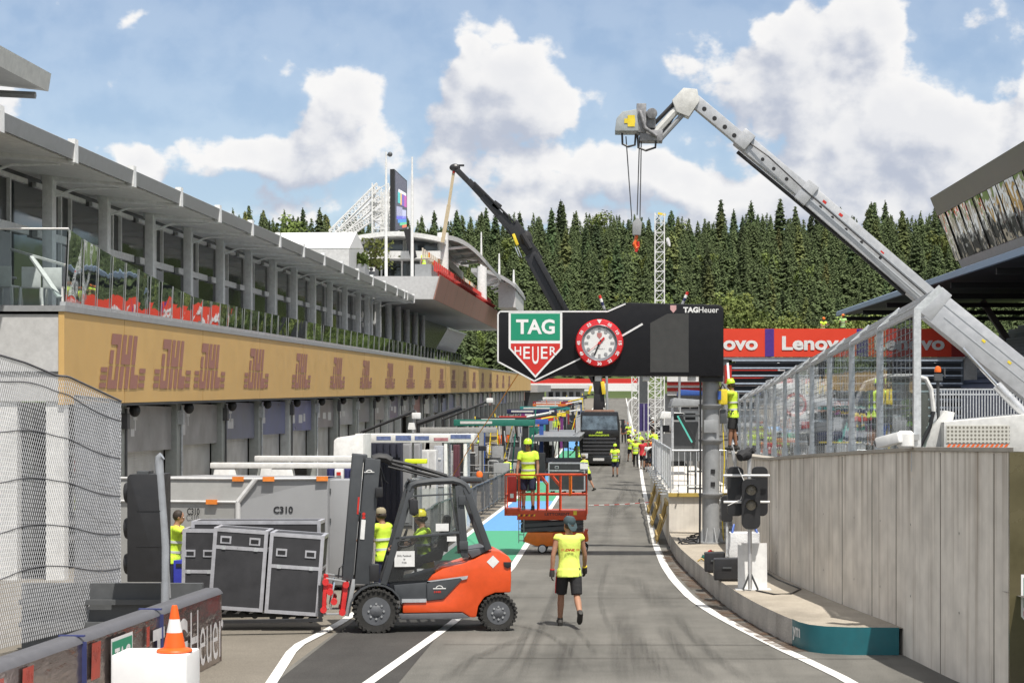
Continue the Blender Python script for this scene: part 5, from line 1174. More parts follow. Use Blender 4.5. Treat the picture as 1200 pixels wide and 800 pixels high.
for py in (574, 591.5):
    mb = MB(); c = P(880.3, py, Ys-.222); mb.lathe([(0, -.02), (.06, -.015), (.088, 0)], c, (0, 1, 0), 20); ln = mb.build('lens', LENS, hd, smooth=True)
    mb = MB(); n_ = 14
    for k in range(n_):
        a0, a1 = R(-20+220*k/n_), R(-20+220*(k+1)/n_); p0 = c+Vector((math.cos(a0)*.1, 0, math.sin(a0)*.1)); p1 = c+Vector((math.cos(a1)*.1, 0, math.sin(a1)*.1)); mb.quad(p0, p1, p1+Vector((0, -.1, 0)), p0+Vector((0, -.1, 0)))
    mb.build('lens_hood', BLACK, hd)
mb = MB(); mb.tube([P(865, 548, Ys-.1), P(874, 568, Ys-.12), P(868, 585, Ys-.1), P(853, 592, Ys-.1)], .008, 5); mb.build('cable', WHITE, t)
mb = MB(); mb.ball(P(872, 533, Ys-.05), (.14, .13, .10)); mb.tube([P(867, 536, Ys-.2), P(878, 528, Ys)], .07, 10); mb.tube([P(880, 525, Ys), P(884, 530, Ys)], .05, 8); mb.build('floodlight', BLACKM, t)
for dx, dy in ((-.13, -.1), (.13, -.1), (.0, .16)):
    mb = MB(); b0 = P(879, 690, Ys); mb.bar(b0+Vector((0, 0, .30)), b0+Vector((dx, dy, 0)), .018, .03); mb.build('foot_strut', DKGREY, t)
t = thing('white_board', 'plain white board standing behind the foot of the signal pole', 'board', P(882, 690, 32.7))
a = P(882, 690, 32.75); mb = MB(); mb.box(a+Vector((0, .06, .40)), (.51, .03, .80), Matrix.Rotation(R(-5), 3, 'X')); mb.build('board', WHITE, t)
mb = MB(); mb.box(a+Vector((0, -.1, .008)), (.62, .4, .012)); mb.build('base_plate', OFFWHITE, t)
t = thing('bulk_bag', 'white woven bulk bag standing against the wall behind the signal pole', 'bag', P(872, 668, 36))
a = P(872, 0, 35.8); a.z = KZ
def bag(mb, c, w_, d_, h_):
    rings = []
    for k in range(8):
        u = k/7; bulge = 1+.10*math.sin(math.pi*u); rings.append([c+Vector((x*w_/2*bulge+rnd.uniform(-.02, .02), y*d_/2*bulge+rnd.uniform(-.02, .02), h_*u)) for x, y in [(-.96, -1), (-.3, -1.06), (.3, -1.06), (.96, -1), (1.05, 0), (.96, 1), (0, 1.05), (-.96, 1), (-1.05, 0)]])
    n = 9; vs = [v for r_ in rings for v in r_]; fs = [(i*n+k, i*n+(k+1) % n, (i+1)*n+(k+1) % n, (i+1)*n+k) for i in range(7) for k in range(n)]; fs.append(tuple(7*n+k for k in range(n))); mb.add(vs, fs)
mb = MB(); bag(mb, a, .54, .5, .80); mb.build('sack', mat('woven_white', (.66, .67, .68), .8, bump=.5, bscale=40), t, smooth=True)
for sx in (-1, 1): mb = MB(); mb.tube([a+Vector((sx*.24, -.2, .78)), a+Vector((sx*.2, -.1, .95)), a+Vector((sx*.24, .15, .78))], .02, 6); mb.build('loop', BLUEP, t)
# monitors / black cases on the pavement
for px, py, w_, h_, lab in ((852, 681, 30, 27, 'black loudspeaker case on the pavement nearest the white board'), (838, 671, 24, 24, 'black case half hidden on the pavement behind the nearer one')):
    Yk = GY(py, KZ); a = P(px, 0, Yk); a.z = KZ; k_ = Yk/F; t = thing('black_case', lab, 'case', a)
    mb = MB(); mb.prism([(-w_*k_/2, .02), (w_*k_/2, .02), (w_*k_/2, h_*k_), (-w_*k_/2, h_*k_*.97)], a, X1, Z1, (0, .36, 0)); mb.build('shell', BLACK, t, bevel=.02)
    mb = MB(); mb.bar(a+Vector((-.08, -.01, h_*k_*.6)), a+Vector((.08, -.01, h_*k_*.6)), .03); mb.build('handle', DKGREY, t)
    mb = MB(); mb.b2(a+Vector((-w_*k_/2+.04, -.004, .05)), a+Vector((w_*k_/2-.04, -.001, h_*k_*.5))); mb.build('grille', BLACKM, t)
t = thing('cable_bundle', 'thin black cable lying in loops along the foot of the concrete wall', 'cable', (3.2, 32, KZ))
mb = MB(); mb.tube([Vector((x, y, KZ+.015)) for x, y in ((2.35, 32.3), (2.6, 31.6), (2.9, 31.7), (3.15, 32.6), (3.02, 33.6), (2.9, 34.6), (2.82, 36))], .014, 5); mb.build('cable', BLACK, t)
t = thing('tool_pile', 'small pile of ropes, clamps and tools at the kerb edge of the pavement', 'tools', (1.75, 39.5, KZ)); g = random.Random(9)
for k in range(14):
    a = Vector((1.7+g.uniform(-.05, .55), 39.6+g.uniform(-1.0, 1.0), KZ+.03)); mb = MB(); d = Vector((g.uniform(-.2, .2), g.uniform(-.2, .2), g.uniform(0, .12))); mb.tube([a, a+d*.5+Vector((0, 0, .06)), a+d], .02+.02*g.random(), 6); mb.build('tool', [YEL, GREYP, HOARD, RED, DKGREY, GREENP][k % 6], t)

t = thing('seating_stand', 'temporary stand of blue grey bench rows beyond the glass fence', 'grandstand', (12, 96, 1.6))
for k in range(11):
    y = 96+.8*k; z = 1.9+.44*k; x0 = P(858, 0, y).x; x1 = P(1128, 0, y).x
    mb = MB(); mb.b2((x0, y, z+.22), (x1, y+.42, z+.30)); mb.build('bench', mat('bench_blue_grey', (.36, .41, .48), .5, var=.2), t); mb = MB(); mb.b2((x0, y+.5, z-.25), (x1, y+.55, z+.12)); mb.build('riser', STEELD, t)
for px in (860, 925, 990, 1060, 1126):
    mb = MB(); x = P(px, 0, 96).x; mb.bar((x, 96, 1.5), (x+.2, 105, 6.4), .12); mb.build('raker', GALV, t)
# ------------------------------------------------------------------ sign gantry over the lane
Yg = 44.7; k_ = Yg/F
t = thing('sign_gantry', 'black overhead sign with a red rimmed watch face on a grey round pillar', 'sign', P(833, 640, Yg))
OUT = [(582.5, 366), (585, 363.7), (711, 363.7), (732, 354.5), (843, 357), (848, 361), (848, 441), (652.5, 439.5), (626, 447.5), (582, 424)]
OUT3 = [P(x, y, Yg-.5) for x, y in OUT]
SIGNB = mat('sign_black', (.010, .010, .012), .45, var=.1, spec=.25)
mb = MB(); n = len(OUT3); D = Vector((0, .75, 0)); mb.add(OUT3+[p+D for p in OUT3], [tuple(range(n)), tuple(range(2*n-1, n-1, -1))]+[(i, i+n, (i+1) % n+n, (i+1) % n) for i in range(n)]); body = mb.build('sign_box', SIGNB, t, bevel=.03)
def sp_(x, y, d=.0): return P(x, y, Yg-.5-d*0)+Vector((0, -.006-d, 0))
def sline(pts, w_, m, nm):
    mb = MB()
    for a, c in zip(pts[:-1], pts[1:]): mb.bar(sp_(*a), sp_(*c), w_, .012, up=(0, 1, 0))
    return mb.build(nm, m, body)
SW = mat('sign_white_line', (.72, .72, .72), .5)
sline([(733, 356), (712, 365), (586, 365), (583.6, 368), (583.6, 423.5), (626, 446.3), (680, 420)], .035, SW, 'edge_line')
sline([(728, 394), (753, 379.5)], .045, SW, 'edge_line'); 
mb = MB(); mb.poly([sp_(762, 378.5), sp_(782, 367.5), sp_(807, 367.5), sp_(807, 436), sp_(762, 436)]); mb.build('display_panel', mat('display_off', (.045, .045, .043), .5), body, recalc=False)
shield(sp_(627.5, 402.3, -.002), X1, (0, -1, 0), 57*k_, body)
MW_ = 0
mb = MB(); mb.text('TAG', sp_(809.5, 363, .002), X1, Z1, 6.6*k_, 17.5*k_, bold=.05); mb.text('Heuer', sp_(830.5, 363, .002), X1, Z1, 6.6*k_, 23*k_, bold=.01); mb.build('lettering', WHITE, body, recalc=False)
mb = MB(); c = sp_(789, 362, .002); q = 7*k_/.56; mb.poly([c+X1*x*q+Z1*y*q for x, y in SH]); mb.build('small_shield', mat('shield_pink', (.55, .32, .32), .5), body, recalc=False)
# watch
wc = P(702.5, 402, Yg-.5)
mb = MB(); mb.lathe([(.30, .0), (.56, .0), (.565, .08), (.54, .12), (.42, .135), (.40, .10)], wc, (0, -1, 0), 48, cap=False); bez = mb.build('bezel', mat('bezel_red', (.62, .02, .025), .3, coat=.4, var=.03), body, smooth=True)
mb = MB(); mb.lathe([(0, .085), (.40, .085)], wc, (0, -1, 0), 48); dial = mb.build('dial', mat('dial_white', (.74, .74, .73), .4, var=.03), body)
mb = MB(); mb.lathe([(.36, .088), (.40, .10), (.42, .137), (.43, .13)], wc, (0, -1, 0), 48, cap=False); mb.build('dial_ring', mat('ring_grey', (.25, .25, .27), .3, .4), body, smooth=True)
def on(r_, a, d): return wc+Vector((math.sin(a)*r_, -d, math.cos(a)*r_))
WH = mat('sign_white', (.80, .80, .80), .4)
for i, s in enumerate(['60', '05', '10', '15', '20', '25', '30', '35', '40', '45', '50', '55']):
    if i == 0: continue
    a = R(30*i); mb = MB(); rx = Vector((math.cos(a), 0, -math.sin(a))); ry = Vector((math.sin(a), 0, math.cos(a)))
    if 3 < i < 9: rx, ry = -rx, -ry
    mb.text(s, on(.487, a, .132), rx, ry, .075, .10, bold=.03); mb.build('minute_number', WH, bez, recalc=False)
mb = MB(); a = wc+Vector((0, -.132, .50)); mb.poly([a+Vector((-.06, 0, .05)), a+Vector((.06, 0, .05)), a+Vector((0, 0, -.05))]); mb.build('minute_number', WH, bez, recalc=False)
GR_ = mat('marker_grey', (.30, .30, .31), .4)
for i in range(12):
    a = R(30*i); mb = MB(); c = on(.30, a, .088)
    if i % 3: mb.lathe([(.030, 0), (.042, .002), (.042, .006), (.03, .007)], c, (0, -1, 0), 14)
    else: mb.bar(on(.26, a, .09), on(.35, a, .09), .055, .008, up=(0, 1, 0))
    mb.build('hour_marker', GR_, dial)
for i in range(60):
    pass
mb = MB(); 
for i in range(60): mb.bar(on(.365, R(6*i), .089), on(.385, R(6*i), .089), .008, .004, up=(0, 1, 0))
mb.build('minute_track', GR_, dial)
RD_ = mat('hand_red', (.55, .02, .02), .4)
mb = MB(); mb.bar(on(-.05, R(42), .098), on(.17, R(42), .098), .05, .006, up=(0, 1, 0)); mb.build('hour_hand', RD_, dial)
mb = MB(); mb.bar(on(-.08, R(203), .104), on(.31, R(203), .104), .032, .006, up=(0, 1, 0)); mb.build('minute_hand', BLACK, dial)
mb = MB(); mb.bar(on(-.12, R(232), .110), on(.33, R(232), .110), .010, .004, up=(0, 1, 0)); mb.lathe([(.035, .10), (.03, .12)], wc, (0, -1, 0), 14); mb.build('second_hand', RD_, dial)
mb = MB(); c = wc+Vector((0, -.09, .17)); mb.poly([c+X1*x*.2+Z1*y*.2 for x, y in SH]); mb.build('small_shield', mat('shield_mute', (.45, .18, .17), .5), dial, recalc=False)
mb = MB(); mb.text('FORMULA 1', wc+Vector((0, -.09, -.135)), X1, Z1, .03, .24); mb.build('lettering', BLACK, dial, recalc=False)
for px in (701, 757, 810.5): mb = MB(); mb.b2(P(px-4, 446, Yg-.42), P(px+4, 440.5, Yg+.1)); mb.build('lamp_box', OFFWHITE, t, bevel=.01)
# pillar
PG = mat('pillar_grey', (.30, .31, .32), .5, dirt=.15)
pc = P(833, 0, Yg); pc.z = KZ; zt = P(0, 447, Yg).z
def zz(py): return P(0, py, Yg).z
mb = MB(); mb.tube([(pc.x, Yg, KZ), (pc.x, Yg, zt)], .205, 22); pil = mb.build('pillar', PG, t, smooth=True)
for py in (475, 516, 579): mb = MB(); mb.lathe([(.205, -.10), (.29, -.02), (.30, .0), (.30, .03), (.21, .03)], (pc.x, Yg, zz(py)), Z1, 22); mb.build('flange', PG, pil, smooth=True)
mb = MB(); mb.lathe([(.36, 0), (.36, .04), (.21, .04)], (pc.x, Yg, KZ+.002), Z1, 22)
mb.build('base_plate', PG, pil)
for k in range(8): a = R(45*k+20); d = Vector((math.cos(a), math.sin(a), 0)); mb = MB(); c = Vector((pc.x, Yg, KZ+.04)); s2 = Vector((-d.y, d.x, 0))*.012; mb.add([c+d*.2-s2, c+d*.34-s2, c+d*.2+Z1*.35-s2, c+d*.2+s2, c+d*.34+s2, c+d*.2+Z1*.35+s2], [(0, 1, 2), (5, 4, 3), (0, 3, 4, 1), (1, 4, 5, 2), (2, 5, 3, 0)]); mb.build('gusset', PG, pil)
mb = MB(); mb.b2(P(820, 447, Yg-.3), P(846, 441, Yg+.3)); mb.build('head_beam', BLACK, t)
for py in (552, 567): mb = MB(); mb.b2(P(833, py+2.5, Yg-.22), P(838, py-2.5, Yg-.2)); mb.build('box_opening', BLACKM, pil)
for py in (495,): mb = MB(); mb.b2(P(825, py+12, Yg-.24), P(841, py-3, Yg-.195)); mb.build('access_hatch', PG, pil, bevel=.01)
mb = MB(); mb.tube([P(821, 447, Yg-.25), P(820.5, 560, Yg-.25), P(820, 636, Yg-.3), P(800, 638, Yg-.5), P(795, 630, Yg-.3)], .028, 6); mb.build('cable', BLACK, pil)
# orange guy rope from the sign down to the apron
t = thing('guy_rope', 'orange rope running from the sign tip down to the apron', 'rope', P(530, 570, 60))
mb = MB(); mb.tube([P(608, 437, Yg+.2), P(580, 480, Yg+5), P(553, 520, Yg+10), P(528, 562, Yg+14)], .014, 5); mb.build('rope', mat('rope_orange', (.75, .30, .05), .8), t)
# ------------------------------------------------------------------ scissor lift
Yl = 46.6; q = Yl/F; t = thing('scissor_lift', 'red orange scissor lift platform standing on the painted lane', 'lift', (P(640, 0, Yl).x, Yl+.4, 0))
RO = mat('lift_red', (.62, .075, .02), .42, dirt=.1); OO = mat('lift_orange', (.80, .19, .015), .42, dirt=.1)
def l3(px, py, d=0.0): v = P(px, py, Yl); v.y += d; return v
W_ = .85
def lrail(pts, d, nm='guard_rail', m=None, r_=.020): mb = MB(); mb.tube([l3(x, y, d) for x, y in pts], r_, 7); return mb.build(nm, m or RO, t, smooth=True)
for d in (0, W_):
    lrail([(592, 601), (592, 556.5), (687, 556.5), (687, 604)], d); lrail([(608, 579.5), (687, 579.5)], d)
    for x in (608, 630, 656): lrail([(x, 557, ), (x, 598)], d)
    lrail([(632, 557), (640.5, 568), (640.5, 598)], d); lrail([(645, 557), (656, 570)], d); lrail([(668, 557), (668, 581)], d, 'gate_post', OO, .03)
for x in (592, 687): mb = MB(); mb.tube([l3(x, 556.5, 0), l3(x, 556.5, W_)], .02, 7); mb.tube([l3(x, 580, 0), l3(x, 580, W_)], .02, 7); mb.build('guard_rail', RO, t)
mb = MB(); mb.b2(l3(606, 609, 0), l3(687, 598, W_)); mb.build('toe_board', RO, t, bevel=.008)
mb = MB(); mb.b2(l3(591, 604, .02), l3(609, 596, W_-.02)); mb.build('extension_deck', RO, t, bevel=.008)
mb = MB(); mb.b2(l3(595, 588, -.04), l3(605, 558, .22)); cb = mb.build('control_box', RED, t, bevel=.02)
mb = MB(); mb.b2(l3(598, 583, -.045), l3(602, 578, -.041)); mb.build('label_plate', WHITE, cb)
for k in range(7): mb = MB(); a = l3(607+k*3.0, 604.6, -.004); mb.add([a, a+Vector((.03, 0, 0)), a+Vector((.055, 0, .05)), a+Vector((.025, 0, .05))], [(0, 1, 2, 3)]); mb.build('warning_stripe', YEL if k % 2 == 0 else BLACK, t, recalc=False)
mb = MB(); mb.text('LETTORENT', l3(653, 602, -.006), X1, Z1, .07, .62, bold=.02); mb.build('lettering', BLACK, t, recalc=False)
mb = MB(); mb.b2(l3(672, 603, -.005), l3(676, 598, -.003)); mb.build('yellow_label', YEL, t)
for d in (.12, W_-.12):
    for yy in (611, 617): mb = MB(); mb.bar(l3(610, yy+5, d), l3(683, yy, d), .05, .09); mb.bar(l3(610, yy, d+.05), l3(683, yy+5, d+.05), .05, .09); mb.build('scissor_arm', DKGREY, t)
mb = MB(); mb.b2(l3(615, 622, .2), l3(682, 612, W_-.2)); mb.build('hydraulic_pack', BLACK, t, bevel=.02)
mb = MB(); mb.prism([(0, 0), (.12, .22), (1.60, .22), (1.64, .0), (1.2, -.12), (.35, -.12)], l3(612, 634, .02), X1, Z1, (0, W_-.04, 0)); mb.build('chassis', OO, t, bevel=.02)
mb = MB(); mb.b2(l3(648, 638, -.01), l3(682, 624, .1)); mb.build('side_tray', RO, t, bevel=.02)
mb = MB(); mb.prism([(0, 0), (.10, .42), (.02, .42), (-.08, 0)], l3(684.5, 640, 0), X1, Z1, (0, .5, 0)); mb.build('rear_guard', RO, t)
for px, py in ((635.5, 643.3), (683.5, 641.5)):
    for d in (.02, W_-.14):
        mb = MB(); c = l3(px, py, d); c.z = .115; mb.lathe([(.05, -.005), (.10, -.01), (.115, 0), (.115, .11), (.1, .12)], c, Y1, 20); wl_ = mb.build('wheel', RUBBER, t)
        mb = MB(); mb.lathe([(0, -.014), (.04, -.016), (.085, -.012), (.09, -.002)], c, Y1, 18); mb.build('rim', WHITE, wl_)
mb = MB(); 
for k in range(4): mb.bar(l3(608, 612+k*7, -.02), l3(614, 612+k*7, -.02), .02)
mb.bar(l3(608, 608, -.02), l3(608, 636, -.02), .02); mb.bar(l3(614, 608, -.02), l3(614, 636, -.02), .02); mb.build('ladder', GREYP, t)
# flight case behind, pushed by a worker
def flight_case(name, label, c, w_, d_, h_, rot, lid=.35, m=None, cat='case', casters=True, group=None, handles=2, tilt=None):
    t = thing(name, label, cat, c, rot, group)
    T = Matrix.Rotation(tilt, 3, 'Y') if tilt else Matrix.Identity(3)
    def Bx(mb, lo, hi): 
        ce = Vector([(lo[i]+hi[i])/2 for i in range(3)]); mb.box(T @ ce, [hi[i]-lo[i] for i in range(3)], T)
    z0 = .13 if casters else 0
    PAN = m or mat('case_panel', (.038, .038, .042), .55, var=.25, scale=3, dirt=.12)
    EDG = mat('case_edge', (.58, .58, .62), .35, .5)
    mb = MB(); Bx(mb, (-w_/2, 0, z0), (w_/2, d_, z0+h_)); mb.build('body', PAN, t, local=True)
    e = .045; mb = MB(); pr = .006
    for x in (-w_/2, w_/2-e):
        Bx(mb, (x-pr, -pr, z0-pr), (x+e+pr, e, z0+h_+pr)); Bx(mb, (x-pr, d_-e, z0-pr), (x+e+pr, d_+pr, z0+h_+pr)); Bx(mb, (x-pr-.001, e, z0+h_-e), (x+e+pr+.001, d_-e, z0+h_+pr+.001))
    for z in (z0, z0+h_-e, z0+h_*(1-lid)):
        Bx(mb, (-w_/2+e+pr, -pr-.001, z-pr), (w_/2-e-pr, e, z+e+pr)); Bx(mb, (-w_/2+e+pr, d_-e, z-pr), (w_/2-e-pr, d_+pr, z+e+pr))
        if z > z0:
            Bx(mb, (-w_/2-pr-.002, e, z-pr), (-w_/2+e, d_-e, z+e)); Bx(mb, (w_/2-e, e, z-pr), (w_/2+pr+.002, d_-e, z+e))
    mb.build('edging', EDG, t, local=True)
    for k in range(handles):
        x = (-w_*.27 if k == 0 else w_*.27); z = z0+h_*(1-lid*.55); mb = MB(); Bx(mb, (x-.085, -.012, z-.06), (x+.085, -.003, z+.06)); hp = mb.build('handle_plate', EDG, t, local=True)
        mb = MB(); Bx(mb, (x-.06, -.016, z-.035), (x+.06, -.0125, z+.03)); mb.build('handle_recess', BLACK, hp, local=True)
    for x in (-w_*.3, w_*.3):
        zl_ = z0+h_*(1-lid)+.02; mb = MB(); Bx(mb, (x-.03, -.016, zl_-.03), (x+.03, -.0075, zl_+.03)); mb.build('latch', GALV, t, local=True)
    if casters:
        for x in (-w_/2+.12, -w_*.12, w_*.12, w_/2-.12):
            for y in (.1, d_-.1):
                mb = MB(); c_ = T @ Vector((x, y, .055)); mb.lathe([(.02, -.02), (.052, -.016), (.052, .016), (.02, .02)], c_, X1 if False else Y1, 14); mb.bar(c_+Vector((0, 0, .02)), c_+Vector((.02, 0, .075)), .05, .03); mb.build('caster', RUBBER, t, local=True)
    return t
a = G(668, 576); a.z = 0
fc = flight_case('flight_case', 'wide black flight case on the lane beyond the scissor lift', (-2.35, 83.5, 0), 1.65, .8, 1.25, R(-8), .3, handles=1)
mb = MB(); mb.b2((-1.75, 83.36, 1.1), (-1.40, 83.37, 1.34)); mb.build('paper_label', WHITE, None, label='white paper label stuck on the flight case beyond the lift', cat='label', loc=(-1.6, 83.4, 1.1))
# ------------------------------------------------------------------ crane lorry
Yt = 116.0; zt0 = zg(Yt); t = thing('crane_lorry', 'black crane lorry facing the camera in the pit lane with bronze roof', 'truck', (P(702.5, 0, Yt).x, Yt, zt0))
TB = mat('lorry_black', (.018, .018, .018), .3, coat=.3, dirt=.05); BRZ = mat('lorry_bronze', (.30, .17, .12), .35, .3)
def t3(px, py, d=0.0): v = P(px, py, Yt); v.y += d; return v
mb = MB(); mb.prism([(0, 0), (0, 2.2), (.12, 2.95), (2.40, 2.95), (2.52, 2.2), (2.52, 0)], t3(678.6, 538, .12), X1, Z1, (0, 2.2, 0)); mb.build('cab', TB, t, bevel=.06)
mb = MB(); mb.prism([(0, 0), (.15, .32), (1.95, .32), (2.1, 0)], t3(682.5, 486, .25), X1, Z1, (0, 1.8, 0)); mb.build('roof_spoiler', BRZ, t, bevel=.05)
mb = MB(); mb.quad(t3(681, 503.5, .05), t3(724, 503.5, .05), t3(722.5, 487.2, .10), t3(682.5, 487.2, .10)); mb.build('windscreen', mat('lorry_glass', (.16, .20, .23), .12, .6, spec=1.0, var=.7, scale=2), t, recalc=False)
mb = MB(); mb.b2(t3(680, 512, .05), t3(725, 504, .11)); fp = mb.build('front_panel', TB, t, bevel=.02)
mb = MB(); mb.text('ABS', t3(702, 506.5, .03), X1, Z1, .12, .45, bold=.03, shear=.2); mb.text('KRANTRANSPORTE', t3(702, 509.8, .03), X1, Z1, .10, 1.25, bold=.02); mb.build('lettering', LIME, fp, recalc=False)
mb = MB()
for k in range(5): mb.b2(t3(683, 515+k*4.2, .0), t3(722, 512.6+k*4.2, .11))
mb.build('grille', mat('grille_black', (.075, .075, .08), .35, .3), t)
mb = MB(); mb.b2(t3(678, 543, -.05), t3(727, 533, .4)); mb.build('bumper', TB, t, bevel=.04)
for x0, x1 in ((679, 689), (716, 726)): mb = MB(); mb.b2(t3(x0, 537, -.06), t3(x1, 531, .1)); mb.build('headlight', mat('headlight_glass', (.62, .63, .65), .1), t, bevel=.02)
mb = MB(); mb.b2(t3(695, 539.5, -.07), t3(708, 536.5, -.05)); mb.build('number_plate', OFFWHITE, t)
for px in (675.5, 730): mb = MB(); mb.b2(t3(px-2, 507, .2), t3(px+2, 491, .4)); mb.bar(t3(px, 492, .3), t3(702+(px-702)*.85, 492, .4), .05); mb.build('wing_mirror', BLACK, t, bevel=.03)
for px in (682, 723): mb = MB(); c = t3(px, 0, 1.0); c.z = zt0+.5; mb.lathe([(.3, -.15), (.48, -.14), (.5, -.05), (.5, .1), (.4, .15)], c, X1, 20); mb.build('wheel', RUBBER, t)
mb = MB(); mb.text('^', t3(696, 501.5, .06), X1, Z1, .1); mb.tube([t3(684, 504, .05), t3(700, 499, .1)], .012); mb.tube([t3(702, 504, .05), t3(718, 500, .1)], .012); mb.build('wiper', BLACK, t)
mb = MB(); mb.b2((t3(680, 0).x, Yt+2.6, zg(Yt)+.9), (t3(725, 0).x, Yt+10, zg(Yt)+1.15)); mb.build('load_bed', DKGREY, t)
for dy in (5.5, 7.0, 8.4):
    for sx in (-1.05, 1.05): mb = MB(); mb.lathe([(.3, -.15), (.48, -.14), (.5, -.05), (.5, .1), (.4, .15)], (t3(702.5, 0).x+sx, Yt+dy, zg(Yt+dy)+.5), X1, 16); mb.build('wheel', RUBBER, t)
# crane column and folding boom
Yk = Yt+3.2
def c3(px, py, d=0.0): v = P(px, py, Yk); v.y += d; return v
def cseg(a, c, w0, dep, nm, m, d=0, pr=None):
    mb = MB(); mb.bar(c3(*a, d), c3(*c, d), w0*Yk/F, dep, up=(0, 1, 0)); return mb.build(nm, m, pr or t, bevel=.03)
CB = mat('crane_black', (.02, .02, .022), .4, dirt=.05)
cseg((701, 486), (702, 462), 12, .7, 'crane_column', CB)
cseg((704, 478), (698, 430), 11, .6, 'crane_column', CB)
cseg((700, 445), (621, 298), 15, .6, 'main_boom', CB); cseg((668, 372), (628, 298), 6, .3, 'boom_ram', CB, -.4)
cseg((630, 306), (600, 262), 15, .55, 'knuckle_joint', CB)
mb = MB(); mb.ball(c3(616, 281), (.45, .4, .6)); mb.tube([c3(612, 275, -.4), c3(622, 292, -.4)], .18); mb.build('winch_drum', BLACKM, t)
cseg((622, 296), (586, 252), 11, .45, 'outer_boom', CB); cseg((592, 260), (566, 230), 9, .4, 'outer_boom', CB); cseg((572, 237), (549, 212), 7.5, .34, 'outer_boom', CB); cseg((553, 217), (532, 195.5), 6.5, .28, 'outer_boom', CB)
cseg((604, 262), (556, 214), 2.2, .1, 'extension_ram', CB, -.3); cseg((586, 244), (578, 238), 8, .4, 'ram_clamp', CB)
mb = MB(); mb.ball(c3(533, 196.5), (.35, .2, .25)); mb.bar(c3(537, 194), c3(544, 194), .12); mb.build('boom_head', CB, t)
cseg((602, 275), (607, 288), 3.4, .2, 'ram_sleeve', YEL, -.45); cseg((604, 290), (609, 302), 1.2, .1, 'ram_rod', CHROME, -.45); cseg((607, 290), (612, 303), 1.0, .1, 'ram_rod', CHROME, -.45)
cseg((693, 452), (690, 462), 3, .3, 'yellow_cover', YEL, -.4); cseg((706, 447), (708, 462), 4.5, .3, 'yellow_cover', YEL, -.4)
t2 = thing('lifting_sling', 'beige webbing sling hanging from the tip of the black crane boom', 'sling', c3(518.5, 283))
mb = MB(); mb.bar(c3(532, 199), c3(526, 240), .18, .04, up=(0, 1, 0)); mb.bar(c3(526, 240), c3(518.5, 284), .24, .04, up=(0, 1, 0)); mb.build('webbing', mat('webbing_beige', (.48, .40, .27), .85), t2); mb = MB(); mb.tube([c3(533, 197), c3(531.5, 203)], .09); mb.build('shackle', RED, t2)
# ------------------------------------------------------------------ towers, panels and pit wall stands behind the sign
t = thing('lattice_mast', 'tall white lattice mast rising above the right half of the sign', 'mast', P(773, 520, 85)); mb = MB(); lattice(mb, P(773, 522, 85), P(773, 250, 85), .42, 24, .022); mb.build('lattice', WHITE, t)
mb = MB(); mb.lathe([(0, 0), (.18, .05), (.22, .12)], P(781, 284, 85), (1, -.3, .2), 12); mb.build('dish', WHITE, t); mb = MB(); mb.bar(P(771, 250, 85), P(780, 252, 85), .1); mb.build('mast_head', YEL, t)
for px, lab in ((744.5, 'short white lattice column left of the dark panel'), (767, 'wide white lattice column right of the dark panel below the sign')):
    t = thing('lattice_column', lab, 'truss', P(px, 520, 92)); mb = MB(); lattice(mb, P(px, 515, 92), P(px, 430, 92), .34 if px < 750 else .62, 9, .022); mb.build('lattice', WHITE, t)
t = thing('panel_tower', 'tall dark screen panel with a purple lower half between lattice columns', 'panel', P(754, 505, 95))
mb = MB(); fbox(mb, 747, 760, 440, 472, 95, .3); mb.build('dark_panel', DKGREY, t); mb = MB(); fbox(mb, 747.5, 761.5, 472.5, 505, 95, .3); mb.build('purple_panel', mat('panel_purple', (.045, .03, .13), .5), t)
mb = MB(); fbox(mb, 754, 755.5, 473, 505, 94.9, .05); mb.build('seam', mat('seam_lilac', (.3, .28, .4), .5), t)
t = thing('white_hoop', 'white bent tube hoop beside the lorry roof', 'frame', P(735, 500, 110)); mb = MB(); mb.tube([P(738, 500, 110), P(736, 482, 110), P(737, 471, 110), P(742, 466, 110), P(746, 467, 110)], .06, 8); mb.build('tube', WHITE, t, smooth=True)
def timing_stand(label, px0, px1, py_roof, py_base, Y, roofm, frontm):
    t = thing('timing_stand', label, 'booth', P((px0+px1)/2, py_base, Y), group='covered timing stands on the pit wall')
    mb = MB(); a = P(px0, py_roof, Y); c = P(px1, py_roof, Y); mb.prism([(0, 0), (c.x-a.x, 0), (c.x-a.x+.1, .22), (.1, .3)], a, X1, Z1, (0, 4, 0)); mb.build('roof', roofm, t, bevel=.03)
    for px in (px0+2, px1-2):
        mb = MB(); mb.tube([P(px, py_base, Y+.2), P(px, py_roof, Y+.2)], .05, 8); mb.build('post', GALV, t)
    mb = MB(); fbox(mb, px0+2, px1-3, py_roof+18, py_base, Y+.6, .6); mb.build('desk', frontm, t); 
    for k in range(2): mb = MB(); w2 = (px1-px0)/3; fbox(mb, px0+3+k*(w2+2), px0+3+k*(w2+2)+w2, py_roof+8, py_roof+16, Y+.9, .08); mb.build('monitor', BLACK, t)
timing_stand('grey roofed timing stand just left of the gantry pillar', 786, 822, 476, 540, 66, GREYP, DKGREY)
timing_stand('white draped timing stand on the deck behind the crowd barriers', 773, 799, 490, 530, 78, WHITE, GREYP)
timing_stand('far blue roofed timing stand behind the gantry pillar', 795, 824, 463, 500, 98, BLUEP, OFFWHITE)
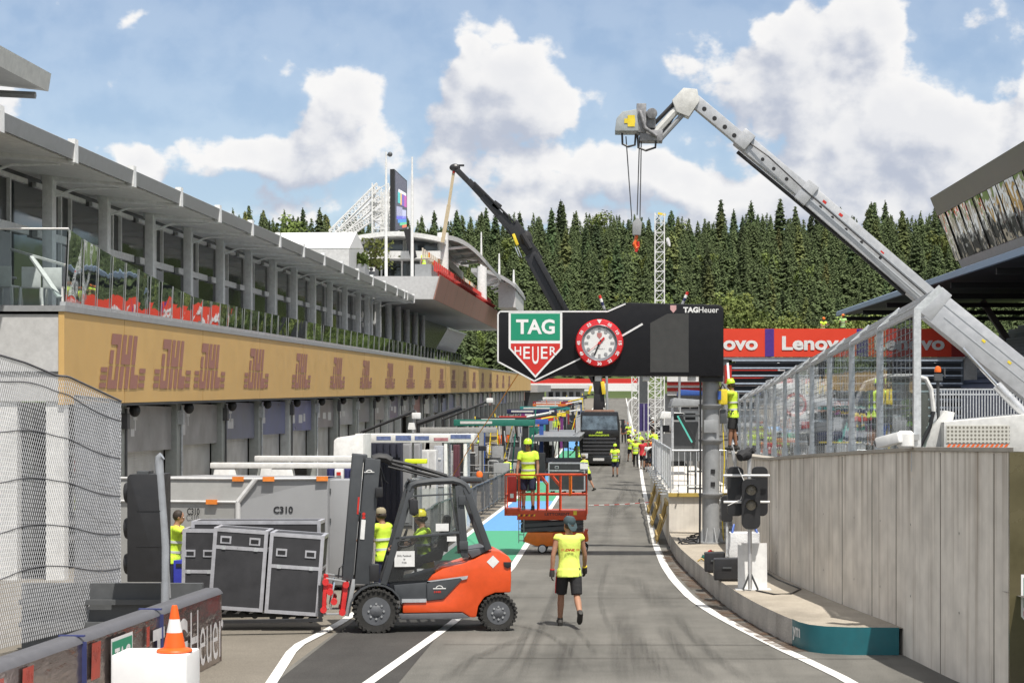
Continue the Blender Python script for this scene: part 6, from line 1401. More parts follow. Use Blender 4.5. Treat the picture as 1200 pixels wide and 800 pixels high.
t = thing('leaning_display', 'black display leaning on a frame with a teal edge left of the pillar', 'screen', P(806, 520, 60)); mb = MB(); mb.bar(P(796, 487, 60), P(813, 518, 60), .14, .9, up=(0, 1, 0)); mb.build('display', BLACK, t); mb = MB(); mb.bar(P(794, 487, 59.5), P(811, 518, 59.5), .05, .05, up=(0, 1, 0)); mb.build('teal_edge', mat('teal_edge', (.1, .5, .42), .5), t)
mb = MB(); mb.bar(P(813, 518, 60), P(813, 545, 60), .08); mb.bar(P(796, 487, 60), P(822, 487, 60), .08); mb.build('frame', DKGREY, t)
t = thing('red_white_terrace', 'distant red and white striped roof beyond the deck', 'roof', P(802, 460, 140))
for k, (y0, y1, m_) in enumerate(((440, 447, WHITE), (447, 451, RED), (451, 454, WHITE), (454, 458, RED), (458, 463, WHITE))): mb = MB(); fbox(mb, 782, 826, y0, y1, 140+.1*k, 1); mb.build('stripe', m_, t)
mb = MB(); fbox(mb, 779, 830, 461, 500, 141, 2); mb.build('wall', CLAD, t)
# far barrier with a red top across the end of the straight
t = thing('far_barrier', 'long white barrier with a red top far down the straight', 'barrier', P(690, 450, 415))
mb = MB(); fbox(mb, 560, 760, 449, 458, 415, 1.2); mb.build('white_face', WHITE, t); mb = MB(); fbox(mb, 560, 760, 443.5, 449, 415.1, 1.2); mb.build('red_top', RED, t)
t = thing('far_building', 'small pale building with a white square frame beyond the garages', 'building', P(660, 470, 300)); mb = MB(); fbox(mb, 640, 684, 455, 475, 300, 6); mb.build('wall', CLAD, t); mb = MB(); fbox(mb, 636, 690, 451, 455, 299, 8); mb.build('roof', OFFWHITE, t)
for k in range(5): mb = MB(); fbox(mb, 643+k*8, 648+k*8, 459, 466, 299.9, .1); mb.build('window', GLASSD, t)

for px, y0, y1, lab in ((706, 346, 366, 'short red tipped striped pole leaning behind the left part of the sign'), (802, 342, 360, 'short red tipped striped pole leaning behind the right part of the sign')):
    t = thing('striped_pole', lab, 'pole', P(px, 372, 90)); dx = 7 if px < 750 else -8
    for k in range(5):
        u0, u1 = k/5, (k+1)/5; mb = MB(); mb.tube([P(px+dx*u0-dx/2, y0+(y1-y0)*u0, 90), P(px+dx*u1-dx/2, y0+(y1-y0)*u1, 90)], .07, 8); mb.build('band', [RED, WHITE, NAVY, GREYP, DKGREY][k], t)
    mb = MB(); mb.tube([P(px+dx/2, y1, 90), P(px+dx*.8, 480, 90)], .06, 8); mb.build('pole', GREYP, t)

# clutter round the gantry pillar
t = thing('louvred_box', 'white louvred utility box on the pavement behind the gantry pillar', 'cabinet', P(849, 640, 47)); a = P(841, 0, 47); c = P(860, 0, 47)
mb = MB(); mb.b2((a.x, 47, KZ), (c.x, 47.5, P(0, 586, 47).z)); bx_ = mb.build('housing', OFFWHITE, t, bevel=.015)
for k in range(6): z = KZ+.12+k*.17; mb = MB(); mb.b2((a.x+.03, 46.97, z), (c.x-.03, 46.997, z+.09)); mb.build('louvre', GREYP, bx_)
t = thing('dark_gate', 'dark steel gate frame on the deck edge left of the gantry pillar', 'gate', (2.0, 49.6, 1.345))
mb = MB()
for px in (806, 815, 828): mb.bar(P(px, 579, 49.6), P(px, 528, 49.6), .05)
for py in (528, 552, 572): mb.bar(P(806, py, 49.6), P(828, py, 49.6), .045)
mb.build('frame', DKGREY, t)
t = thing('black_hose_coil', 'black cables and hoses heaped at the foot of the gantry pillar', 'cables', P(812, 636, 45)); g = random.Random(12)
for k in range(5):
    mb = MB(); c = Vector((P(806+4*k, 0, 45).x, 44.6+.15*k, KZ)); mb.tube([c+Vector((math.cos(a)*.22*(1+.2*math.sin(3*a+k)), math.sin(a)*.2, .03+.03*k+.04*math.sin(2*a+k))) for a in [i*.42 for i in range(18)]], .018, 5); mb.build('cable', BLACK, t)
t = thing('junction_box', 'small dark junction box strapped to the right side of the gantry pillar', 'box', P(846, 490, 44.6)); mb = MB(); mb.b2(P(844, 496, 44.6), P(851, 480, 44.8)); mb.build('box', DKGREY, t, bevel=.01)
mb = MB(); mb.tube([P(847, 496, 44.7), P(849, 540, 44.7), P(846, 600, 44.75), P(848, 636, 44.7)], .014, 5); mb.build('cable', YEL, t)
t = thing('side_signal', 'black signal housing standing behind the signal pole near the pillar', 'traffic light', P(862, 636, 40)); mb = MB(); mb.prism(rrect(.24, .55, .06), P(852, 596, 40), X1, Z1, (0, .2, 0)); mb.build('housing', BLACK, t); mb = MB(); mb.tube([P(852, 655, 40), P(852, 600, 40.1)], .03); mb.build('post', GALV, t)
# ------------------------------------------------------------------ foreground left: foam barrier, cone block, signal, net
t = thing('foam_barrier', 'long silver and black padded barrier with big white letters at the lower left', 'barrier', (-5.6, 25.9, 0))
FA, FB = Vector((-6.02, 15.5, 0)), Vector((-5.5, 25.95, 0)); fd = (FB-FA).normalized(); fn = Vector((fd.y, -fd.x, 0))
m, nt, b = new_mat('wrinkled_vinyl'); L = nt.links.new; tcn = N(nt, 'ShaderNodeTexCoord'); nn = N(nt, 'ShaderNodeTexNoise'); nn.inputs['Scale'].default_value = 2.2; nn.inputs['Detail'].default_value = 4; L(tcn.outputs['Object'], nn.inputs['Vector'])
mpn = N(nt, 'ShaderNodeMapping'); mpn.inputs['Scale'].default_value = (1, .7, 2.2); L(tcn.outputs['Object'], mpn.inputs[0]); L(mpn.outputs[0], nn.inputs['Vector'])
bp = N(nt, 'ShaderNodeBump'); bp.inputs['Strength'].default_value = .55; bp.inputs['Distance'].default_value = .06; L(nn.outputs['Fac'], bp.inputs['Height']); L(bp.outputs[0], b.inputs['Normal'])
b.inputs['Base Color'].default_value = (.36, .30, .285, 1); b.inputs['Roughness'].default_value = .20; b.inputs['Metallic'].default_value = .85; VINYL = m
mb = MB(); nseg = 14
for k in range(nseg):
    a = FA.lerp(FB, k/nseg); c = FA.lerp(FB, (k+1)/nseg); w0 = .012*math.sin(k*2.1); w1 = .012*math.sin((k+1)*2.1)
    A = a+fn*w0; C = c+fn*w1; o = -fn*.27
    mb.quad(A, C, C+Z1*.93, A+Z1*.93); mb.quad(A+Z1*.93, C+Z1*.93, C+o+Z1*.93, A+o+Z1*.93); mb.quad(A+o, A+o+Z1*.93, C+o+Z1*.93, C+o)
a = FB; mb.quad(a, a-fn*.27, a-fn*.27+Z1*.93, a+Z1*.93); mb.build('padding', VINYL, t, merge=True)
mb = MB(); CAP = mat('foam_cap', (.10, .10, .11), .55, bump=.2)
mb.prism([(-.02, .93), (.02, .985), (.06, 1.01), (.22, 1.01), (.27, .985), (.29, .93)], FA, -fn, Z1, FB-FA+fd*.03); mb.build('top_cap', CAP, t, bevel=.015)
for k in (.20, .45, .72):
    a = FA.lerp(FB, k); mb = MB(); mb.bar(a+fn*.028+Z1*.02, a+fn*.028+Z1*.95, .05, .012); mb.bar(a+fn*.03+Z1*1.012, a-fn*.25+Z1*1.012, .05, .02); mb.build('strap', mat('strap_blue', (.04, .05, .16), .6), t)
WHL = mat('letter_white', (.62, .61, .62), .35, var=.15)
def fl(s): return FA+fd*s
LF = (FB-FA).length
mb = MB(); mb.text('Heuer', fl(LF-.86)+fn*.035+Z1*.46, fd, Z1, .76, 1.62, bold=-.005); mb.build('lettering', WHL, t, recalc=False)
mb = MB(); mb.text('TAG', fl(LF-2.55)+fn*.035+Z1*.47, fd, Z1, .66, 1.5, bold=.035); mb.build('lettering', WHL, t, recalc=False)
shield(fl(LF-4.5)+fn*.035+Z1*.40, fd, fn, .72, t)
for k, (s0, w_, h0, h1) in enumerate([(LF-7.6, .30, .55, .9), (LF-8.3, .22, .5, .88), (LF-9.1, .5, .55, .9), (LF-5.55, .3, .5, .9), (LF-3.55, .12, .62, .86)]):
    mb = MB(); a = fl(s0)+fn*.032; mb.quad(a+Z1*h0, a+fd*w_+Z1*h0, a+fd*w_*1.1+Z1*h1, a+fd*w_*.1+Z1*h1); mb.build('red_print', mat('vinyl_red', (.42, .05, .03), .3, var=.3), t, recalc=False)
mb = MB(); mb.b2((-8.6, 27.0, .0), (-6.0, 27.1, .98)); mb.bar((-8.6, 26.9, .72), (-6.0, 26.9, .72), .07); mb.bar((-8.6, 26.9, .40), (-6.0, 26.9, .40), .07); mb.build('rear_guard_rail', mat('guard_grey', (.10, .105, .11), .5), t)
# plastic block and cone
Yb = 19.3; t = thing('barrier_block', 'bright white plastic barrier block under the traffic cone at the bottom edge', 'block', (P(175, 0, Yb).x, Yb+.3, 0))
mb = MB(); a = P(130, 767, Yb); c = P(219, 767, Yb); mb.b2((a.x, Yb, 0), (c.x, Yb+.62, a.z)); mb.build('block', mat('white_plastic', (.80, .80, .80), .4, var=.03), t, bevel=.03)
cz = a.z+.002
t = thing('traffic_cone', 'orange traffic cone with one white band on the white block', 'cone', (P(198, 0, Yb).x, Yb+.24, cz))
CO = mat('cone_orange', (.80, .11, .008), .45, var=.06, dirt=.08)
mb = MB(); mb.lathe([(.175, .0), (.185, .012), (.175, .03), (.12, .045), (.112, .05)], n=28); mb.lathe([(.112, .05), (.082, .20), (.079, .21)], n=28); mb.build('cone_body', CO, t, local=True, smooth=True)
mb = MB(); mb.lathe([(.0805, .205), (.0535, .345)], n=28); mb.build('reflective_band', WHITE, t, local=True, smooth=True)
mb = MB(); mb.lathe([(.054, .343), (.034, .46), (.026, .485), (.02, .48), (.02, .45)], n=28); mb.build('cone_tip', CO, t, local=True, smooth=True)
# big pit signal seen from the side, on its tube
Yp = 26.2; t = thing('pit_signal', 'large black three lamp signal seen from its side on a bent grey tube', 'traffic light', (P(193, 0, Yp).x, Yp, 0))
mb = MB(); mb.tube([P(193.5, 780, Yp), P(193.5, 640, Yp), P(186.5, 545, Yp), P(187, 536, Yp), P(190, 534, Yp)], .058, 14); mb.build('tube', mat('tube_grey', (.36, .38, .41), .45, .3, dirt=.1), t, smooth=True)
mb = MB(); mb.tube([P(189, 540, Yp+.1), P(194.5, 640, Yp+.1), P(198, 700, Yp+.1)], .03, 8); mb.build('conduit', GREYP, t, smooth=True)
for k in range(3):
    y0 = 557+41.5*k; md = hs_ if k else None
    if k == 0: mb = MB(); mb.prism([(-.24, 0), (.24, 0), (.24, 1.50), (-.20, 1.50), (-.24, 1.46)], P(169, 681.5, Yp-.05), X1, Z1, (0, .55, 0)); hs_ = md = mb.build('housing', BLACK, t, bevel=.015)
    if k: mb = MB(); mb.b2(P(160, y0+.4, Yp-.056), P(188, y0-.4, Yp-.051)); mb.build('housing_seam', BLACKM, md)
    mb = MB(); c = P(156.5, y0+20, Yp+.22); mb.lathe([(.15, 0), (.15, .09), (.138, .11), (.132, .06), (.12, .02)], c, (-1, 0, -.05), 20); mb.build('lamp_hood', BLACK, md, smooth=True)
    mb = MB(); mb.lathe([(0, .03), (.14, .02)], c, (-1, 0, -.05), 20); mb.build('lens', LENS, md)
mb = MB(); mb.b2(P(160, 557, Yp), P(180, 551, Yp+.3)); mb.bar(P(186, 600, Yp+.1), P(178, 600, Yp+.2), .08); mb.build('mount', DKGREY, t)
# safety net
t = thing('safety_net', 'grey sagging diamond mesh safety net hung at the left edge', 'net', (-8, 26, 0))
npath = [(-70, 23.0), (0, 24.4), (66, 26.0), (100, 26.9), (142, 28.0), (128, 30.5), (84, 33.5)]
ntop = [(-70, 408), (0, 416), (30, 425), (66, 440), (80, 441), (110, 455), (142, 470)]
# sample the hanging path in plan
ppts = []
for (a, Ya), (c, Yc_) in zip(npath[:-1], npath[1:]):
    for k in range(16):
        u = k/16; Yn = Ya+(Yc_-Ya)*u; px = a+(c-a)*u; X = (px-CX)*Yn/F; ppts.append(Vector((X, Yn, px)))
def ztop(i):
    p = ppts[i]
    if i <= 64: return H-(interp(ntop, p.z)-CY)*p.y/F
    return ztop(64)-.02*(i-64)**.7 + .012*(i-64)
ds = [0]
for a, c in zip(ppts[:-1], ppts[1:]): ds.append(ds[-1]+math.hypot(a.x-c.x, a.y-c.y))
def at_s(s):
    for i in range(len(ds)-1):
        if s <= ds[i+1]:
            u = (s-ds[i])/(ds[i+1]-ds[i]); a = ppts[i]; c = ppts[i+1]; return a.x+(c.x-a.x)*u, a.y+(c.y-a.y)*u, ztop(i)+(ztop(min(i+1, len(ppts)-1))-ztop(i))*u
    return ppts[-1].x, ppts[-1].y, ztop(len(ppts)-1)
NETM = mat('net_cord', (.42, .43, .45), .7); mb = MB(); cell = .058; nc = int(ds[-1]/cell); rows = 64
def netp(i, j):
    x, y, z = at_s(min(max(i*cell, 0), ds[-1]-1e-4)); u = j/rows; zz_ = z+(.35-z)*u; bl = .035*math.sin(u*3.1)*math.sin(i*.11); return Vector((x+bl, y-bl*.4, zz_))
def cord(a, c, r_=.0030):
    d = (c-a); s = Vector((1, 0, 0)) if abs(d.x) < abs(d.z) else Vector((0, 0, 1)); s = s*r_; o = Vector((0, r_, 0)); b0 = len(mb.v)
    mb.v += [a+s, a+o-s, a-o-s, c+s, c+o-s, c-o-s]; mb.f += [(b0, b0+1, b0+4, b0+3), (b0+1, b0+2, b0+5, b0+4), (b0+2, b0, b0+3, b0+5)]; mb.mi += [0]*3
for i in range(nc+1):
    for j in range(rows):
        off = .5 if j % 2 else 0; of2 = .5 if (j+1) % 2 else 0
        cord(netp(i+off, j), netp(i+of2, j+1)); 
        if off: cord(netp(i+off, j), netp(i+1, j+1))
        else: cord(netp(i, j), netp(i-.5, j+1))
mb.build('mesh', NETM, t, recalc=False)
mb = MB(); mb.tube([netp(i, 0) for i in range(0, nc+1, 2)], .016, 5); mb.build('top_rope', mat('net_rope', (.10, .10, .11), .8), t)
for j in (5, 16, 27, 38, 48): mb = MB(); mb.tube([netp(i, j+1.2*math.sin(i*.10)) for i in range(0, nc+1, 3)], .008, 5); mb.build('line_rope', mat('net_rope', (.10, .10, .11), .8), t)
# ------------------------------------------------------------------ grey equipment cabin with slanted edge
Yk = 36.0
GC = mat('cabin_grey', (.31, .315, .325), .45, var=.05, scale=1.2, dirt=.12); GCD = mat('cabin_grey_shade', (.32, .32, .312), .5, var=.06, dirt=.15)
t = thing('equipment_cabin', 'big grey equipment cabin with slanted edge, orange corner pads and black writing', 'cabin', P(300, 610, Yk)*1.0)
t.location.z = 0; MW[t.name] = Matrix.Translation(t.location)
tp = P(0, 561, Yk).z; md_ = P(0, 588, Yk).z
A_ = P(279, 0, Yk); Bx_ = P(381, 0, Yk); Cx_ = P(170, 0, Yk+1.2)
# long side runs to the left, end face to the right
lx = [Vector((A_.x, Yk, 0)), Vector((A_.x, Yk, md_)), Vector((A_.x+.34, Yk+.02, tp)), Vector((Bx_.x, Yk+.3, tp)), Vector((Bx_.x, Yk+.3, 0))]
mb = MB(); mb.poly(lx); mb.build('end_face', GC, t, recalc=False)
sv = Vector((-2.6, .55, 0))
mb = MB(); mb.quad(lx[0], lx[0]+sv, lx[1]+sv, lx[1]); mb.quad(lx[1], lx[1]+sv, lx[2]+sv*1.12, lx[2]); mb.build('side_face', GCD, t, recalc=False)
mb = MB(); mb.quad(lx[2], lx[2]+sv*1.12, lx[2]+sv*1.12+Vector((1.4, 2, 0)), lx[3]+Vector((0, 1.6, 0))); mb.quad(lx[3], lx[4], lx[4]+Vector((0, 1.8, 0)), lx[3]+Vector((0, 1.8, 0))); mb.build('top_face', GC, t, recalc=False)
TR = mat('trim_white', (.58, .58, .58), .4)
for a, c in ((lx[0], lx[1]), (lx[1], lx[2]), (lx[2], lx[3]), (lx[1], lx[1]+sv), (lx[2], lx[2]+sv*1.12)):
    mb = MB(); mb.tube([a+Vector((0, -.02, 0)), c+Vector((0, -.02, 0))], .05 if (a is lx[1] and c is lx[2]) or a is lx[0] else .025, 8); mb.build('edge_trim', TR, t)
def onface(a, c, u): return a.lerp(c, u)
for a, c, u in ((lx[2], lx[3], .18), (lx[2], lx[3], .93), (lx[1], lx[1]+sv, .20), (lx[2], lx[2]+sv*1.12, .12), (lx[2], lx[2]+sv*1.12, .82)):
    p = a.lerp(c, u); d = (c-a).normalized(); mb = MB(); mb.bar(p-d*.11+Vector((0, -.05, 0)), p+d*.11+Vector((0, -.05, 0)), .05, .09); mb.build('corner_pad', mat('pad_orange', (.75, .22, .03), .6), t)
ex = (lx[4]-lx[0]).normalized(); mb = MB(); mb.text('C310', P(332, 597, Yk+.15)+Vector((0, -.012, 0)), ex, Z1, .135, .37, bold=.03); mb.text('C310', P(226.5, 599, Yk+.14), -sv.normalized(), Z1, .135, .26, bold=.03); mb.build('lettering', BLACK, t, recalc=False)
t = thing('grey_locker', 'pale grey hinged locker standing right of the grey cabin', 'cabinet', P(405, 0, 36.6)); t.location.z = 0; MW[t.name] = Matrix.Translation(t.location)
mb = MB(); a = P(382, 562, 36.6); c = P(431, 562, 36.6); mb.b2((a.x, 36.6, 0.1), (c.x, 37.5, a.z)); mb.build('locker_body', GC, t, bevel=.02)
for py in (574, 609): mb = MB(); mb.b2(P(383, py+3, 36.56), P(388, py-2, 36.6)); mb.build('hinge', DKGREY, t)
t = thing('blue_crate', 'small blue crate beside the worker behind the flight cases', 'crate', (P(209, 0, 33).x, 33, 0)); mb = MB(); a = P(203, 690, 33); c = P(215, 656, 33); mb.b2((a.x, 33, 0), (c.x+.1, 33.4, c.z)); mb.build('crate_body', mat('crate_blue', (.03, .04, .35), .5), t, bevel=.02); mb = MB(); mb.b2((a.x+.05, 32.985, c.z-.12), (c.x+.05, 32.995, c.z-.06)); mb.build('grip', BLACK, t)
# flight cases on the forks
CY_ = 29.5; k_ = CY_/F
def fcase(label, px, pyb, w_, h_, d_, lid, tilt, Y_, hnd=2, rz=R(4)):
    c = P(px, pyb, Y_); return flight_case('flight_case', label, c, w_, d_, h_, rz, lid, casters=True, tilt=tilt, handles=hnd)
T1 = R(4.2)
fcase('black silver edged flight case on the forks, left of the pair', 275, 724, .84, 1.27, .75, .25, T1, 29.6)
fcase('black silver edged flight case next to the forklift mast, right of the pair', 341, 729, .84, 1.26, .75, .43, T1, 29.6)
fcase('black flight case behind and left of the pair on the forks', 232, 735, .55, 1.50, .7, .48, R(1), 31.2)
t = flight_case('flight_case', 'very long black flight case behind the pair, only its top showing', P(300, 722, 31.6), 2.15, .7, 1.34, R(2), .2, handles=0); t.location.z = .15
# white board under cases? shadow only
# ------------------------------------------------------------------ forklift
FO = P(505, 741, 29.4); FO.z = 0; YAW = R(9)
t = thing('forklift', 'red orange forklift with dark grey mast and cab carrying two flight cases', 'forklift', FO, YAW)
MWf = MW[t.name]
def z3(zx, zy, d=0.0): return Vector((zx/261-1.8, d, 2.947-zy/261))
WD = 1.18
FRED = mat('forklift_red', (.70, .082, .014), .40, coat=.25, var=.08, dirt=.30); FGR = mat('forklift_grey', (.055, .06, .066), .5, var=.1, dirt=.08); FGM = mat('forklift_mid_grey', (.10, .105, .115), .5)
def zprism(poly, d0, d1, name, m, bev=.02, pr=None, rc=True):
    mb = MB(); n = len(poly); A = [z3(x, y, d0) for x, y in poly]; B = [z3(x, y, d1) for x, y in poly]
    mb.add(A+B, [tuple(range(n)), tuple(range(2*n-1, n-1, -1))]+[(i, i+n, (i+1) % n+n, (i+1) % n) for i in range(n)]); return mb.build(name, m, pr or t, local=True, bevel=bev)
def ztube(pts, r_, d, name, m, n=8, pr=None): mb = MB(); mb.tube([z3(x, y, d) for x, y in pts], r_, n); return mb.build(name, m, pr or t, local=True, smooth=True)
# wheels
def fwheel(zx, r_, d, wd, nm):
    mb = MB(); c = z3(zx, 0, d); c.z = r_; mb.lathe([(r_*.62, .0), (r_*.93, -.01), (r_, .03), (r_, wd-.03), (r_*.93, wd), (r_*.6, wd)], c, Y1, 40)
    w_ = mb.build(nm, RUBBER, t, local=True, smooth=True)
    mb = MB()
    for k in range(26):
        a = 2*math.pi*k/26; u = Vector((math.cos(a), 0, math.sin(a))); s = Vector((-u.z, 0, u.x)); 
        mb.bar(c+u*(r_*.90)+Vector((0, -.006, 0))-s*.012, c+u*(r_*1.012)+Vector((0, .0, 0))+s*.012, .045, .05, up=(0, 1, 0)); mb.bar(c+u*(r_*1.004)+Vector((0, .01, 0)), c+u*(r_*1.004)+Vector((0, wd-.01, 0)), .04, .025)
    mb.build('tyre_tread', RUBBER, w_, local=True)
    mb = MB(); mb.lathe([(r_*.64, -.004), (r_*.60, .01), (r_*.50, .05), (r_*.42, .03), (r_*.30, .0), (r_*.22, -.02), (0, -.025)], c, Y1, 32); rm = mb.build('rim', FGM, w_, local=True, smooth=True)
    mb = MB()
    for k in range(8): a = 2*math.pi*k/8; mb = MB(); mb.lathe([(.018, -.02), (.018, .02)], c+Vector((math.cos(a)*r_*.34, 0, math.sin(a)*r_*.34)), Y1, 6); mb.build('wheel_nut', GREYP, w_, local=True)
for d in (.0, WD-.26): fwheel(248, .345, d, .26, 'front_wheel')
for d in (.03, WD-.25): fwheel(747, .285, d, .22, 'rear_wheel')
# body
zprism([(355, 690), (355, 648), (452, 640), (520, 634), (600, 545), (455, 560), (476, 535), (520, 510), (600, 490), (650, 472), (720, 436), (748, 440), (790, 462), (800, 480), (801, 560), (799, 612), (735, 612), (690, 630), (666, 665), (657, 712), (632, 712), (600, 690)], .05, WD-.05, 'counterweight', FRED, .03)
zprism([(335, 690), (355, 692), (600, 692), (632, 713), (560, 716), (350, 715)], .02, WD-.02, 'step', FGM, .012)
zprism([(453, 570), (470, 563), (592, 548), (598, 556), (522, 634), (455, 640)], .03, .10, 'side_panel', FGR, .01)
zprism([(455, 560), (622, 540), (618, 552), (598, 557), (590, 549), (470, 563)], .025, .06, 'chrome_strip', ALU, 0)
zprism([(320, 575), (455, 565), (455, 640), (355, 648), (325, 610)], .06, WD-.06, 'entry_step', FGR, .01)
mb = MB(); mb.b2(z3(352, 646, .03), z3(452, 632, .2)); mb.build('step_plate', ALU, t, local=True)
mb = MB(); c = z3(725, 484, .045); q = .1; mb.poly([c+X1*q, c+Z1*q, c-X1*q, c-Z1*q]); mb.build('diamond_label', WHITE, t, local=True, recalc=False)
mb = MB(); c = z3(505, 590, .024); 
for k in range(8):
    a0, a1 = math.pi*k/8, math.pi*(k+1)/8; mb.quad(c+Vector((math.cos(a0)*.06, 0, math.sin(a0)*.05)), c+Vector((math.cos(a1)*.06, 0, math.sin(a1)*.05)), c+Vector((math.cos(a1)*.045, 0, math.sin(a1)*.037)), c+Vector((math.cos(a0)*.045, 0, math.sin(a0)*.037)))
mb.quad(c+Vector((-.10, 0, -.01)), c+Vector((.10, 0, -.01)), c+Vector((.10, 0, .006)), c+Vector((-.10, 0, .006))); mb.build('maker_emblem', WHITE, t, local=True, recalc=False)
mb = MB(); mb.text('H40', z3(497, 604, .024), X1, Z1, .035, .11, bold=.03); mb.build('lettering', RED, t, local=True, recalc=False)
zprism([(768, 486), (800, 486), (800, 505), (785, 512), (772, 505)], .03, WD-.03, 'tail_lamp_recess', BLACK, .005)
mb = MB(); 
for k in range(9):
    a0 = R(15+165*k/9); a1 = R(15+165*(k+1)/9); c = z3(248, 0, 0); c.z = .345; p0 = c+Vector((math.cos(a0), 0, math.sin(a0)))*.40; p1 = c+Vector((math.cos(a1), 0, math.sin(a1)))*.40
    for off in (0, .025):
        e0 = c+Vector((math.cos(a0), 0, math.sin(a0)))*(.40+off); e1 = c+Vector((math.cos(a1), 0, math.sin(a1)))*(.40+off); mb.quad(e0, e1, e1+Vector((0, .34, 0)), e0+Vector((0, .34, 0)))
    e0 = c+Vector((math.cos(a0), 0, math.sin(a0)))*.425; e1 = c+Vector((math.cos(a1), 0, math.sin(a1)))*.425; mb.quad(p0, p1, e1, e0)
mb.build('mudguard', FGR, t, local=True)
# cab frame
CG0 = glass_mat('forklift_roof_glass', (.9, .93, .93), .03, .96)
def zbar(a, c, w_, dd, d, name, m, bev=.015, pr=None):
    mb = MB(); mb.bar(z3(*a, d), z3(*c, d), w_/261, dd, up=(0, 1, 0)); return mb.build(name, m, pr or t, local=True, bevel=bev)
for d in (.07, WD-.07):
    zbar((278, 572), (392, 178), 27, .09, d, 'front_post', FGR)
    ztube([(384, 190), (392, 170), (415, 160), (480, 152), (560, 150), (590, 158), (612, 172), (628, 200)], .055, d, 'roof_rail', FGR)
    zbar((588, 168), (612, 466), 26, .08, d, 'middle_post', FGR); zbar((612, 175), (708, 436), 28, .09, d, 'rear_post', FGR)
for d0, d1 in ((.06, .16), (WD-.16, WD-.06)): zprism([(380, 166), (400, 152), (480, 144), (560, 141), (600, 150), (618, 165), (600, 168), (560, 158), (480, 160), (410, 168)], d0, d1, 'cab_roof', FGR, .01)
for zx in (395, 440, 485, 530, 575, 608):
    mb = MB(); p0 = z3(zx, 152 if zx < 600 else 160, .1); p1 = z3(zx, 152 if zx < 600 else 160, WD-.1); mb.bar(p0, p1, .05, .03); mb.build('roof_bar', FGR, t, local=True)
mb = MB(); mb.quad(z3(395, 146, .1), z3(605, 146, .1), z3(605, 146, WD-.1), z3(395, 146, WD-.1)); mb.build('roof_glass', CG0, t, local=True, recalc=False)
zprism([(620, 440), (690, 425), (712, 436), (640, 470)], .1, WD-.1, 'rear_shelf', FGM, .01)
CG = glass_mat('forklift_glass', (.86, .90, .90), .03, .95); CGD = glass_mat('forklift_dark_glass', (.34, .36, .38), .04, .80)
mb = MB(); mb.poly([z3(x, y, .05) for x, y in ((316, 470), (398, 186), (575, 172), (590, 360))]); mb.build('door_window', CG, t, local=True, recalc=False)
mb = MB(); mb.poly([z3(x, y, .055) for x, y in ((292, 560), (318, 470+5), (338, 378), (590, 362), (598, 462), (500, 500), (455, 556))]); mb.build('door_panel', CGD, t, local=True, recalc=False)
zbar((325, 384), (592, 362), 10, .05, .05, 'door_bar', FGR, .006); zbar((545, 180), (580, 362), 6, .03, .05, 'door_bar', FGR, .004); zbar((398, 212), (560, 205), 7, .03, .05, 'door_bar', FGR, .004)
zbar((575, 172), (600, 462), 12, .05, .05, 'door_bar', FGR, .005)
ztube([(336, 400), (345, 394), (372, 392), (388, 400), (388, 412), (372, 418), (345, 418), (336, 410), (336, 400)], .012, .03, 'door_handle', BLACK)
mb = MB(); mb.b2(z3(322, 500, .035), z3(404, 436, .04)); mb.build('paper_sign', WHITE, t, local=True); mb = MB(); 
for i, s in enumerate(('DHL Paddock', 'to', 'F105')): mb.text(s, z3(362, 455+14*i, .032), X1, Z1, .03, [.22, .03, .07][i], bold=.01)
mb.build('lettering', BLACK, t, local=True, recalc=False)
mb = MB(); mb.b2(z3(490, 356, .03), z3(543, 325, .035)); mb.build('paper_sign', WHITE, t, local=True); mb = MB(); mb.b2(z3(536, 398, .03), z3(574, 378, .035)); mb.build('paper_sign', WHITE, t, local=True)
for q_ in ((582, 250, 612, 210), (586, 432, 622, 398)): mb = MB(); mb.b2(z3(q_[0], q_[1], .0), z3(q_[2], q_[3], .06)); mb.build('hinge', FGR, t, local=True, bevel=.01)
# cab inside
zprism([(405, 480), (520, 425), (530, 440), (520, 480), (420, 500)], .35, .85, 'driver_seat', BLACKM, .03); zprism([(505, 440), (535, 300), (560, 300), (545, 450)], .35, .85, 'seat_back', BLACKM, .03)
zprism([(270, 570), (300, 470), (330, 470), (340, 572)], .15, WD-.15, 'dashboard', FGR, .02); ztube([(330, 470), (362, 400)], .03, .55, 'steering_column', BLACK)
mb = MB(); c = z3(366, 392, .55); mb.tube([c+Vector((math.cos(2*math.pi*k/20)*.05, math.sin(2*math.pi*k/20)*.17, math.cos(2*math.pi*k/20)*.14)) for k in range(21)], .014, 6); mb.build('steering_wheel', BLACK, t, local=True, smooth=True)
zprism([(300, 572), (600, 500), (610, 560), (455, 640), (330, 640)], .12, WD-.12, 'cab_floor', BLACK, .01)
ztube([(385, 225), (395, 222), (408, 230), (410, 280), (402, 286), (390, 280), (385, 225)], .03, -.06, 'mirror', BLACK)
mb = MB(); mb.b2(z3(382, 285, -.12), z3(412, 225, -.06)); mb.build('mirror', BLACK, t, local=True, bevel=.02)
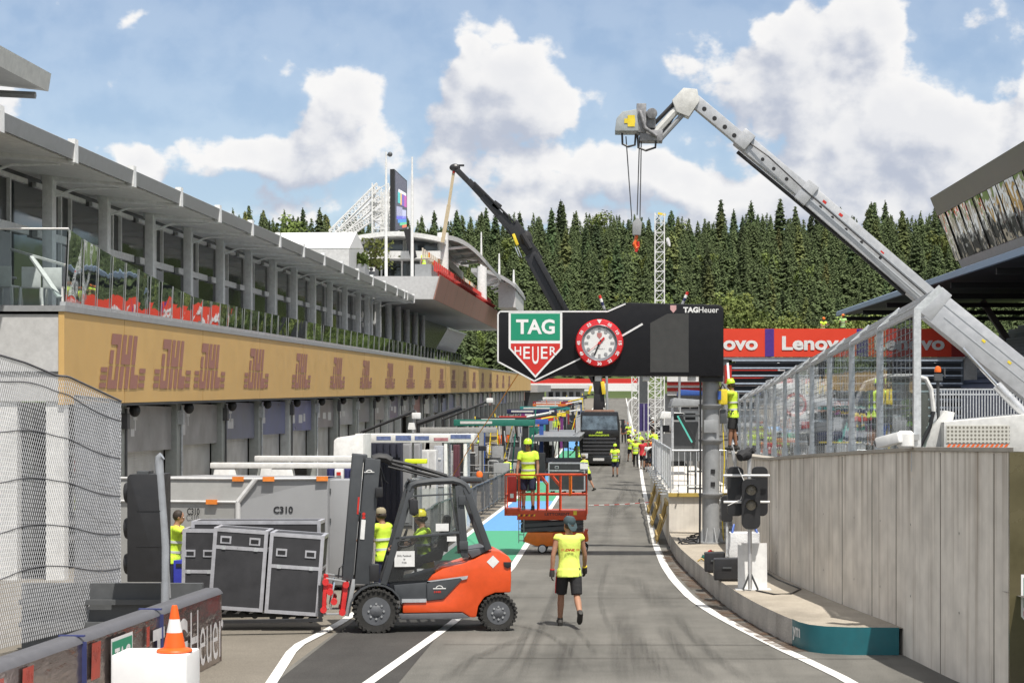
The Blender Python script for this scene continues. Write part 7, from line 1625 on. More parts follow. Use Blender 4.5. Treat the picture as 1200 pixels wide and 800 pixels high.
# mast
for d in (.16, WD-.26):
    zbar((133, 556), (176, 42), 44, .11, d, 'mast_rail', FGR); zbar((192, 570), (236, 60), 62, .10, d-.03 if d < .5 else d+.03, 'mast_rail', FGR)
for (a, c) in (((150, 60), (236, 66)), ((118, 520), (150, 524)), ((165, 300), (200, 302))):
    mb = MB(); p = z3((a[0]+c[0])/2, a[1], .2); mb.b2((p.x-.08, .2, p.z-.06), (p.x+.08, WD-.2, p.z+.06)); mb.build('mast_crosshead', FGR, t, local=True, bevel=.01)
for d in (.36, .82): zbar((148, 545), (190, 70), 16, .06, d, 'lift_cylinder', BLACK)
mb = MB()
for k in range(34): p = z3(134+.09*k*1.9, 525-6*k, .12); mb.box(p, (.03, .02, .014))
mb.build('lift_chain', mat('chain_brass', (.30, .22, .07), .5, .5), t, local=True)
mb = MB(); mb.quad(z3(183, 386, .07), z3(200, 388, .07), z3(206, 308, .07), z3(189, 306, .07)); mb.build('white_label', WHITE, t, local=True, recalc=False)
for y in (284, 298): mb = MB(); mb.lathe([(0, 0), (.026, 0)], z3(198, y, .07), (0, -1, 0), 14); mb.build('red_label', RED, t, local=True, recalc=False)
mb = MB(); mb.quad(z3(170, 285, .1), z3(177, 285, .1), z3(182, 215, .1), z3(175, 215, .1)); mb.build('red_label', RED, t, local=True, recalc=False)
mb = MB(); c = z3(220, 112, .065)
for k in range(6): a0, a1 = math.pi*k/6, math.pi*(k+1)/6; mb.quad(c+Vector((math.cos(a0)*.05, 0, math.sin(a0)*.035)), c+Vector((math.cos(a1)*.05, 0, math.sin(a1)*.035)), c+Vector((math.cos(a1)*.03, 0, math.sin(a1)*.02)), c+Vector((math.cos(a0)*.03, 0, math.sin(a0)*.02)))
mb.quad(c+Vector((-.08, 0, -.012)), c+Vector((.08, 0, -.012)), c+Vector((.08, 0, 0)), c+Vector((-.08, 0, 0))); mb.build('maker_emblem', WHITE, t, local=True, recalc=False)
ztube([(236, 62), (262, 55), (290, 58), (310, 70)], .07, .3, 'hose_guide', BLACK)
for k, (pts, r_) in enumerate([([(285, 62), (400, 88), (540, 132)], .028), ([(290, 75), (400, 110), (520, 140)], .022), ([(300, 95), (420, 125), (520, 150)], .016), ([(330, 70), (430, 105), (560, 140), (590, 150)], .014), ([(250, 70), (268, 120), (275, 180)], .014), ([(262, 75), (285, 150), (300, 165)], .012)]): ztube(pts, r_, .3+.08*(k % 3), 'hose', BLACK)
mb = MB(); mb.tube([z3(600, 150, .6), z3(640, 152, .6), z3(685, 150, .6)], .06, 8); mb.b2(z3(600, 160, .5), z3(690, 140, .8)); mb.build('roof_unit', FGR, t, local=True, bevel=.02)
mb = MB(); mb.lathe([(.05, 0), (.055, .05), (.04, .085), (0, .095)], z3(681, 140, .6), Z1, 14); mb.build('beacon', mat('beacon_orange', (.85, .16, .02), .25), t, local=True, smooth=True)
mb = MB(); mb.b2(z3(245, 215, -.02), z3(275, 175, .08)); mb.build('work_lamp', BLACK, t, local=True, bevel=.02); mb = MB(); mb.b2(z3(222, 490, .05), z3(260, 560, .25)); mb.build('tilt_cover', BLACK, t, local=True, bevel=.02)
# sideshift carriage
RR = mat('carriage_red', (.60, .03, .03), .4)
for d in (.12, WD-.2):
    zbar((36, 680), (46, 545), 18, .08, d, 'carriage_arm', RR); zbar((112, 690), (128, 560), 20, .08, d, 'carriage_arm', RR); zbar((62, 672), (80, 560), 8, .05, d, 'carriage_ram', CHROME)
    zbar((30, 690), (110, 690), 8, .06, d, 'carriage_link', GREYP); zbar((45, 545), (128, 560), 8, .06, d, 'carriage_link', GREYP); zbar((130, 700), (160, 550), 18, .06, d, 'carriage_plate', GREYP)
    for p in ((36, 672), (44, 560), (112, 684), (126, 572), (62, 600), (78, 640)): mb = MB(); mb.lathe([(.05, -.07), (.055, .07)], z3(*p, d), Y1, 12); mb.build('pivot', RR, t, local=True)
    mb = MB(); p = z3(20, 700, d); mb.b2((p.x-1.75, d-.06, .19), (p.x+.05, d+.06, .235)); mb.b2((p.x-.02, d-.06, .2), (p.x+.04, d+.06, .75)); mb.build('fork', BLACK, t, local=True)
ztube([(95, 545), (100, 505), (112, 495), (115, 540)], .012, .14, 'hose', BLACK); ztube([(160, 560), (170, 510), (182, 540)], .012, .14, 'hose', BLACK)
mb = MB(); mb.b2(z3(28, 700, .1), z3(36, 540, WD-.1)); mb.build('load_backrest', mat('backrest_dark', (.10, .095, .085), .6), t, local=True)
# ------------------------------------------------------------------ team gear on the apron in front of the garages
def gz(Y): return zg(Y)
def gy(py):                                     # ground depth for an image row, following the climbing lane
    Y = 30.0
    while Y < 400 and CY+(H-zg(Y))*F/Y > py: Y += .25
    return Y
def boom(label, px0, px1, y0, y1, Y, m, pillars=(), strip_=None, name='equipment_boom', thick=.35, pm=None):
    t = thing(name, label, 'boom', (P((px0+px1)/2, 0, Y).x, Y, zg(Y)))
    mb = MB(); a = P(px0, y1, Y); c = P(px1, y0, Y); mb.b2((a.x, Y, a.z), (c.x, Y+thick, c.z)); bm_ = mb.build('beam', m, t, bevel=.02)
    for px, wt, wb in pillars:
        x = P(px, 0, Y).x; mb = MB(); mb.prism([(-wb/2, 0), (wb/2, 0), (wt/2, a.z-zg(Y)-.002), (-wt/2, a.z-zg(Y)-.002)], (x, Y+.02, zg(Y)), X1, Z1, (0, thick-.04, 0)); mb.build('pedestal', pm or m, t, bevel=.015)
    if strip_:
        for (u0, u1, v0, v1, mm) in strip_:
            mb = MB(); mb.b2((a.x+(c.x-a.x)*u0, Y-.008, a.z+(c.z-a.z)*v0), (a.x+(c.x-a.x)*u1, Y-.002, a.z+(c.z-a.z)*v1)); mb.build('sponsor_strip', mm, bm_)
    return t
boom('long white pit stop boom on two white pedestals behind the grey cabin', 246, 414, 542, 548.5, 46, WHITE, [(263, .5, 1.3), (330, .5, 1.2)])
boom('second white pit stop boom, shorter and just above the nearer one', 298, 416, 534, 540.5, 50, WHITE, [(318, .5, 1.2), (402, .4, .8)])
BLS = mat('strip_blue', (.12, .16, .32), .5, var=.4, scale=9); RDS = mat('strip_red', (.42, .18, .20), .5, var=.4, scale=9)
boom('white canopy boom with blue and red sponsor strips above the forklift mast', 416, 556, 508, 518.5, 56, WHITE, [(419, .12, .12), (522, .10, .10), (545, .1, .1)], [(.18, .30, .3, .72, BLS), (.34, .47, .25, .8, BLS), (.5, .62, .3, .75, BLS), (.66, .78, .2, .55, RDS), (.8, .97, .45, .9, BLS)], thick=1.3)
boom('plain grey boom arm reaching over the apron beyond the sponsored canopy', 487, 582, 500.5, 506.8, 72, mat('boom_grey', (.34, .335, .32), .5), [(508, .5, 1.3), (500, .25, .25)])
# white enclosure, dark tarpaulin, cabinets
t = thing('white_enclosure', 'white slanted fabric enclosure left of the sponsored canopy', 'enclosure', (P(408, 0, 51).x, 51, 0)); mb = MB(); a = P(388, 0, 51); q = 51/F
mb.prism([(0, 0), (38*q, 0), (38*q, P(0, 508, 51).z), (7*q, P(0, 512.5, 51).z), (3*q, P(0, 516, 51).z)], (a.x, 51, 0), X1, Z1, (0, 1.6, 0)); mb.build('enclosure', WHITE, t, bevel=.03); mb = MB(); mb.b2(P(401, 552, 50.99), P(412, 538, 50.97)); mb.build('panel_seam', GREYP, t)
def gbox(name, label, cat, px0, px1, y0, Y, m, d=1.0, extra=None, bev=.02, part='body', base=None):
    x0 = P(px0, 0, Y).x; x1 = P(px1, 0, Y).x; zt = P(0, y0, Y).z; t = thing(name, label, cat, ((x0+x1)/2, Y, zg(Y)))
    mb = MB(); mb.b2((x0, Y, zg(Y)+(base or 0)), (x1, Y+d, zt)); mb.build(part, m, t, bevel=bev)
    if extra == 'doors':
        for k in range(2): mb = MB(); w_ = (x1-x0)/2; mb.b2((x0+k*w_+.04, Y-.014, zg(Y)+.1), (x0+(k+1)*w_-.04, Y-.002, zt-.06)); mb.build('door', m, t); mb = MB(); mb.b2((x0+w_+(.05 if k else -.09), Y-.04, (zt+zg(Y))/2), (x0+w_+(.09 if k else -.05), Y-.015, (zt+zg(Y))/2+.2)); mb.build('handle', BLACK, t)
    if extra == 'folds':
        for k in range(5): x = x0+(x1-x0)*(k+.5)/5; mb = MB(); mb.tube([(x, Y-.01, zg(Y)+.02), (x+.02, Y-.02, (zt+zg(Y))/2), (x, Y-.01, zt-.03)], .035, 6); mb.build('fold', m, t)
    if extra == 'shelves':
        for k in range(3): z = zg(Y)+(zt-zg(Y))*(k+.6)/3.2; mb = MB(); mb.b2((x0+.05, Y-.03, z), (x1-.05, Y-.003, z+.06)); mb.build('shelf', WHITE, t)
    return t
TARP = mat('tarpaulin_dark', (.020, .022, .04), .6, bump=.3, bscale=6)
gbox('tarpaulin_cover', 'dark navy tarpaulin wall under the sponsored canopy', 'cover', 431, 469, 519, 57.6, TARP, .8, 'folds')
gbox('navy_bin', 'navy fabric screen with pale pattern between the white boom and the forklift mast', 'screen', 383, 414, 549, 47.5, mat('navy_pattern', (.02, .022, .10), .6, var=.3), .4, 'folds')
t = gbox('jerry_can', 'white and red striped container standing on the locker beside the mast', 'container', 392, 402, 549, 44.5, WHITE, .2, None, base=1.7)
mb = MB(); x0 = P(393, 0, 44.5).x; mb.b2((x0, 44.49, 1.78), (x0+.17, 44.495, 1.9)); mb.b2((x0+.03, 44.488, 2.0), (x0+.13, 44.494, 2.08)); mb.build('red_band', RED, t)
gbox('grey_cabinet', 'grey two door cabinet under the right part of the sponsored canopy', 'cabinet', 470, 492, 519.5, 58.5, GC, .7, 'doors'); gbox('pale_cabinet', 'low pale cabinet right of the grey two door cabinet', 'cabinet', 493, 511, 527, 60, OFFWHITE, .7, 'doors')
gbox('shelf_rack', 'white shelf rack with small items below the sponsored canopy', 'rack', 508, 519, 522, 62, ALU, .5, 'shelves'); gbox('red_grey_cabinet', 'narrow maroon cabinet beside the white shelf rack', 'cabinet', 531, 538, 521, 62.5, mat('maroon', (.10, .03, .04), .5), .5, 'doors'); gbox('partition_screen', 'narrow white screen between the shelf rack and the maroon cabinet', 'screen', 523, 528.5, 521, 62.2, WHITE, .2, 'doors')
# light booms
def light_boom(label, a, c, lamp, Y, r_=.05):
    t = thing('light_boom', label, 'lamp', (P(a[0], 0, Y).x, Y, zg(Y))); mb = MB(); mb.tube([P(*a, Y), P(*c, Y)], r_, 7); mb.build('arm', BLACK, t)
    mb = MB(); p = P(*a, Y); mb.tube([(p.x, Y, zg(Y)), p], .07, 8); mb.build('stand', BLACK, t)
    if lamp: mb = MB(); q = P(*lamp, Y); mb.box(q, (.28, .25, .2)); mb.build('lamp', WHITE, t, bevel=.03); mb = MB(); mb.tube([P(*c, Y), q], .02); mb.build('lamp_bracket', GREYP, t)
light_boom('thin black light boom with white lamp rising over the white canopy', (424, 506), (487, 481), (488, 487), 60)
light_boom('thick black boom rising to the right without a lamp', (490, 496), (541, 477.5), None, 68, .10)
light_boom('black light boom with white lamp farthest right by the garages', (520, 491), (572, 470), (574, 469), 80)
t = thing('small_dome_lamp', 'clear white box lamp on a thin grey stand on the canopy boom', 'lamp', P(482, 545, 56.5)); mb = MB(); mb.tube([(P(484, 0, 56.5).x, 56.5, 0), P(484, 503, 56.5)], .03); mb.build('stand', GREYP, t); mb = MB(); mb.prism([(-.11, 0), (.11, 0), (.08, .2), (-.08, .2)], P(482, 503, 56.4), X1, Z1, (0, .2, 0)); mb.build('lamp_housing', OFFWHITE, t, bevel=.02)
t = thing('foam_bar', 'bright lime foam bar behind the top of the forklift mast', 'foam', P(485, 543, 40)); mb = MB(); mb.b2(P(474, 543, 40), P(501, 537.5, 40.2)); mb.build('foam', mat('foam_lime', (.72, .85, .02), .6), t, bevel=.02); mb = MB(); mb.tube([(P(487, 0, 40.1).x, 40.1, 0), P(487, 543, 40.1)], .03); mb.build('post', BLACK, t)
# team gantries farther down: one per garage, each its own colours
TC = [('dark green', GREENP), ('black', BLACK), ('royal blue', BLUEP), ('red', RED), ('navy', NAVY), ('purple', mat('team_purple', (.16, .03, .16), .5)), ('teal', mat('team_teal', (.03, .22, .22), .5)), ('orange', mat('team_orange', (.55, .13, .02), .5)), ('dark red', mat('team_dark_red', (.22, .02, .03), .5)), ('slate', mat('team_slate', (.08, .10, .13), .5)), ('white', WHITE), ('blue grey', SEATB)]
g = random.Random(21); ORD = ['first', 'second', 'third', 'fourth', 'fifth', 'sixth', 'seventh', 'eighth', 'ninth', 'tenth', 'eleventh', 'twelfth']
for k, (nm, m_) in enumerate(TC):
    Y = 86+k*11.5; z0 = zg(Y); x0, x1 = (-7.6, -3.9) if k < 1 else (-7.8+g.uniform(-.5, .5), -4.2+g.uniform(-.3, .3)); hh = 3.3 if k == 0 else 3.0+g.uniform(-.3, .4)
    t = thing('team_gantry', '%s team gantry over the pit box, %s from the camera' % (nm, ORD[k]), 'gantry', ((x0+x1)/2, Y, z0), group='team gantries over the pit boxes')
    mb = MB(); mb.b2((x0, Y, z0+hh-.3), (x1, Y+.35, z0+hh)); bm_ = mb.build('beam', m_, t, bevel=.02)
    mb = MB(); mb.b2((x0+.3, Y-.01, z0+hh-.2), (x0+1.6+g.random(), Y-.003, z0+hh-.08)); mb.build('pale_stripe', OFFWHITE, bm_)
    for x in (x0+.3, x1-.4):
        mb = MB(); mb.b2((x-.12, Y+.05, z0), (x+.12, Y+.3, z0+hh-.302)); mb.build('leg', [BLACK, GREYP, m_][k % 3], t)
    for j in range(4):
        mb = MB(); xa = g.uniform(x0, x1); mb.tube([(xa, Y+.6, z0), (xa+g.uniform(-.8, .8), Y+.5+g.random(), z0+hh*g.uniform(.7, 1.15))], .035, 6); mb.build('strut', g.choice([GALV, BLACK, YEL, m_]), t)
    for j in range(3):
        xx = x0+.8+j*1.0; mb = MB(); mb.b2((xx, Y+.4, z0), (xx+g.uniform(.5, .9), Y+1.2, z0+g.uniform(.8, 1.5))); mb.build('cabinet', g.choice([m_, BLACK, GREYP, NAVY, OFFWHITE] if k > 3 else [BLACK, DKGREY, GREYP]), t, bevel=.02)
    mb = MB(); mb.tube([(x1-.4, Y+.15, z0+hh), (x1+.9, Y+.1, z0+hh+.25)], .05); mb.box((x1+.9, Y+.1, z0+hh+.25), (.25, .2, .2)); mb.build('lamp_arm', g.choice([YEL, WHITE, BLACK]), t)
# equipment carts and piles between the gantries, each a thing
CARTC = [('yellow', YEL), ('red', RED), ('blue', BLUEP), ('orange', ORANGE), ('white', WHITE), ('lime', LIME), ('grey', GREYP), ('green', GREENP), ('black', BLACK)]
for k in range(34):
    nm, m_ = CARTC[(k*4+k//9) % 9] if k > 11 else CARTC[[6, 8, 4][k % 3]]; Y = 92+k*3.7; x = -9.6+((k*37) % 100)/100*5.0; z0 = zg(Y); w_ = .7+.5*g.random(); h_ = .7+.9*g.random()
    t = thing('tool_cart', '%s tool cart on the apron among the team gantries' % nm, 'cart', (x, Y, z0), g.uniform(-.5, .5), '%s carts on the apron' % nm)
    mb = MB(); mb.b2((-w_/2, -.3, .14), (w_/2, .3, h_)); mb.build('cabinet', m_, t, local=True, bevel=.03)
    mb = MB(); mb.b2((-w_/2-.02, -.32, h_), (w_/2+.02, .32, h_+.04)); mb.build('worktop', g.choice([BLACK, GREYP, OFFWHITE]), t, local=True)
    for sx in (-1, 1): mb = MB(); mb.lathe([(.07, -.03), (.07, .03)], (sx*(w_/2-.1), -.2, .07), X1, 10); mb.build('wheel', RUBBER, t, local=True)
    mb = MB(); mb.tube([(w_/2, -.2, h_*.9), (w_/2+.12, -.2, h_*.95), (w_/2+.12, .2, h_*.95), (w_/2, .2, h_*.9)], .018); mb.build('push_handle', GALV, t, local=True)
# yellow step ladders
def ladder(label, px, pyb, h_, m_, grp_, Y=None, rz=0.0):
    Y = Y or gy(pyb); t = thing('step_ladder', label, 'ladder', (P(px, 0, Y).x, Y, zg(Y)), rz, grp_); w0, w1 = .34, .2
    for sy_ in (-1, 1):
        mb = MB(); b0 = .45*sy_
        for sx in (-1, 1): mb.bar((sx*w0, b0, 0), (sx*w1, .06*sy_, h_), .06, .04)
        n = 6 if sy_ < 0 else 3
        for k in range(1, n+1): u = k/(n+.5); mb.bar((-(w0+(w1-w0)*u), b0*(1-u)+.06*sy_*u, h_*u), (w0+(w1-w0)*u, b0*(1-u)+.06*sy_*u, h_*u), .10 if sy_ < 0 else .04, .03)
        mb.build('front_frame' if sy_ < 0 else 'rear_frame', m_, t, local=True)
    mb = MB(); mb.box((0, 0, h_), (.46, .22, .05)); mb.build('top_step', m_, t, local=True)
    for s in (-1, 1): mb = MB(); mb.bar((s*.28, -.18, h_*.55), (s*.28, .18, h_*.55), .02); mb.build('spreader', GALV, t, local=True)
ladder('yellow step ladder on the apron, the taller one on the right', 579, 537, 1.95, YEL, None); ladder('yellow step ladder splayed wide beside the canopy post', 545, 540, 1.7, YEL, None, None, .5); ladder('small white step ladder below the yellow ladders', 572, 552, .95, WHITE, None)
ladder('lime yellow step ladder standing behind the maroon cabinet', 541, 545, 1.6, LIME, None, 104, .2)
for px, yb, lab in ((554, 556, 'brown upright post on the apron, left of two'), (562, 553, 'brown upright post on the apron, right of two')):
    Y = gy(yb); t = thing('barrier_post', lab, 'post', (P(px, 0, Y).x, Y, zg(Y))); mb = MB(); mb.tube([(P(px, 0, Y).x, Y, zg(Y)), (P(px, 0, Y).x, Y, zg(Y)+1.75)], .07, 8); mb.lathe([(.22, 0), (.2, .06)], (P(px, 0, Y).x, Y, zg(Y)+.001)); mb.build('post', mat('post_brown', (.10, .065, .045), .7), t)
# crowd barriers between apron and painted lane
GB2 = 'dark crowd barriers between the apron and the painted lane'
DKST = mat('dull_steel', (.16, .165, .17), .5, .5, var=.2)
GALV_ = GALV; GALV = DKST
pb2 = barrier('dull steel crowd barrier standing along the left edge of the painted lane', GB2, (-4.75, 46.5, 0), R(90), 2.4, 1.1, 8)
for k in range(1, 15): y = 46.5+2.55*k; copy_tree(pb2, (-4.78+rnd.uniform(-.05, .05), y, zg(y)), R(90)+rnd.uniform(-.05, .05))
GB3 = 'crowd barriers set across the apron'
pb3 = barrier('steel crowd barrier set across the apron beyond the forklift', GB3, (-6.2, 62, 0), 0, 2.4, 1.1, 12)
for k, (x, y, a) in enumerate([(-8.8, 62.5, .05), (-6.1, 78, -.1), (-8.6, 77.5, .1), (-7.0, 90, .0), (-5.6, 98, .1)]): copy_tree(pb3, (x, y, zg(y)), a)
# black staging with legs next to the painted lane
t = thing('black_staging', 'long black staging deck on thin legs left of the lorry', 'stage', (-4.6, 104, zg(104)))
x0, x1 = P(622, 0, 104).x, P(679, 0, 104).x; zs = P(0, 517, 104).z; mb = MB(); mb.add([(x0, 104, zs), (x1, 104, zs), (x1, 104, zs+.25), (x0, 104, zs+.25), (x0, 126, zs+.15), (x1, 126, zs+.15), (x1, 126, zs+.5), (x0, 126, zs+.5)], [(0, 1, 2, 3), (4, 7, 6, 5), (0, 4, 5, 1), (1, 5, 6, 2), (3, 7, 4, 0)]); mb.build('deck_frame', DKGREY, t)
mb = MB(); mb.quad((x0, 104, zs+.256), (x1, 104, zs+.256), (x1, 126, zs+.506), (x0, 126, zs+.506)); mb.build('deck_top', mat('deck_pale', (.20, .21, .22), .4, var=.45), t)
for px in (630, 648, 660, 676): 
    for y in (104.1, 114): mb = MB(); x = P(px, 0, 104).x; mb.bar((x, y, zg(y)), (x, y, zs+.0), .08); mb.build('leg', BLACK, t)
mb = MB(); mb.bar((P(640, 0, 104).x, 103.9, zg(104)+.9), (P(679, 0, 104).x, 103.9, zg(104)+.9), .1, .25); mb.build('brace', BLACK, t)
GALV = GALV_
pb4 = barrier('pale crowd barrier standing on the black staging deck', 'crowd barriers on the staging deck', (x1-.2, 106, zs+.28), R(90), 2.4, 1.1, 14)
for k in range(1, 7): copy_tree(pb4, (x1-.2, 106+2.6*k, zs+.28+.0114*2.6*k), R(90))
# dark reach truck far on the apron
Yr = 134; t = thing('reach_truck', 'dark far forklift with a tall mast facing the camera on the apron', 'forklift', (P(606, 0, Yr).x, Yr, zg(Yr))); z0 = zg(Yr); xr = P(606, 0, Yr).x
for sx in (-.45, .45): mb = MB(); mb.b2((xr+sx-.09, Yr, z0+.1), (xr+sx+.09, Yr+.15, z0+2.3)); mb.build('mast_rail', BLACK, t); mb = MB(); mb.lathe([(.3, -.1), (.33, .0), (.3, .1)], (xr+sx*1.2, Yr+.6, z0+.33), X1, 14); mb.build('wheel', RUBBER, t); mb = MB(); mb.b2((xr+sx*.7-.06, Yr-1.1, z0+.1), (xr+sx*.7+.06, Yr, z0+.15)); mb.build('fork', BLACK, t)
mb = MB(); mb.b2((xr-.6, Yr+.4, z0+.3), (xr+.6, Yr+2.4, z0+1.1)); mb.build('body', DKGREY, t, bevel=.08); mb = MB(); mb.b2((xr-.55, Yr+.5, z0+2.15), (xr+.55, Yr+1.9, z0+2.25)); mb.tube([(xr-.5, Yr+.6, z0+1.1), (xr-.5, Yr+.7, z0+2.2)], .05); mb.tube([(xr+.5, Yr+.6, z0+1.1), (xr+.5, Yr+.7, z0+2.2)], .05); mb.build('overhead_guard', BLACK, t)
mb = MB(); mb.b2((xr-.5, Yr-.03, z0+.35), (xr+.5, Yr-.005, z0+.95)); mb.build('carriage', GREYP, t)
# garden of pallets, hoses
t = thing('yellow_hose', 'thin yellow hose lying across the apron beyond the forklift', 'hose', (-6, 95, 0)); mb = MB(); mb.tube([Vector((x, y, zg(y)+.03)) for x, y in ((-7.8, 88), (-6.8, 92), (-6.2, 96), (-5.2, 99), (-4.9, 106), (-6.0, 112))], .03, 6); mb.build('hose', YEL, t)
# red white warning tape across the lane
t = thing('warning_tape', 'red and white warning tape stretched across the lane behind the walking man', 'tape', (0, 74, .9)); 
for k in range(12): a = P(690+6*k, 591.5-.3*k+.9*math.sin(k*.26), 60); c = P(696+6*k, 591.5-.3*(k+1)+.9*math.sin((k+1)*.26), 60); mb = MB(); mb.bar(a, c, .018, .004, up=(0, 1, 0)); mb.build('tape_stripe', RED if k % 2 else WHITE, t)

g = random.Random(77)
CL = [('tripod_stand', 'thin black tripod stand', 'tripod'), ('cable_drum', 'grey cable drum', 'drum'), ('hand_trolley', 'steel hand trolley', 'trolley'), ('flat_pallet', 'low stack of grey pallets', 'pallet')]
WHERE = ['beyond the grey boom', 'beside the dark crowd barriers', 'near the yellow ladders', 'by the first garages', 'near the brown posts', 'beside the staging deck']
for k in range(24):
    nm, lb, ct = CL[k % 4]; Y = 66+k*2.6+g.uniform(-1, 1); x = g.uniform(-10.5, -5.3); z0 = zg(Y); t = thing(nm, lb+' on the apron between the garages and the painted lane', ct, (x, Y, z0), g.uniform(0, 3), lb+'s on the apron')
    if k % 4 == 0:
        mb = MB(); mb.tube([(0, 0, .7), (0, 0, 2.1)], .025, 6); mb.build('pole', BLACK, t, local=True)
        for j in range(3): a = 2.09*j; mb = MB(); mb.bar((0, 0, .95), (math.cos(a)*.45, math.sin(a)*.45, 0), .03); mb.build('leg', BLACK, t, local=True)
        mb = MB(); mb.box((0, 0, 2.15), (.3, .14, .2)); mb.build('head', BLACK, t, local=True, bevel=.02)
    elif k % 4 == 1:
        for sx in (-.25, .25): mb = MB(); mb.lathe([(.0, -.02), (.42, -.02), (.42, .02), (0, .02)], (sx, 0, .42), X1, 18); mb.build('flange', GREYP, t, local=True)
        mb = MB(); mb.tube([(-.22, 0, .42), (.22, 0, .42)], .28, 16); mb.build('cable', BLACK, t, local=True)
    elif k % 4 == 2:
        mb = MB(); mb.tube([(-.25, 0, 1.25), (-.25, 0, .1), (.25, 0, .1), (.25, 0, 1.25), (-.25, 0, 1.25)], .02, 6); 
        for z in (.4, .7, 1.0): mb.bar((-.25, 0, z), (.25, 0, z), .025)
        mb.build('frame', GALV, t, local=True); mb = MB(); mb.b2((-.25, -.25, .06), (.25, 0, .09)); mb.build('toe_plate', GALV, t, local=True)
        for sx in (-.28, .28): mb = MB(); mb.lathe([(.11, -.03), (.11, .03)], (sx, .08, .11), X1, 12); mb.build('wheel', RUBBER, t, local=True)
    else:
        for j in range(3):
            mb = MB()
            for q in range(5): mb.b2((-.6+q*.26, -.4, .12+j*.15), (-.44+q*.26, .4, .145+j*.15))
            for q in (-.36, 0, .36): mb.b2((-.6, q-.05, .0+j*.15), (.6, q+.05, .118+j*.15))
            mb.build('pallet_layer', mat('pallet_grey', (.26, .24, .21), .8, var=.3), t, local=True)
# ------------------------------------------------------------------ people
SKIN = mat('skin', (.36, .19, .12), .55, var=.08); SKIN2 = mat('skin_tanned', (.27, .135, .08), .55, var=.08)
DARKC = mat('cloth_black', (.022, .022, .024), .85, bump=.3, bscale=25); NAVYC = mat('cloth_navy', (.02, .024, .055), .85, bump=.3, bscale=25); REDC = mat('cloth_red', (.55, .03, .04), .8, bump=.3, bscale=25)
GREYC = mat('cloth_grey', (.20, .20, .21), .85); SHOE = mat('shoe_black', (.03, .028, .026), .7); SILV = mat('reflective_silver', (.58, .60, .58), .4); HAIR = mat('hair_dark', (.03, .02, .014), .7); CAPM = mat('cap_slate', (.045, .075, .085), .8)
HLIME = mat('helmet_lime', (.55, .80, .05), .35); HORG = mat('helmet_orange', (.80, .20, .02), .35); HWHT = mat('helmet_white', (.72, .72, .70), .35); WHTC = mat('cloth_white', (.7, .7, .68), .8); KHAKI = mat('cloth_khaki', (.28, .24, .16), .85)
EYE = mat('eye_white', (.6, .6, .58), .3); GLOVE = mat('glove_dark', (.04, .035, .035), .8)
def rx(v, a): return Matrix.Rotation(a, 3, 'X') @ v
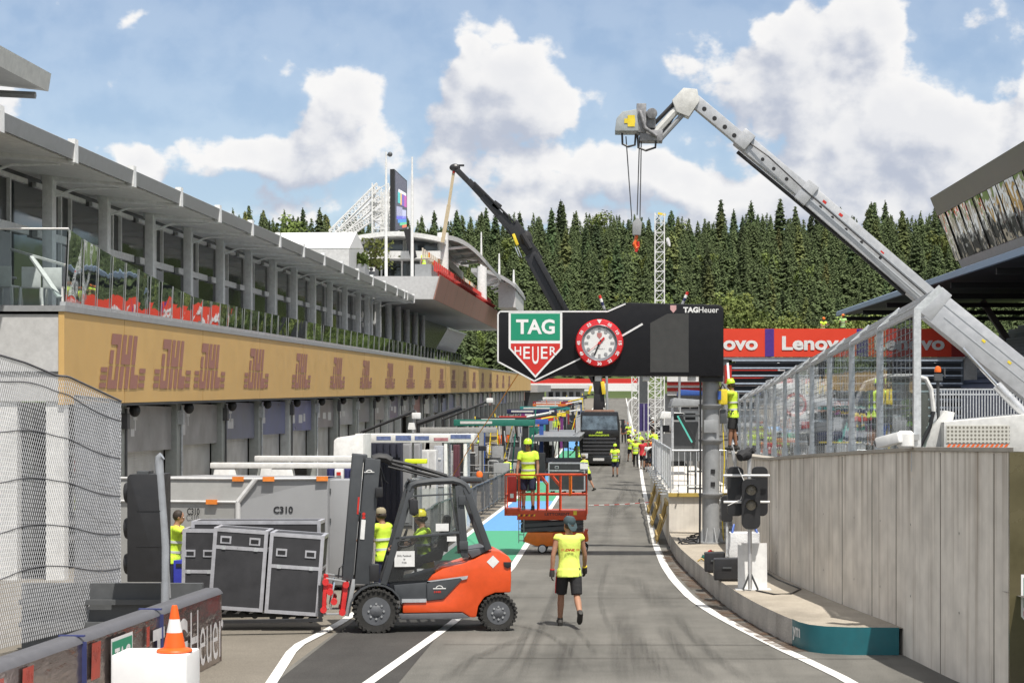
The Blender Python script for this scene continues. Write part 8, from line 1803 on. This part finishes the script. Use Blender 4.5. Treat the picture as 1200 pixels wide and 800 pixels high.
def person(label, loc, rotz, top=LIME, bottom=DARKC, legs='shorts', head='helmet', hm=HLIME, skin=SKIN, vox=.016, lean=0, hipL=(5, 0), hipR=(-5, 0), armL=(5, 8, 10), armR=(5, 8, 10), sleeve=.5, scale=1.0, band=True, sit=False, headturn=0, gloves=False, group=None, headpitch=0, armLd=None, armRd=None, abd=3):
    """faces +Y; hip=(flexion, knee bend), arm=(forward, sideways, elbow bend) in degrees"""
    t = thing('person', label, 'person', loc, rotz, group); t.scale = (scale,)*3
    pel = Vector((0, 0, .93)); T = Matrix.Rotation(-R(lean), 3, 'X')
    def tp(x, y, z): return pel+T @ Vector((x, y, z-.93))
    J = {}
    for s, nm, hp in ((-1, 'L', hipL), (1, 'R', hipR)):
        h_ = pel+Vector((s*.095, 0, -.02)); a = R(hp[0]); th = Vector((s*math.sin(R(abd)), math.sin(a), -math.cos(a))).normalized(); kn = h_+th*.43; b_ = a-R(hp[1]); sh = Vector((s*math.sin(R(abd))*.4, math.sin(b_), -math.cos(b_))).normalized(); an = kn+sh*.42
        J[nm] = (h_, kn, an, b_)
    dz = -min(J['L'][2].z, J['R'][2].z)+.085 if not sit else 0
    off = Vector((0, 0, dz))
    A = {}
    for s, nm, ar, ad in ((-1, 'L', armL, armLd), (1, 'R', armR, armRd)):
        sh = tp(s*.19, 0, 1.43); u = Vector((s*math.sin(R(ar[1])), math.cos(R(ar[1]))*math.sin(R(ar[0])), -math.cos(R(ar[1]))*math.cos(R(ar[0])))); f = Vector((s*math.sin(R(ar[1]))*.4-s*.18*math.sin(R(ar[2])), math.sin(R(ar[0]+ar[2])), -math.cos(R(ar[0]+ar[2])))).normalized()
        if ad: u, f = Vector(ad[0]).normalized(), Vector(ad[1]).normalized()
        el = sh+u*.29; wr = el+f*.25; A[nm] = (sh, el, wr, f)
    hc = tp(0, .025, 1.635)
    mb = MB()
    def limb(pts, rs, sub=4):
        P_ = []; R_ = []
        for i in range(len(pts)-1):
            for k in range(sub): u = k/sub; P_.append(pts[i].lerp(pts[i+1], u)); R_.append(rs[i]+(rs[i+1]-rs[i])*u)
        P_.append(pts[-1]); R_.append(rs[-1]); mb.tube([p+off for p in P_], R_, 10)
    def torso(m_, gx=0.0, z0=.86, z1=1.50):
        secs = [(.84, .15, .105, 0), (.92, .165, .115, 0), (1.0, .155, .11, 0), (1.10, .145, .10, .005), (1.22, .16, .112, .01), (1.34, .178, .12, .005), (1.42, .175, .105, -.005), (1.475, .12, .08, -.005), (1.51, .065, .062, .0)]
        rr = []
        for z, hw, hd, y in secs:
            if z < z0-.001 or z > z1+.001: continue
            rr.append((tp(0, y, z)+off, T @ Vector((hw+gx, 0, 0)), T @ Vector((0, hd+gx, 0))))
        m_.loft(rr)
    torso(mb); ts = T
    mb.tube([tp(0, -.005, 1.45)+off, tp(0, .01, 1.52)+off, tp(0, .02, 1.60)+off], [.068, .058, .058], 10)
    HR = T @ Matrix.Rotation(R(headturn), 3, 'Z') @ Matrix.Rotation(-R(headpitch), 3, 'X')
    def hp_(x, y, z): return hc+off+HR @ Vector((x, y, z))
    mb.ball(hp_(0, -.005, .03), (.077, .097, .10), 16, 12, HR); mb.ball(hp_(0, .025, -.05), (.058, .068, .068), 14, 10, HR)
    mb.tube([hp_(0, .085, .025), hp_(0, .104, -.008), hp_(0, .108, -.022), hp_(0, .085, -.03)], [.010, .013, .016, .012], 7)   # nose
    for s in (-1, 1): mb.ball(hp_(s*.078, -.005, 0), (.012, .022, .033), 8, 6, HR)
    mb.tube([hp_(-.024, .083, -.058), hp_(0, .091, -.057), hp_(.024, .083, -.058)], .008, 6)
    for nm in 'LR':
        h_, kn, an, b_ = J[nm]; limb([h_+Vector((0, 0, .03)), h_.lerp(kn, .5), kn, kn.lerp(an, .32), an], [.088, .074, .054, .058, .038]); limb([an, an+Vector((0, .06, -.04))], [.038, .036], 2)
        sh, el, wr, f = A[nm]; limb([sh+(tp(0, 0, 1.43)-sh)*.25, sh, sh.lerp(el, .5), el, el.lerp(wr, .3), wr], [.06, .056, .046, .039, .041, .027]); limb([wr, wr+f*.05, wr+f*.09], [.027, .036, .034], 3)
    body = mb.build('body', skin, t, local=True, remesh=vox)
    # fingers: five tapered chains per hand, rooted in the palm
    FBS = {}
    for s, nm in ((-1, 'L'), (1, 'R')):
        fb = FBS[nm] = MB(); sh, el, wr, f = A[nm]; side = Vector((0, 1, 0)); side = (side-f*side.dot(f)).normalized(); pn = f.cross(side)*s
        for k in range(4):
            b0 = wr+f*.085+side*(.030-.020*k); ln = [.070, .078, .072, .056][k]; c1 = b0+f*ln*.5-pn*s*0; d2 = (f*.8+pn*(-.55)).normalized(); c2 = c1+d2*ln*.35; c3_ = c2+(f*.45-pn*.9).normalized()*ln*.28
            fb.tube([p+off for p in (b0-f*.02, b0, c1, c2, c3_)], [.0105, .0105, .0098, .009, .0075], 6)
        b0 = wr+f*.03+side*.03; fb.tube([p+off for p in (b0-side*.012, b0+side*.018+f*.022, b0+side*.024+f*.05-pn*.01, b0+side*.016+f*.072-pn*.02)], [.013, .0125, .011, .009], 6)
    if gloves:
        for nm in 'LR': sh, el, wr, f = A[nm]; mb = FBS[nm]; mb.tube([p+off for p in (wr-f*.02, wr+f*.03, wr+f*.092)], [.036, .044, .041], 10); mb.build('glove', GLOVE, t, local=True, smooth=True)
    else:
        me = body.data; bm = bmesh.new(); bm.from_mesh(me)
        for fb in FBS.values():
            vv = [bm.verts.new(v) for v in fb.v]
            for f_ in fb.f:
                fc_ = bm.faces.new([vv[i] for i in f_]); fc_.smooth = True
        bmesh.ops.recalc_face_normals(bm, faces=bm.faces); bm.to_mesh(me); bm.free()
    if vox < .02:
        for s in (-1, 1): e = MB(); e.ball(hp_(s*.031, .083, .014), .0115, 8, 6); e.build('eye', EYE, t, local=True, smooth=True); 
    # top
    mb = MB(); torso(mb, .022, .84, 1.475)
    mb.loft([(tp(0, 0, .80)+off, T @ Vector((.212, 0, 0)), T @ Vector((0, .155, 0))), (tp(0, 0, .93)+off, T @ Vector((.198, 0, 0)), T @ Vector((0, .145, 0)))])
    for nm in 'LR':
        sh, el, wr, f = A[nm]
        if sleeve > 0:
            e = el if sleeve >= 1 else sh.lerp(el, sleeve); limb([sh+(tp(0, 0, 1.43)-sh)*.4, sh, e], [.075, .075, .064], 3)
            if sleeve > 1: limb([el, el.lerp(wr, sleeve-1)], [.056, .046], 3)
    tp_ = mb.build('shirt', top, t, local=True, remesh=max(vox, .014))
    if band:
        for z, gx in ((1.02, .026), (1.20, .028)):
            mb = MB(); rr = []
            for dz_ in (-.022, .022):
                hw, hd = (.150, .106) if z < 1.1 else (.157, .110); rr.append((tp(0, .005, z+dz_)+off, T @ Vector((hw+gx+.004, 0, 0)), T @ Vector((0, hd+gx+.004, 0))))
            mb.loft(rr); mb.build('reflective_band', SILV, t, local=True, smooth=True)
    # legs
    mb = MB()
    mb.loft([(pel+off+Vector((0, 0, z)), Vector((a, 0, 0)), Vector((0, b_, 0))) for z, a, b_ in ((-.10, .155, .12), (-.02, .178, .132), (.06, .172, .125))])
    for nm in 'LR':
        h_, kn, an, b_ = J[nm]
        if legs == 'shorts': limb([h_+Vector((0, 0, .02)), h_.lerp(kn, .5), h_.lerp(kn, .92)], [.105, .100, .092], 3)
        else: limb([h_+Vector((0, 0, .02)), h_.lerp(kn, .5), kn, kn.lerp(an, .5), kn.lerp(an, .97)], [.105, .092, .074, .070, .066], 3)
    mb.build(legs, bottom, t, local=True, remesh=max(vox, .014))
    for nm in 'LR':
        h_, kn, an, b_ = J[nm]; mb = MB(); fd_ = Vector((0, math.cos(b_*.8), math.sin(b_*.8))); up_ = Vector((0, -fd_.z, fd_.y)); rr = []
        for u, w_, h2 in ((-.085, .03, .035), (-.06, .042, .05), (0, .043, .058), (.07, .048, .042), (.14, .046, .032), (.175, .028, .022)): rr.append((an+off+fd_*u+up_*(-.08+h2), Vector((w_, 0, 0)), up_*h2))
        mb.loft(rr); mb.tube([an+off-up_*.03, an+off+(kn-an).normalized()*.05], [.048, .046], 10); mb.build('shoe', SHOE, t, local=True, smooth=True)
    # head wear
    mb = MB()
    if head == 'helmet':
        prof = [(.108, 0), (.110, .02), (.103, .06), (.082, .10), (.045, .125), (0, .132)]; mb.lathe(prof, hp_(0, 0, .045), HR @ Z1, 20); rr = []
        mb.loft([(hp_(0, .03, .045), HR @ Vector((.108, 0, 0)), HR @ Vector((0, .115, 0))), (hp_(0, .03, .057), HR @ Vector((.105, 0, 0)), HR @ Vector((0, .11, 0)))]); mb.bar(hp_(0, -.08, .13), hp_(0, .08, .13), .03, .09); mb.build('helmet', hm, t, local=True, smooth=True)
    elif head == 'cap':
        mb.lathe([(.095, 0), (.098, .03), (.09, .07), (.06, .105), (0, .115)], hp_(0, -.005, .035), HR @ Z1, 18); mb.loft([(hp_(0, .12, .035), HR @ Vector((.07, 0, 0)), HR @ Vector((0, .075, 0))), (hp_(0, .12, .045), HR @ Vector((.068, 0, 0)), HR @ Vector((0, .072, 0)))]); mb.build('cap', hm, t, local=True, smooth=True)
    elif head == 'capback':
        mb.lathe([(.097, 0), (.100, .03), (.094, .075), (.064, .112), (0, .124)], hp_(0, -.005, .03), HR @ Z1, 18); b0 = hp_(0, -.10, -.01); mb.loft([(hp_(0, -.088, .04), HR @ Vector((.088, 0, 0)), HR @ Vector((0, .02, .03))), (hp_(0, -.128, -.01), HR @ Vector((.08, 0, 0)), HR @ Vector((0, .012, .012))), (hp_(0, -.145, -.05), HR @ Vector((.05, 0, 0)), HR @ Vector((0, .01, .01)))]); mb.build('cap', hm, t, local=True, smooth=True)
    if head in ('hair', 'capback', 'cap', 'helmet'):
        mb = MB(); mb.ball(hp_(0, -.018, .035 if head == 'hair' else .0), (.086, .098, .105 if head == 'hair' else .07), 14, 10, HR); mb.build('hair', HAIR, t, local=True, smooth=True)
    return t, tp_, dict(A=A, J=J, off=off, tp=tp)
def at(px, pyf, Y=None, z=None):
    Y = Y or gy(pyf); z = zg(Y) if z is None else z; return Vector((P(px, 0, Y).x, Y, z))
# the walking man in the foreground, seen from behind
a = at(667, 733.5, 30.2)
t, shirt, k = person('man in a sleeveless fluorescent shirt and black shorts walking away along the lane', a, R(8), LIME if False else mat('shirt_fluorescent', (.74, .88, .16), .75, var=.06, bump=.45, bscale=12), DARKC, 'shorts', 'capback', CAPM, SKIN, .012, 2, (16, 4), (-10, 46), (-8, 14, 12), (10, 14, 16), .14, 1.0, False, gloves=True, headturn=28, headpitch=-14)
mb = MB(); off = k['off']; 
def shb(x, z, d=.0): return k['tp'](x, -.148-d, z)+off
c = shb(0, 1.24); mb.text('DHL', c+Vector((-.0, 0, 0)), X1, Z1, .042, .17, bold=.06, shear=.35)
for i in range(3):
    z = 1.228+i*.012; mb.quad(shb(-.15, z), shb(-.095, z), shb(-.092, z+.006), shb(-.147, z+.006)); mb.quad(shb(.095, z), shb(.15, z), shb(.153, z+.006), shb(.098, z+.006))
mb.build('courier_mark', mat('courier_red', (.45, .07, .02), .6), shirt, local=True, recalc=False)
J = k['J']; mb = MB(); h_, kn, an, b_ = J['L']; mb.tube([h_+off+Vector((-.104, -.0, -.03)), h_.lerp(kn, .5)+off+Vector((-.103, 0, 0)), h_.lerp(kn, .9)+off+Vector((-.094, 0, 0))], .011, 6); mb.build('red_piping', REDC, t, local=True)
sh, el, wr, f = k['A']['L']; mb = MB(); mb.tube([wr-f*.035+off, wr-f*.02+off], .040, 12); mb.build('wristband', REDC, t, local=True); sh, el, wr, f = k['A']['R']; mb = MB(); mb.tube([wr-f*.04+off, wr-f*.022+off], .040, 12); mb.build('wristband', YEL, t, local=True)
# worker on the lift platform
zl = P(0, 598.5, Yl+.4).z
a = Vector((P(619, 0, Yl+.45).x, Yl+.45, zl-.01)); person('worker in green helmet and fluorescent shirt standing on the red scissor lift', a, R(176), LIME, NAVYC, 'shorts', 'helmet', HLIME, SKIN2, .018, 3, (5, 0), (-4, 2), (8, 12, 18), (8, 12, 18), .6, 1.0)
# driver in the forklift
ds_ = MWf @ z3(455, 478, .60); ds_.z -= .90
person('forklift driver in fluorescent shirt and yellow helmet seated in the cab', ds_, R(90)+YAW, LIME, DARKC, 'trousers', 'helmet', mat('helmet_yellow', (.75, .65, .04), .35), SKIN, .018, 4, (78, 70), (78, 70), (45, 6, 25), (45, 6, 25), .6, .94, True, True)
# worker on the ladder at the gantry pillar
Yw = 44.9; a = at(859, 0, Yw, P(0, 527.5, Yw).z)
t, _, k = person('worker in yellow helmet and black shorts standing on a ladder working at the gantry pillar', a, R(82), LIME, DARKC, 'shorts', 'helmet', HLIME, SKIN2, .016, 2, (6, 2), (-3, 4), (95, 10, 70), (55, 8, 55), .55, .94, True, headpitch=6)
mb = MB(); off = k['off']; mb.tube([k['tp'](-.19, 0, .98)+off, k['tp'](0, .13, .96)+off, k['tp'](.19, 0, .98)+off, k['tp'](0, -.13, .98)+off, k['tp'](-.19, 0, .98)+off], .022, 6); mb.tube([k['tp'](.10, -.15, 1.44)+off, k['tp'](-.05, -.155, 1.15)+off, k['tp'](-.12, -.14, .98)+off], .018, 6); mb.build('safety_harness', DKGREY, t, local=True)
tl = thing('aluminium_ladder', 'aluminium ladder leaning on the gantry pillar under the worker', 'ladder', P(868, 560, 45.2))
mb = MB(); 
for dy in (0, .36):
    mb.bar(P(846, 470, 44.9)+Vector((0, dy, 0)), P(873, 592, 44.9)+Vector((0, dy, 0)), .035, .07)
for i in range(9): u = (i+.5)/9; p = P(846, 470, 44.9).lerp(P(873, 592, 44.9), u); mb.bar(p, p+Vector((0, .36, 0)), .03)
mb.build('ladder', ALU, tl)
tl = thing('yellow_tool_case', 'yellow tool bag and cable box hanging on the pillar beside the worker', 'bag', P(848, 470, 44.6)); mb = MB(); mb.b2(P(842, 474, 44.5), P(852, 456, 44.75)); mb.build('bag_body', YEL, tl, bevel=.04); mb = MB(); mb.tube([P(844, 456, 44.6), P(847, 450, 44.6), P(850, 456, 44.6)], .02); mb.build('strap', BLACK, tl); mb = MB(); mb.b2(P(841, 468, 44.45), P(845, 458, 44.5)); mb.build('cable_box', BLUEP, tl)
# people along the lane and on the deck
V2 = .026
person('worker in green helmet, yellow shirt and navy shorts standing before the black lorry', at(721, 558.6), R(170), LIME, NAVYC, 'shorts', 'helmet', HLIME, SKIN, V2, 4, (4, 0), (-4, 0), (30, 8, 70), (30, 8, 70), .6, 1.0)
person('worker in yellow vest pushing the wide flight case behind the lift', at(688, 575), R(60), LIME, DARKC, 'shorts', 'cap', KHAKI, SKIN, V2, 14, (22, 10), (-16, 12), (55, 8, 20), (50, 8, 25), .5, .97)
person('worker in yellow vest and black trousers walking in the lane beside the lorry', at(745, 547), R(175), LIME, DARKC, 'trousers', 'hair', HAIR, SKIN, V2, 2, (14, 4), (-12, 10), (12, 8, 20), (-8, 8, 20), .4, .98)
person('person in red shirt and black shorts standing at the barrier, left of two', at(753, 550), R(-20), REDC, DARKC, 'shorts', 'hair', HAIR, SKIN2, V2, 3, (6, 4), (-6, 2), (35, 8, 60), (20, 8, 40), .55, 1.0, False)
person('person in red shirt with grey hair standing at the barrier, right of two', at(758, 547), R(-40), REDC, DARKC, 'shorts', 'hair', GREYC, SKIN, V2, 2, (3, 0), (-3, 0), (15, 8, 20), (25, 8, 50), .55, .98, False)
person('worker in yellow shirt sitting on the deck behind the crowd barrier', at(770, 0, 84, P(0, 543, 84).z), R(60), LIME, DARKC, 'trousers', 'hair', HAIR, SKIN, V2, 16, (60, 60), (55, 60), (40, 8, 50), (40, 8, 50), .5, 1.0)
person('person in white cap and dark shirt on the deck beyond the sitting worker', at(766, 0, 100, P(0, 527, 100).z), R(120), DARKC, DARKC, 'trousers', 'cap', HWHT, SKIN2, V2, 3, (4, 0), (-4, 0), (20, 8, 40), (25, 8, 60), .6, .97, False)
person('worker in orange helmet carrying a board right of the lorry', at(737, 521), R(150), LIME, NAVYC, 'trousers', 'helmet', HORG, SKIN, V2, 2, (8, 2), (-8, 6), (40, 8, 60), (40, 8, 60), .6, 1.0)
person('worker in yellow vest bending down among the group right of the lorry', at(743, 525), R(80), LIME, DARKC, 'trousers', 'hair', HAIR, SKIN2, V2, 48, (20, 10), (5, 8), (70, 8, 10), (60, 8, 15), .5, 1.0)
person('worker in yellow helmet bending over beside the purple panel', at(752, 530), R(100), LIME, GREYC, 'trousers', 'helmet', mat('helmet_yellow', (.75, .65, .04), .35), SKIN, V2, 38, (16, 8), (0, 6), (60, 8, 20), (60, 8, 20), .5, 1.0)
person('worker in pale green vest facing the wall beside the purple panel', at(759, 532), R(-30), mat('vest_pale_green', (.38, .66, .22), .8), GREYC, 'trousers', 'hair', HAIR, SKIN, V2, 5, (4, 0), (-4, 0), (30, 8, 50), (30, 8, 50), .3, .98)
person('person in navy shirt and red helmet standing beside the lorry mirror', at(731, 519), R(180), NAVYC, DARKC, 'trousers', 'helmet', RED, SKIN, V2, 0, (4, 0), (-4, 0), (10, 8, 20), (10, 8, 20), .6, 1.0, False)
person('worker in yellow vest standing at the left front corner of the lorry', at(677, 552), R(120), LIME, DARKC, 'trousers', 'hair', HAIR, SKIN2, V2, 5, (4, 0), (-4, 0), (60, 8, 40), (20, 8, 30), .5, .98)
# two on top of the banner bridge
zt_ = P(0, 385, 131).z
person('worker in orange helmet on top of the red banner bridge, left of two', at(964, 0, 131.2, zt_-.95), R(200), LIME, NAVYC, 'trousers', 'helmet', HORG, SKIN, V2, 12, (10, 5), (-8, 8), (40, 8, 50), (30, 8, 40), .5, .98)
person('worker in orange helmet and pale vest on top of the banner bridge, right of two', at(988, 0, 131.2, zt_-.75), R(170), mat('vest_pale_green', (.38, .66, .22), .8), NAVYC, 'trousers', 'helmet', HORG, SKIN2, V2, 4, (4, 0), (-4, 0), (30, 8, 60), (35, 8, 60), .5, .98)
# others
person('worker in yellow shirt reaching out behind the black flight cases', at(203, 0, 33.2, -.02), R(-80), LIME, NAVYC, 'trousers', 'hair', HAIR, SKIN, .018, 6, (6, 0), (-6, 0), (75, 10, 8), (70, 12, 10), .45, .98)
person('worker in yellow vest standing behind the forklift mast', at(450, 0, 33.5, 0), R(60), LIME, NAVYC, 'trousers', 'cap', KHAKI, SKIN2, .018, 4, (6, 0), (-6, 0), (35, 10, 50), (30, 10, 50), .5, .98)
person('crane driver in yellow vest inside the round cab of the white crane vehicle', Vector((P(1064, 0, Yc).x, Yc, P(0, 500, Yc).z-.80)), R(85), LIME, NAVYC, 'trousers', 'hair', HAIR, SKIN, .022, 6, (78, 60), (78, 60), (45, 8, 40), (45, 8, 40), .5, 1.0, True, True)
person('person in yellow vest standing on the hospitality terrace by the glass doors', at(498, 0, 121, P(0, 326, 121).z), R(180), LIME, DARKC, 'trousers', 'hair', HAIR, SKIN, V2, 0, (3, 0), (-3, 0), (8, 8, 10), (8, 8, 10), .6, 1.0)
# more of the crew gathered by the lattice columns
person('worker in yellow vest and grey trousers walking toward the camera by the purple panel', at(749, 538), R(185), LIME, GREYC, 'trousers', 'helmet', HLIME, SKIN, V2, 3, (14, 4), (-12, 12), (20, 8, 20), (-10, 8, 25), .5, 1.0)
person('worker in yellow vest with both arms raised to the lattice column', at(763, 536), R(20), LIME, NAVYC, 'trousers', 'helmet', HLIME, SKIN2, V2, 0, (4, 0), (-4, 0), (150, 10, 15), (140, 10, 15), .5, 1.0)
person('worker in yellow vest and shorts carrying a long board beside the lorry mirror', at(739, 541), R(200), LIME, DARKC, 'shorts', 'cap', HWHT, SKIN, V2, 4, (8, 4), (-8, 6), (45, 8, 50), (45, 8, 50), .5, .98)
person('person in white shirt and navy shorts standing at the end of the barriers', at(760, 553), R(150), WHTC, NAVYC, 'shorts', 'hair', HAIR, SKIN, V2, 2, (4, 0), (-4, 0), (10, 8, 30), (15, 8, 40), .5, .97, False)
person('worker in orange vest with black trousers behind the red shirted pair', at(764, 546), R(90), mat('vest_orange', (.85, .25, .03), .8), DARKC, 'trousers', 'hair', HAIR, SKIN2, V2, 6, (4, 0), (-4, 0), (30, 8, 50), (30, 8, 50), .4, .98)
person('worker in yellow shirt crouching by a case on the apron beyond the lift', at(598, 566), R(40), LIME, NAVYC, 'trousers', 'cap', KHAKI, SKIN, V2, 30, (70, 110), (60, 110), (50, 8, 30), (50, 8, 30), .5, .98)
person('worker in yellow vest standing near the yellow step ladders', at(560, 544), R(-100), LIME, DARKC, 'trousers', 'helmet', HORG, SKIN2, V2, 4, (4, 0), (-4, 0), (40, 8, 50), (30, 8, 50), .5, 1.0)
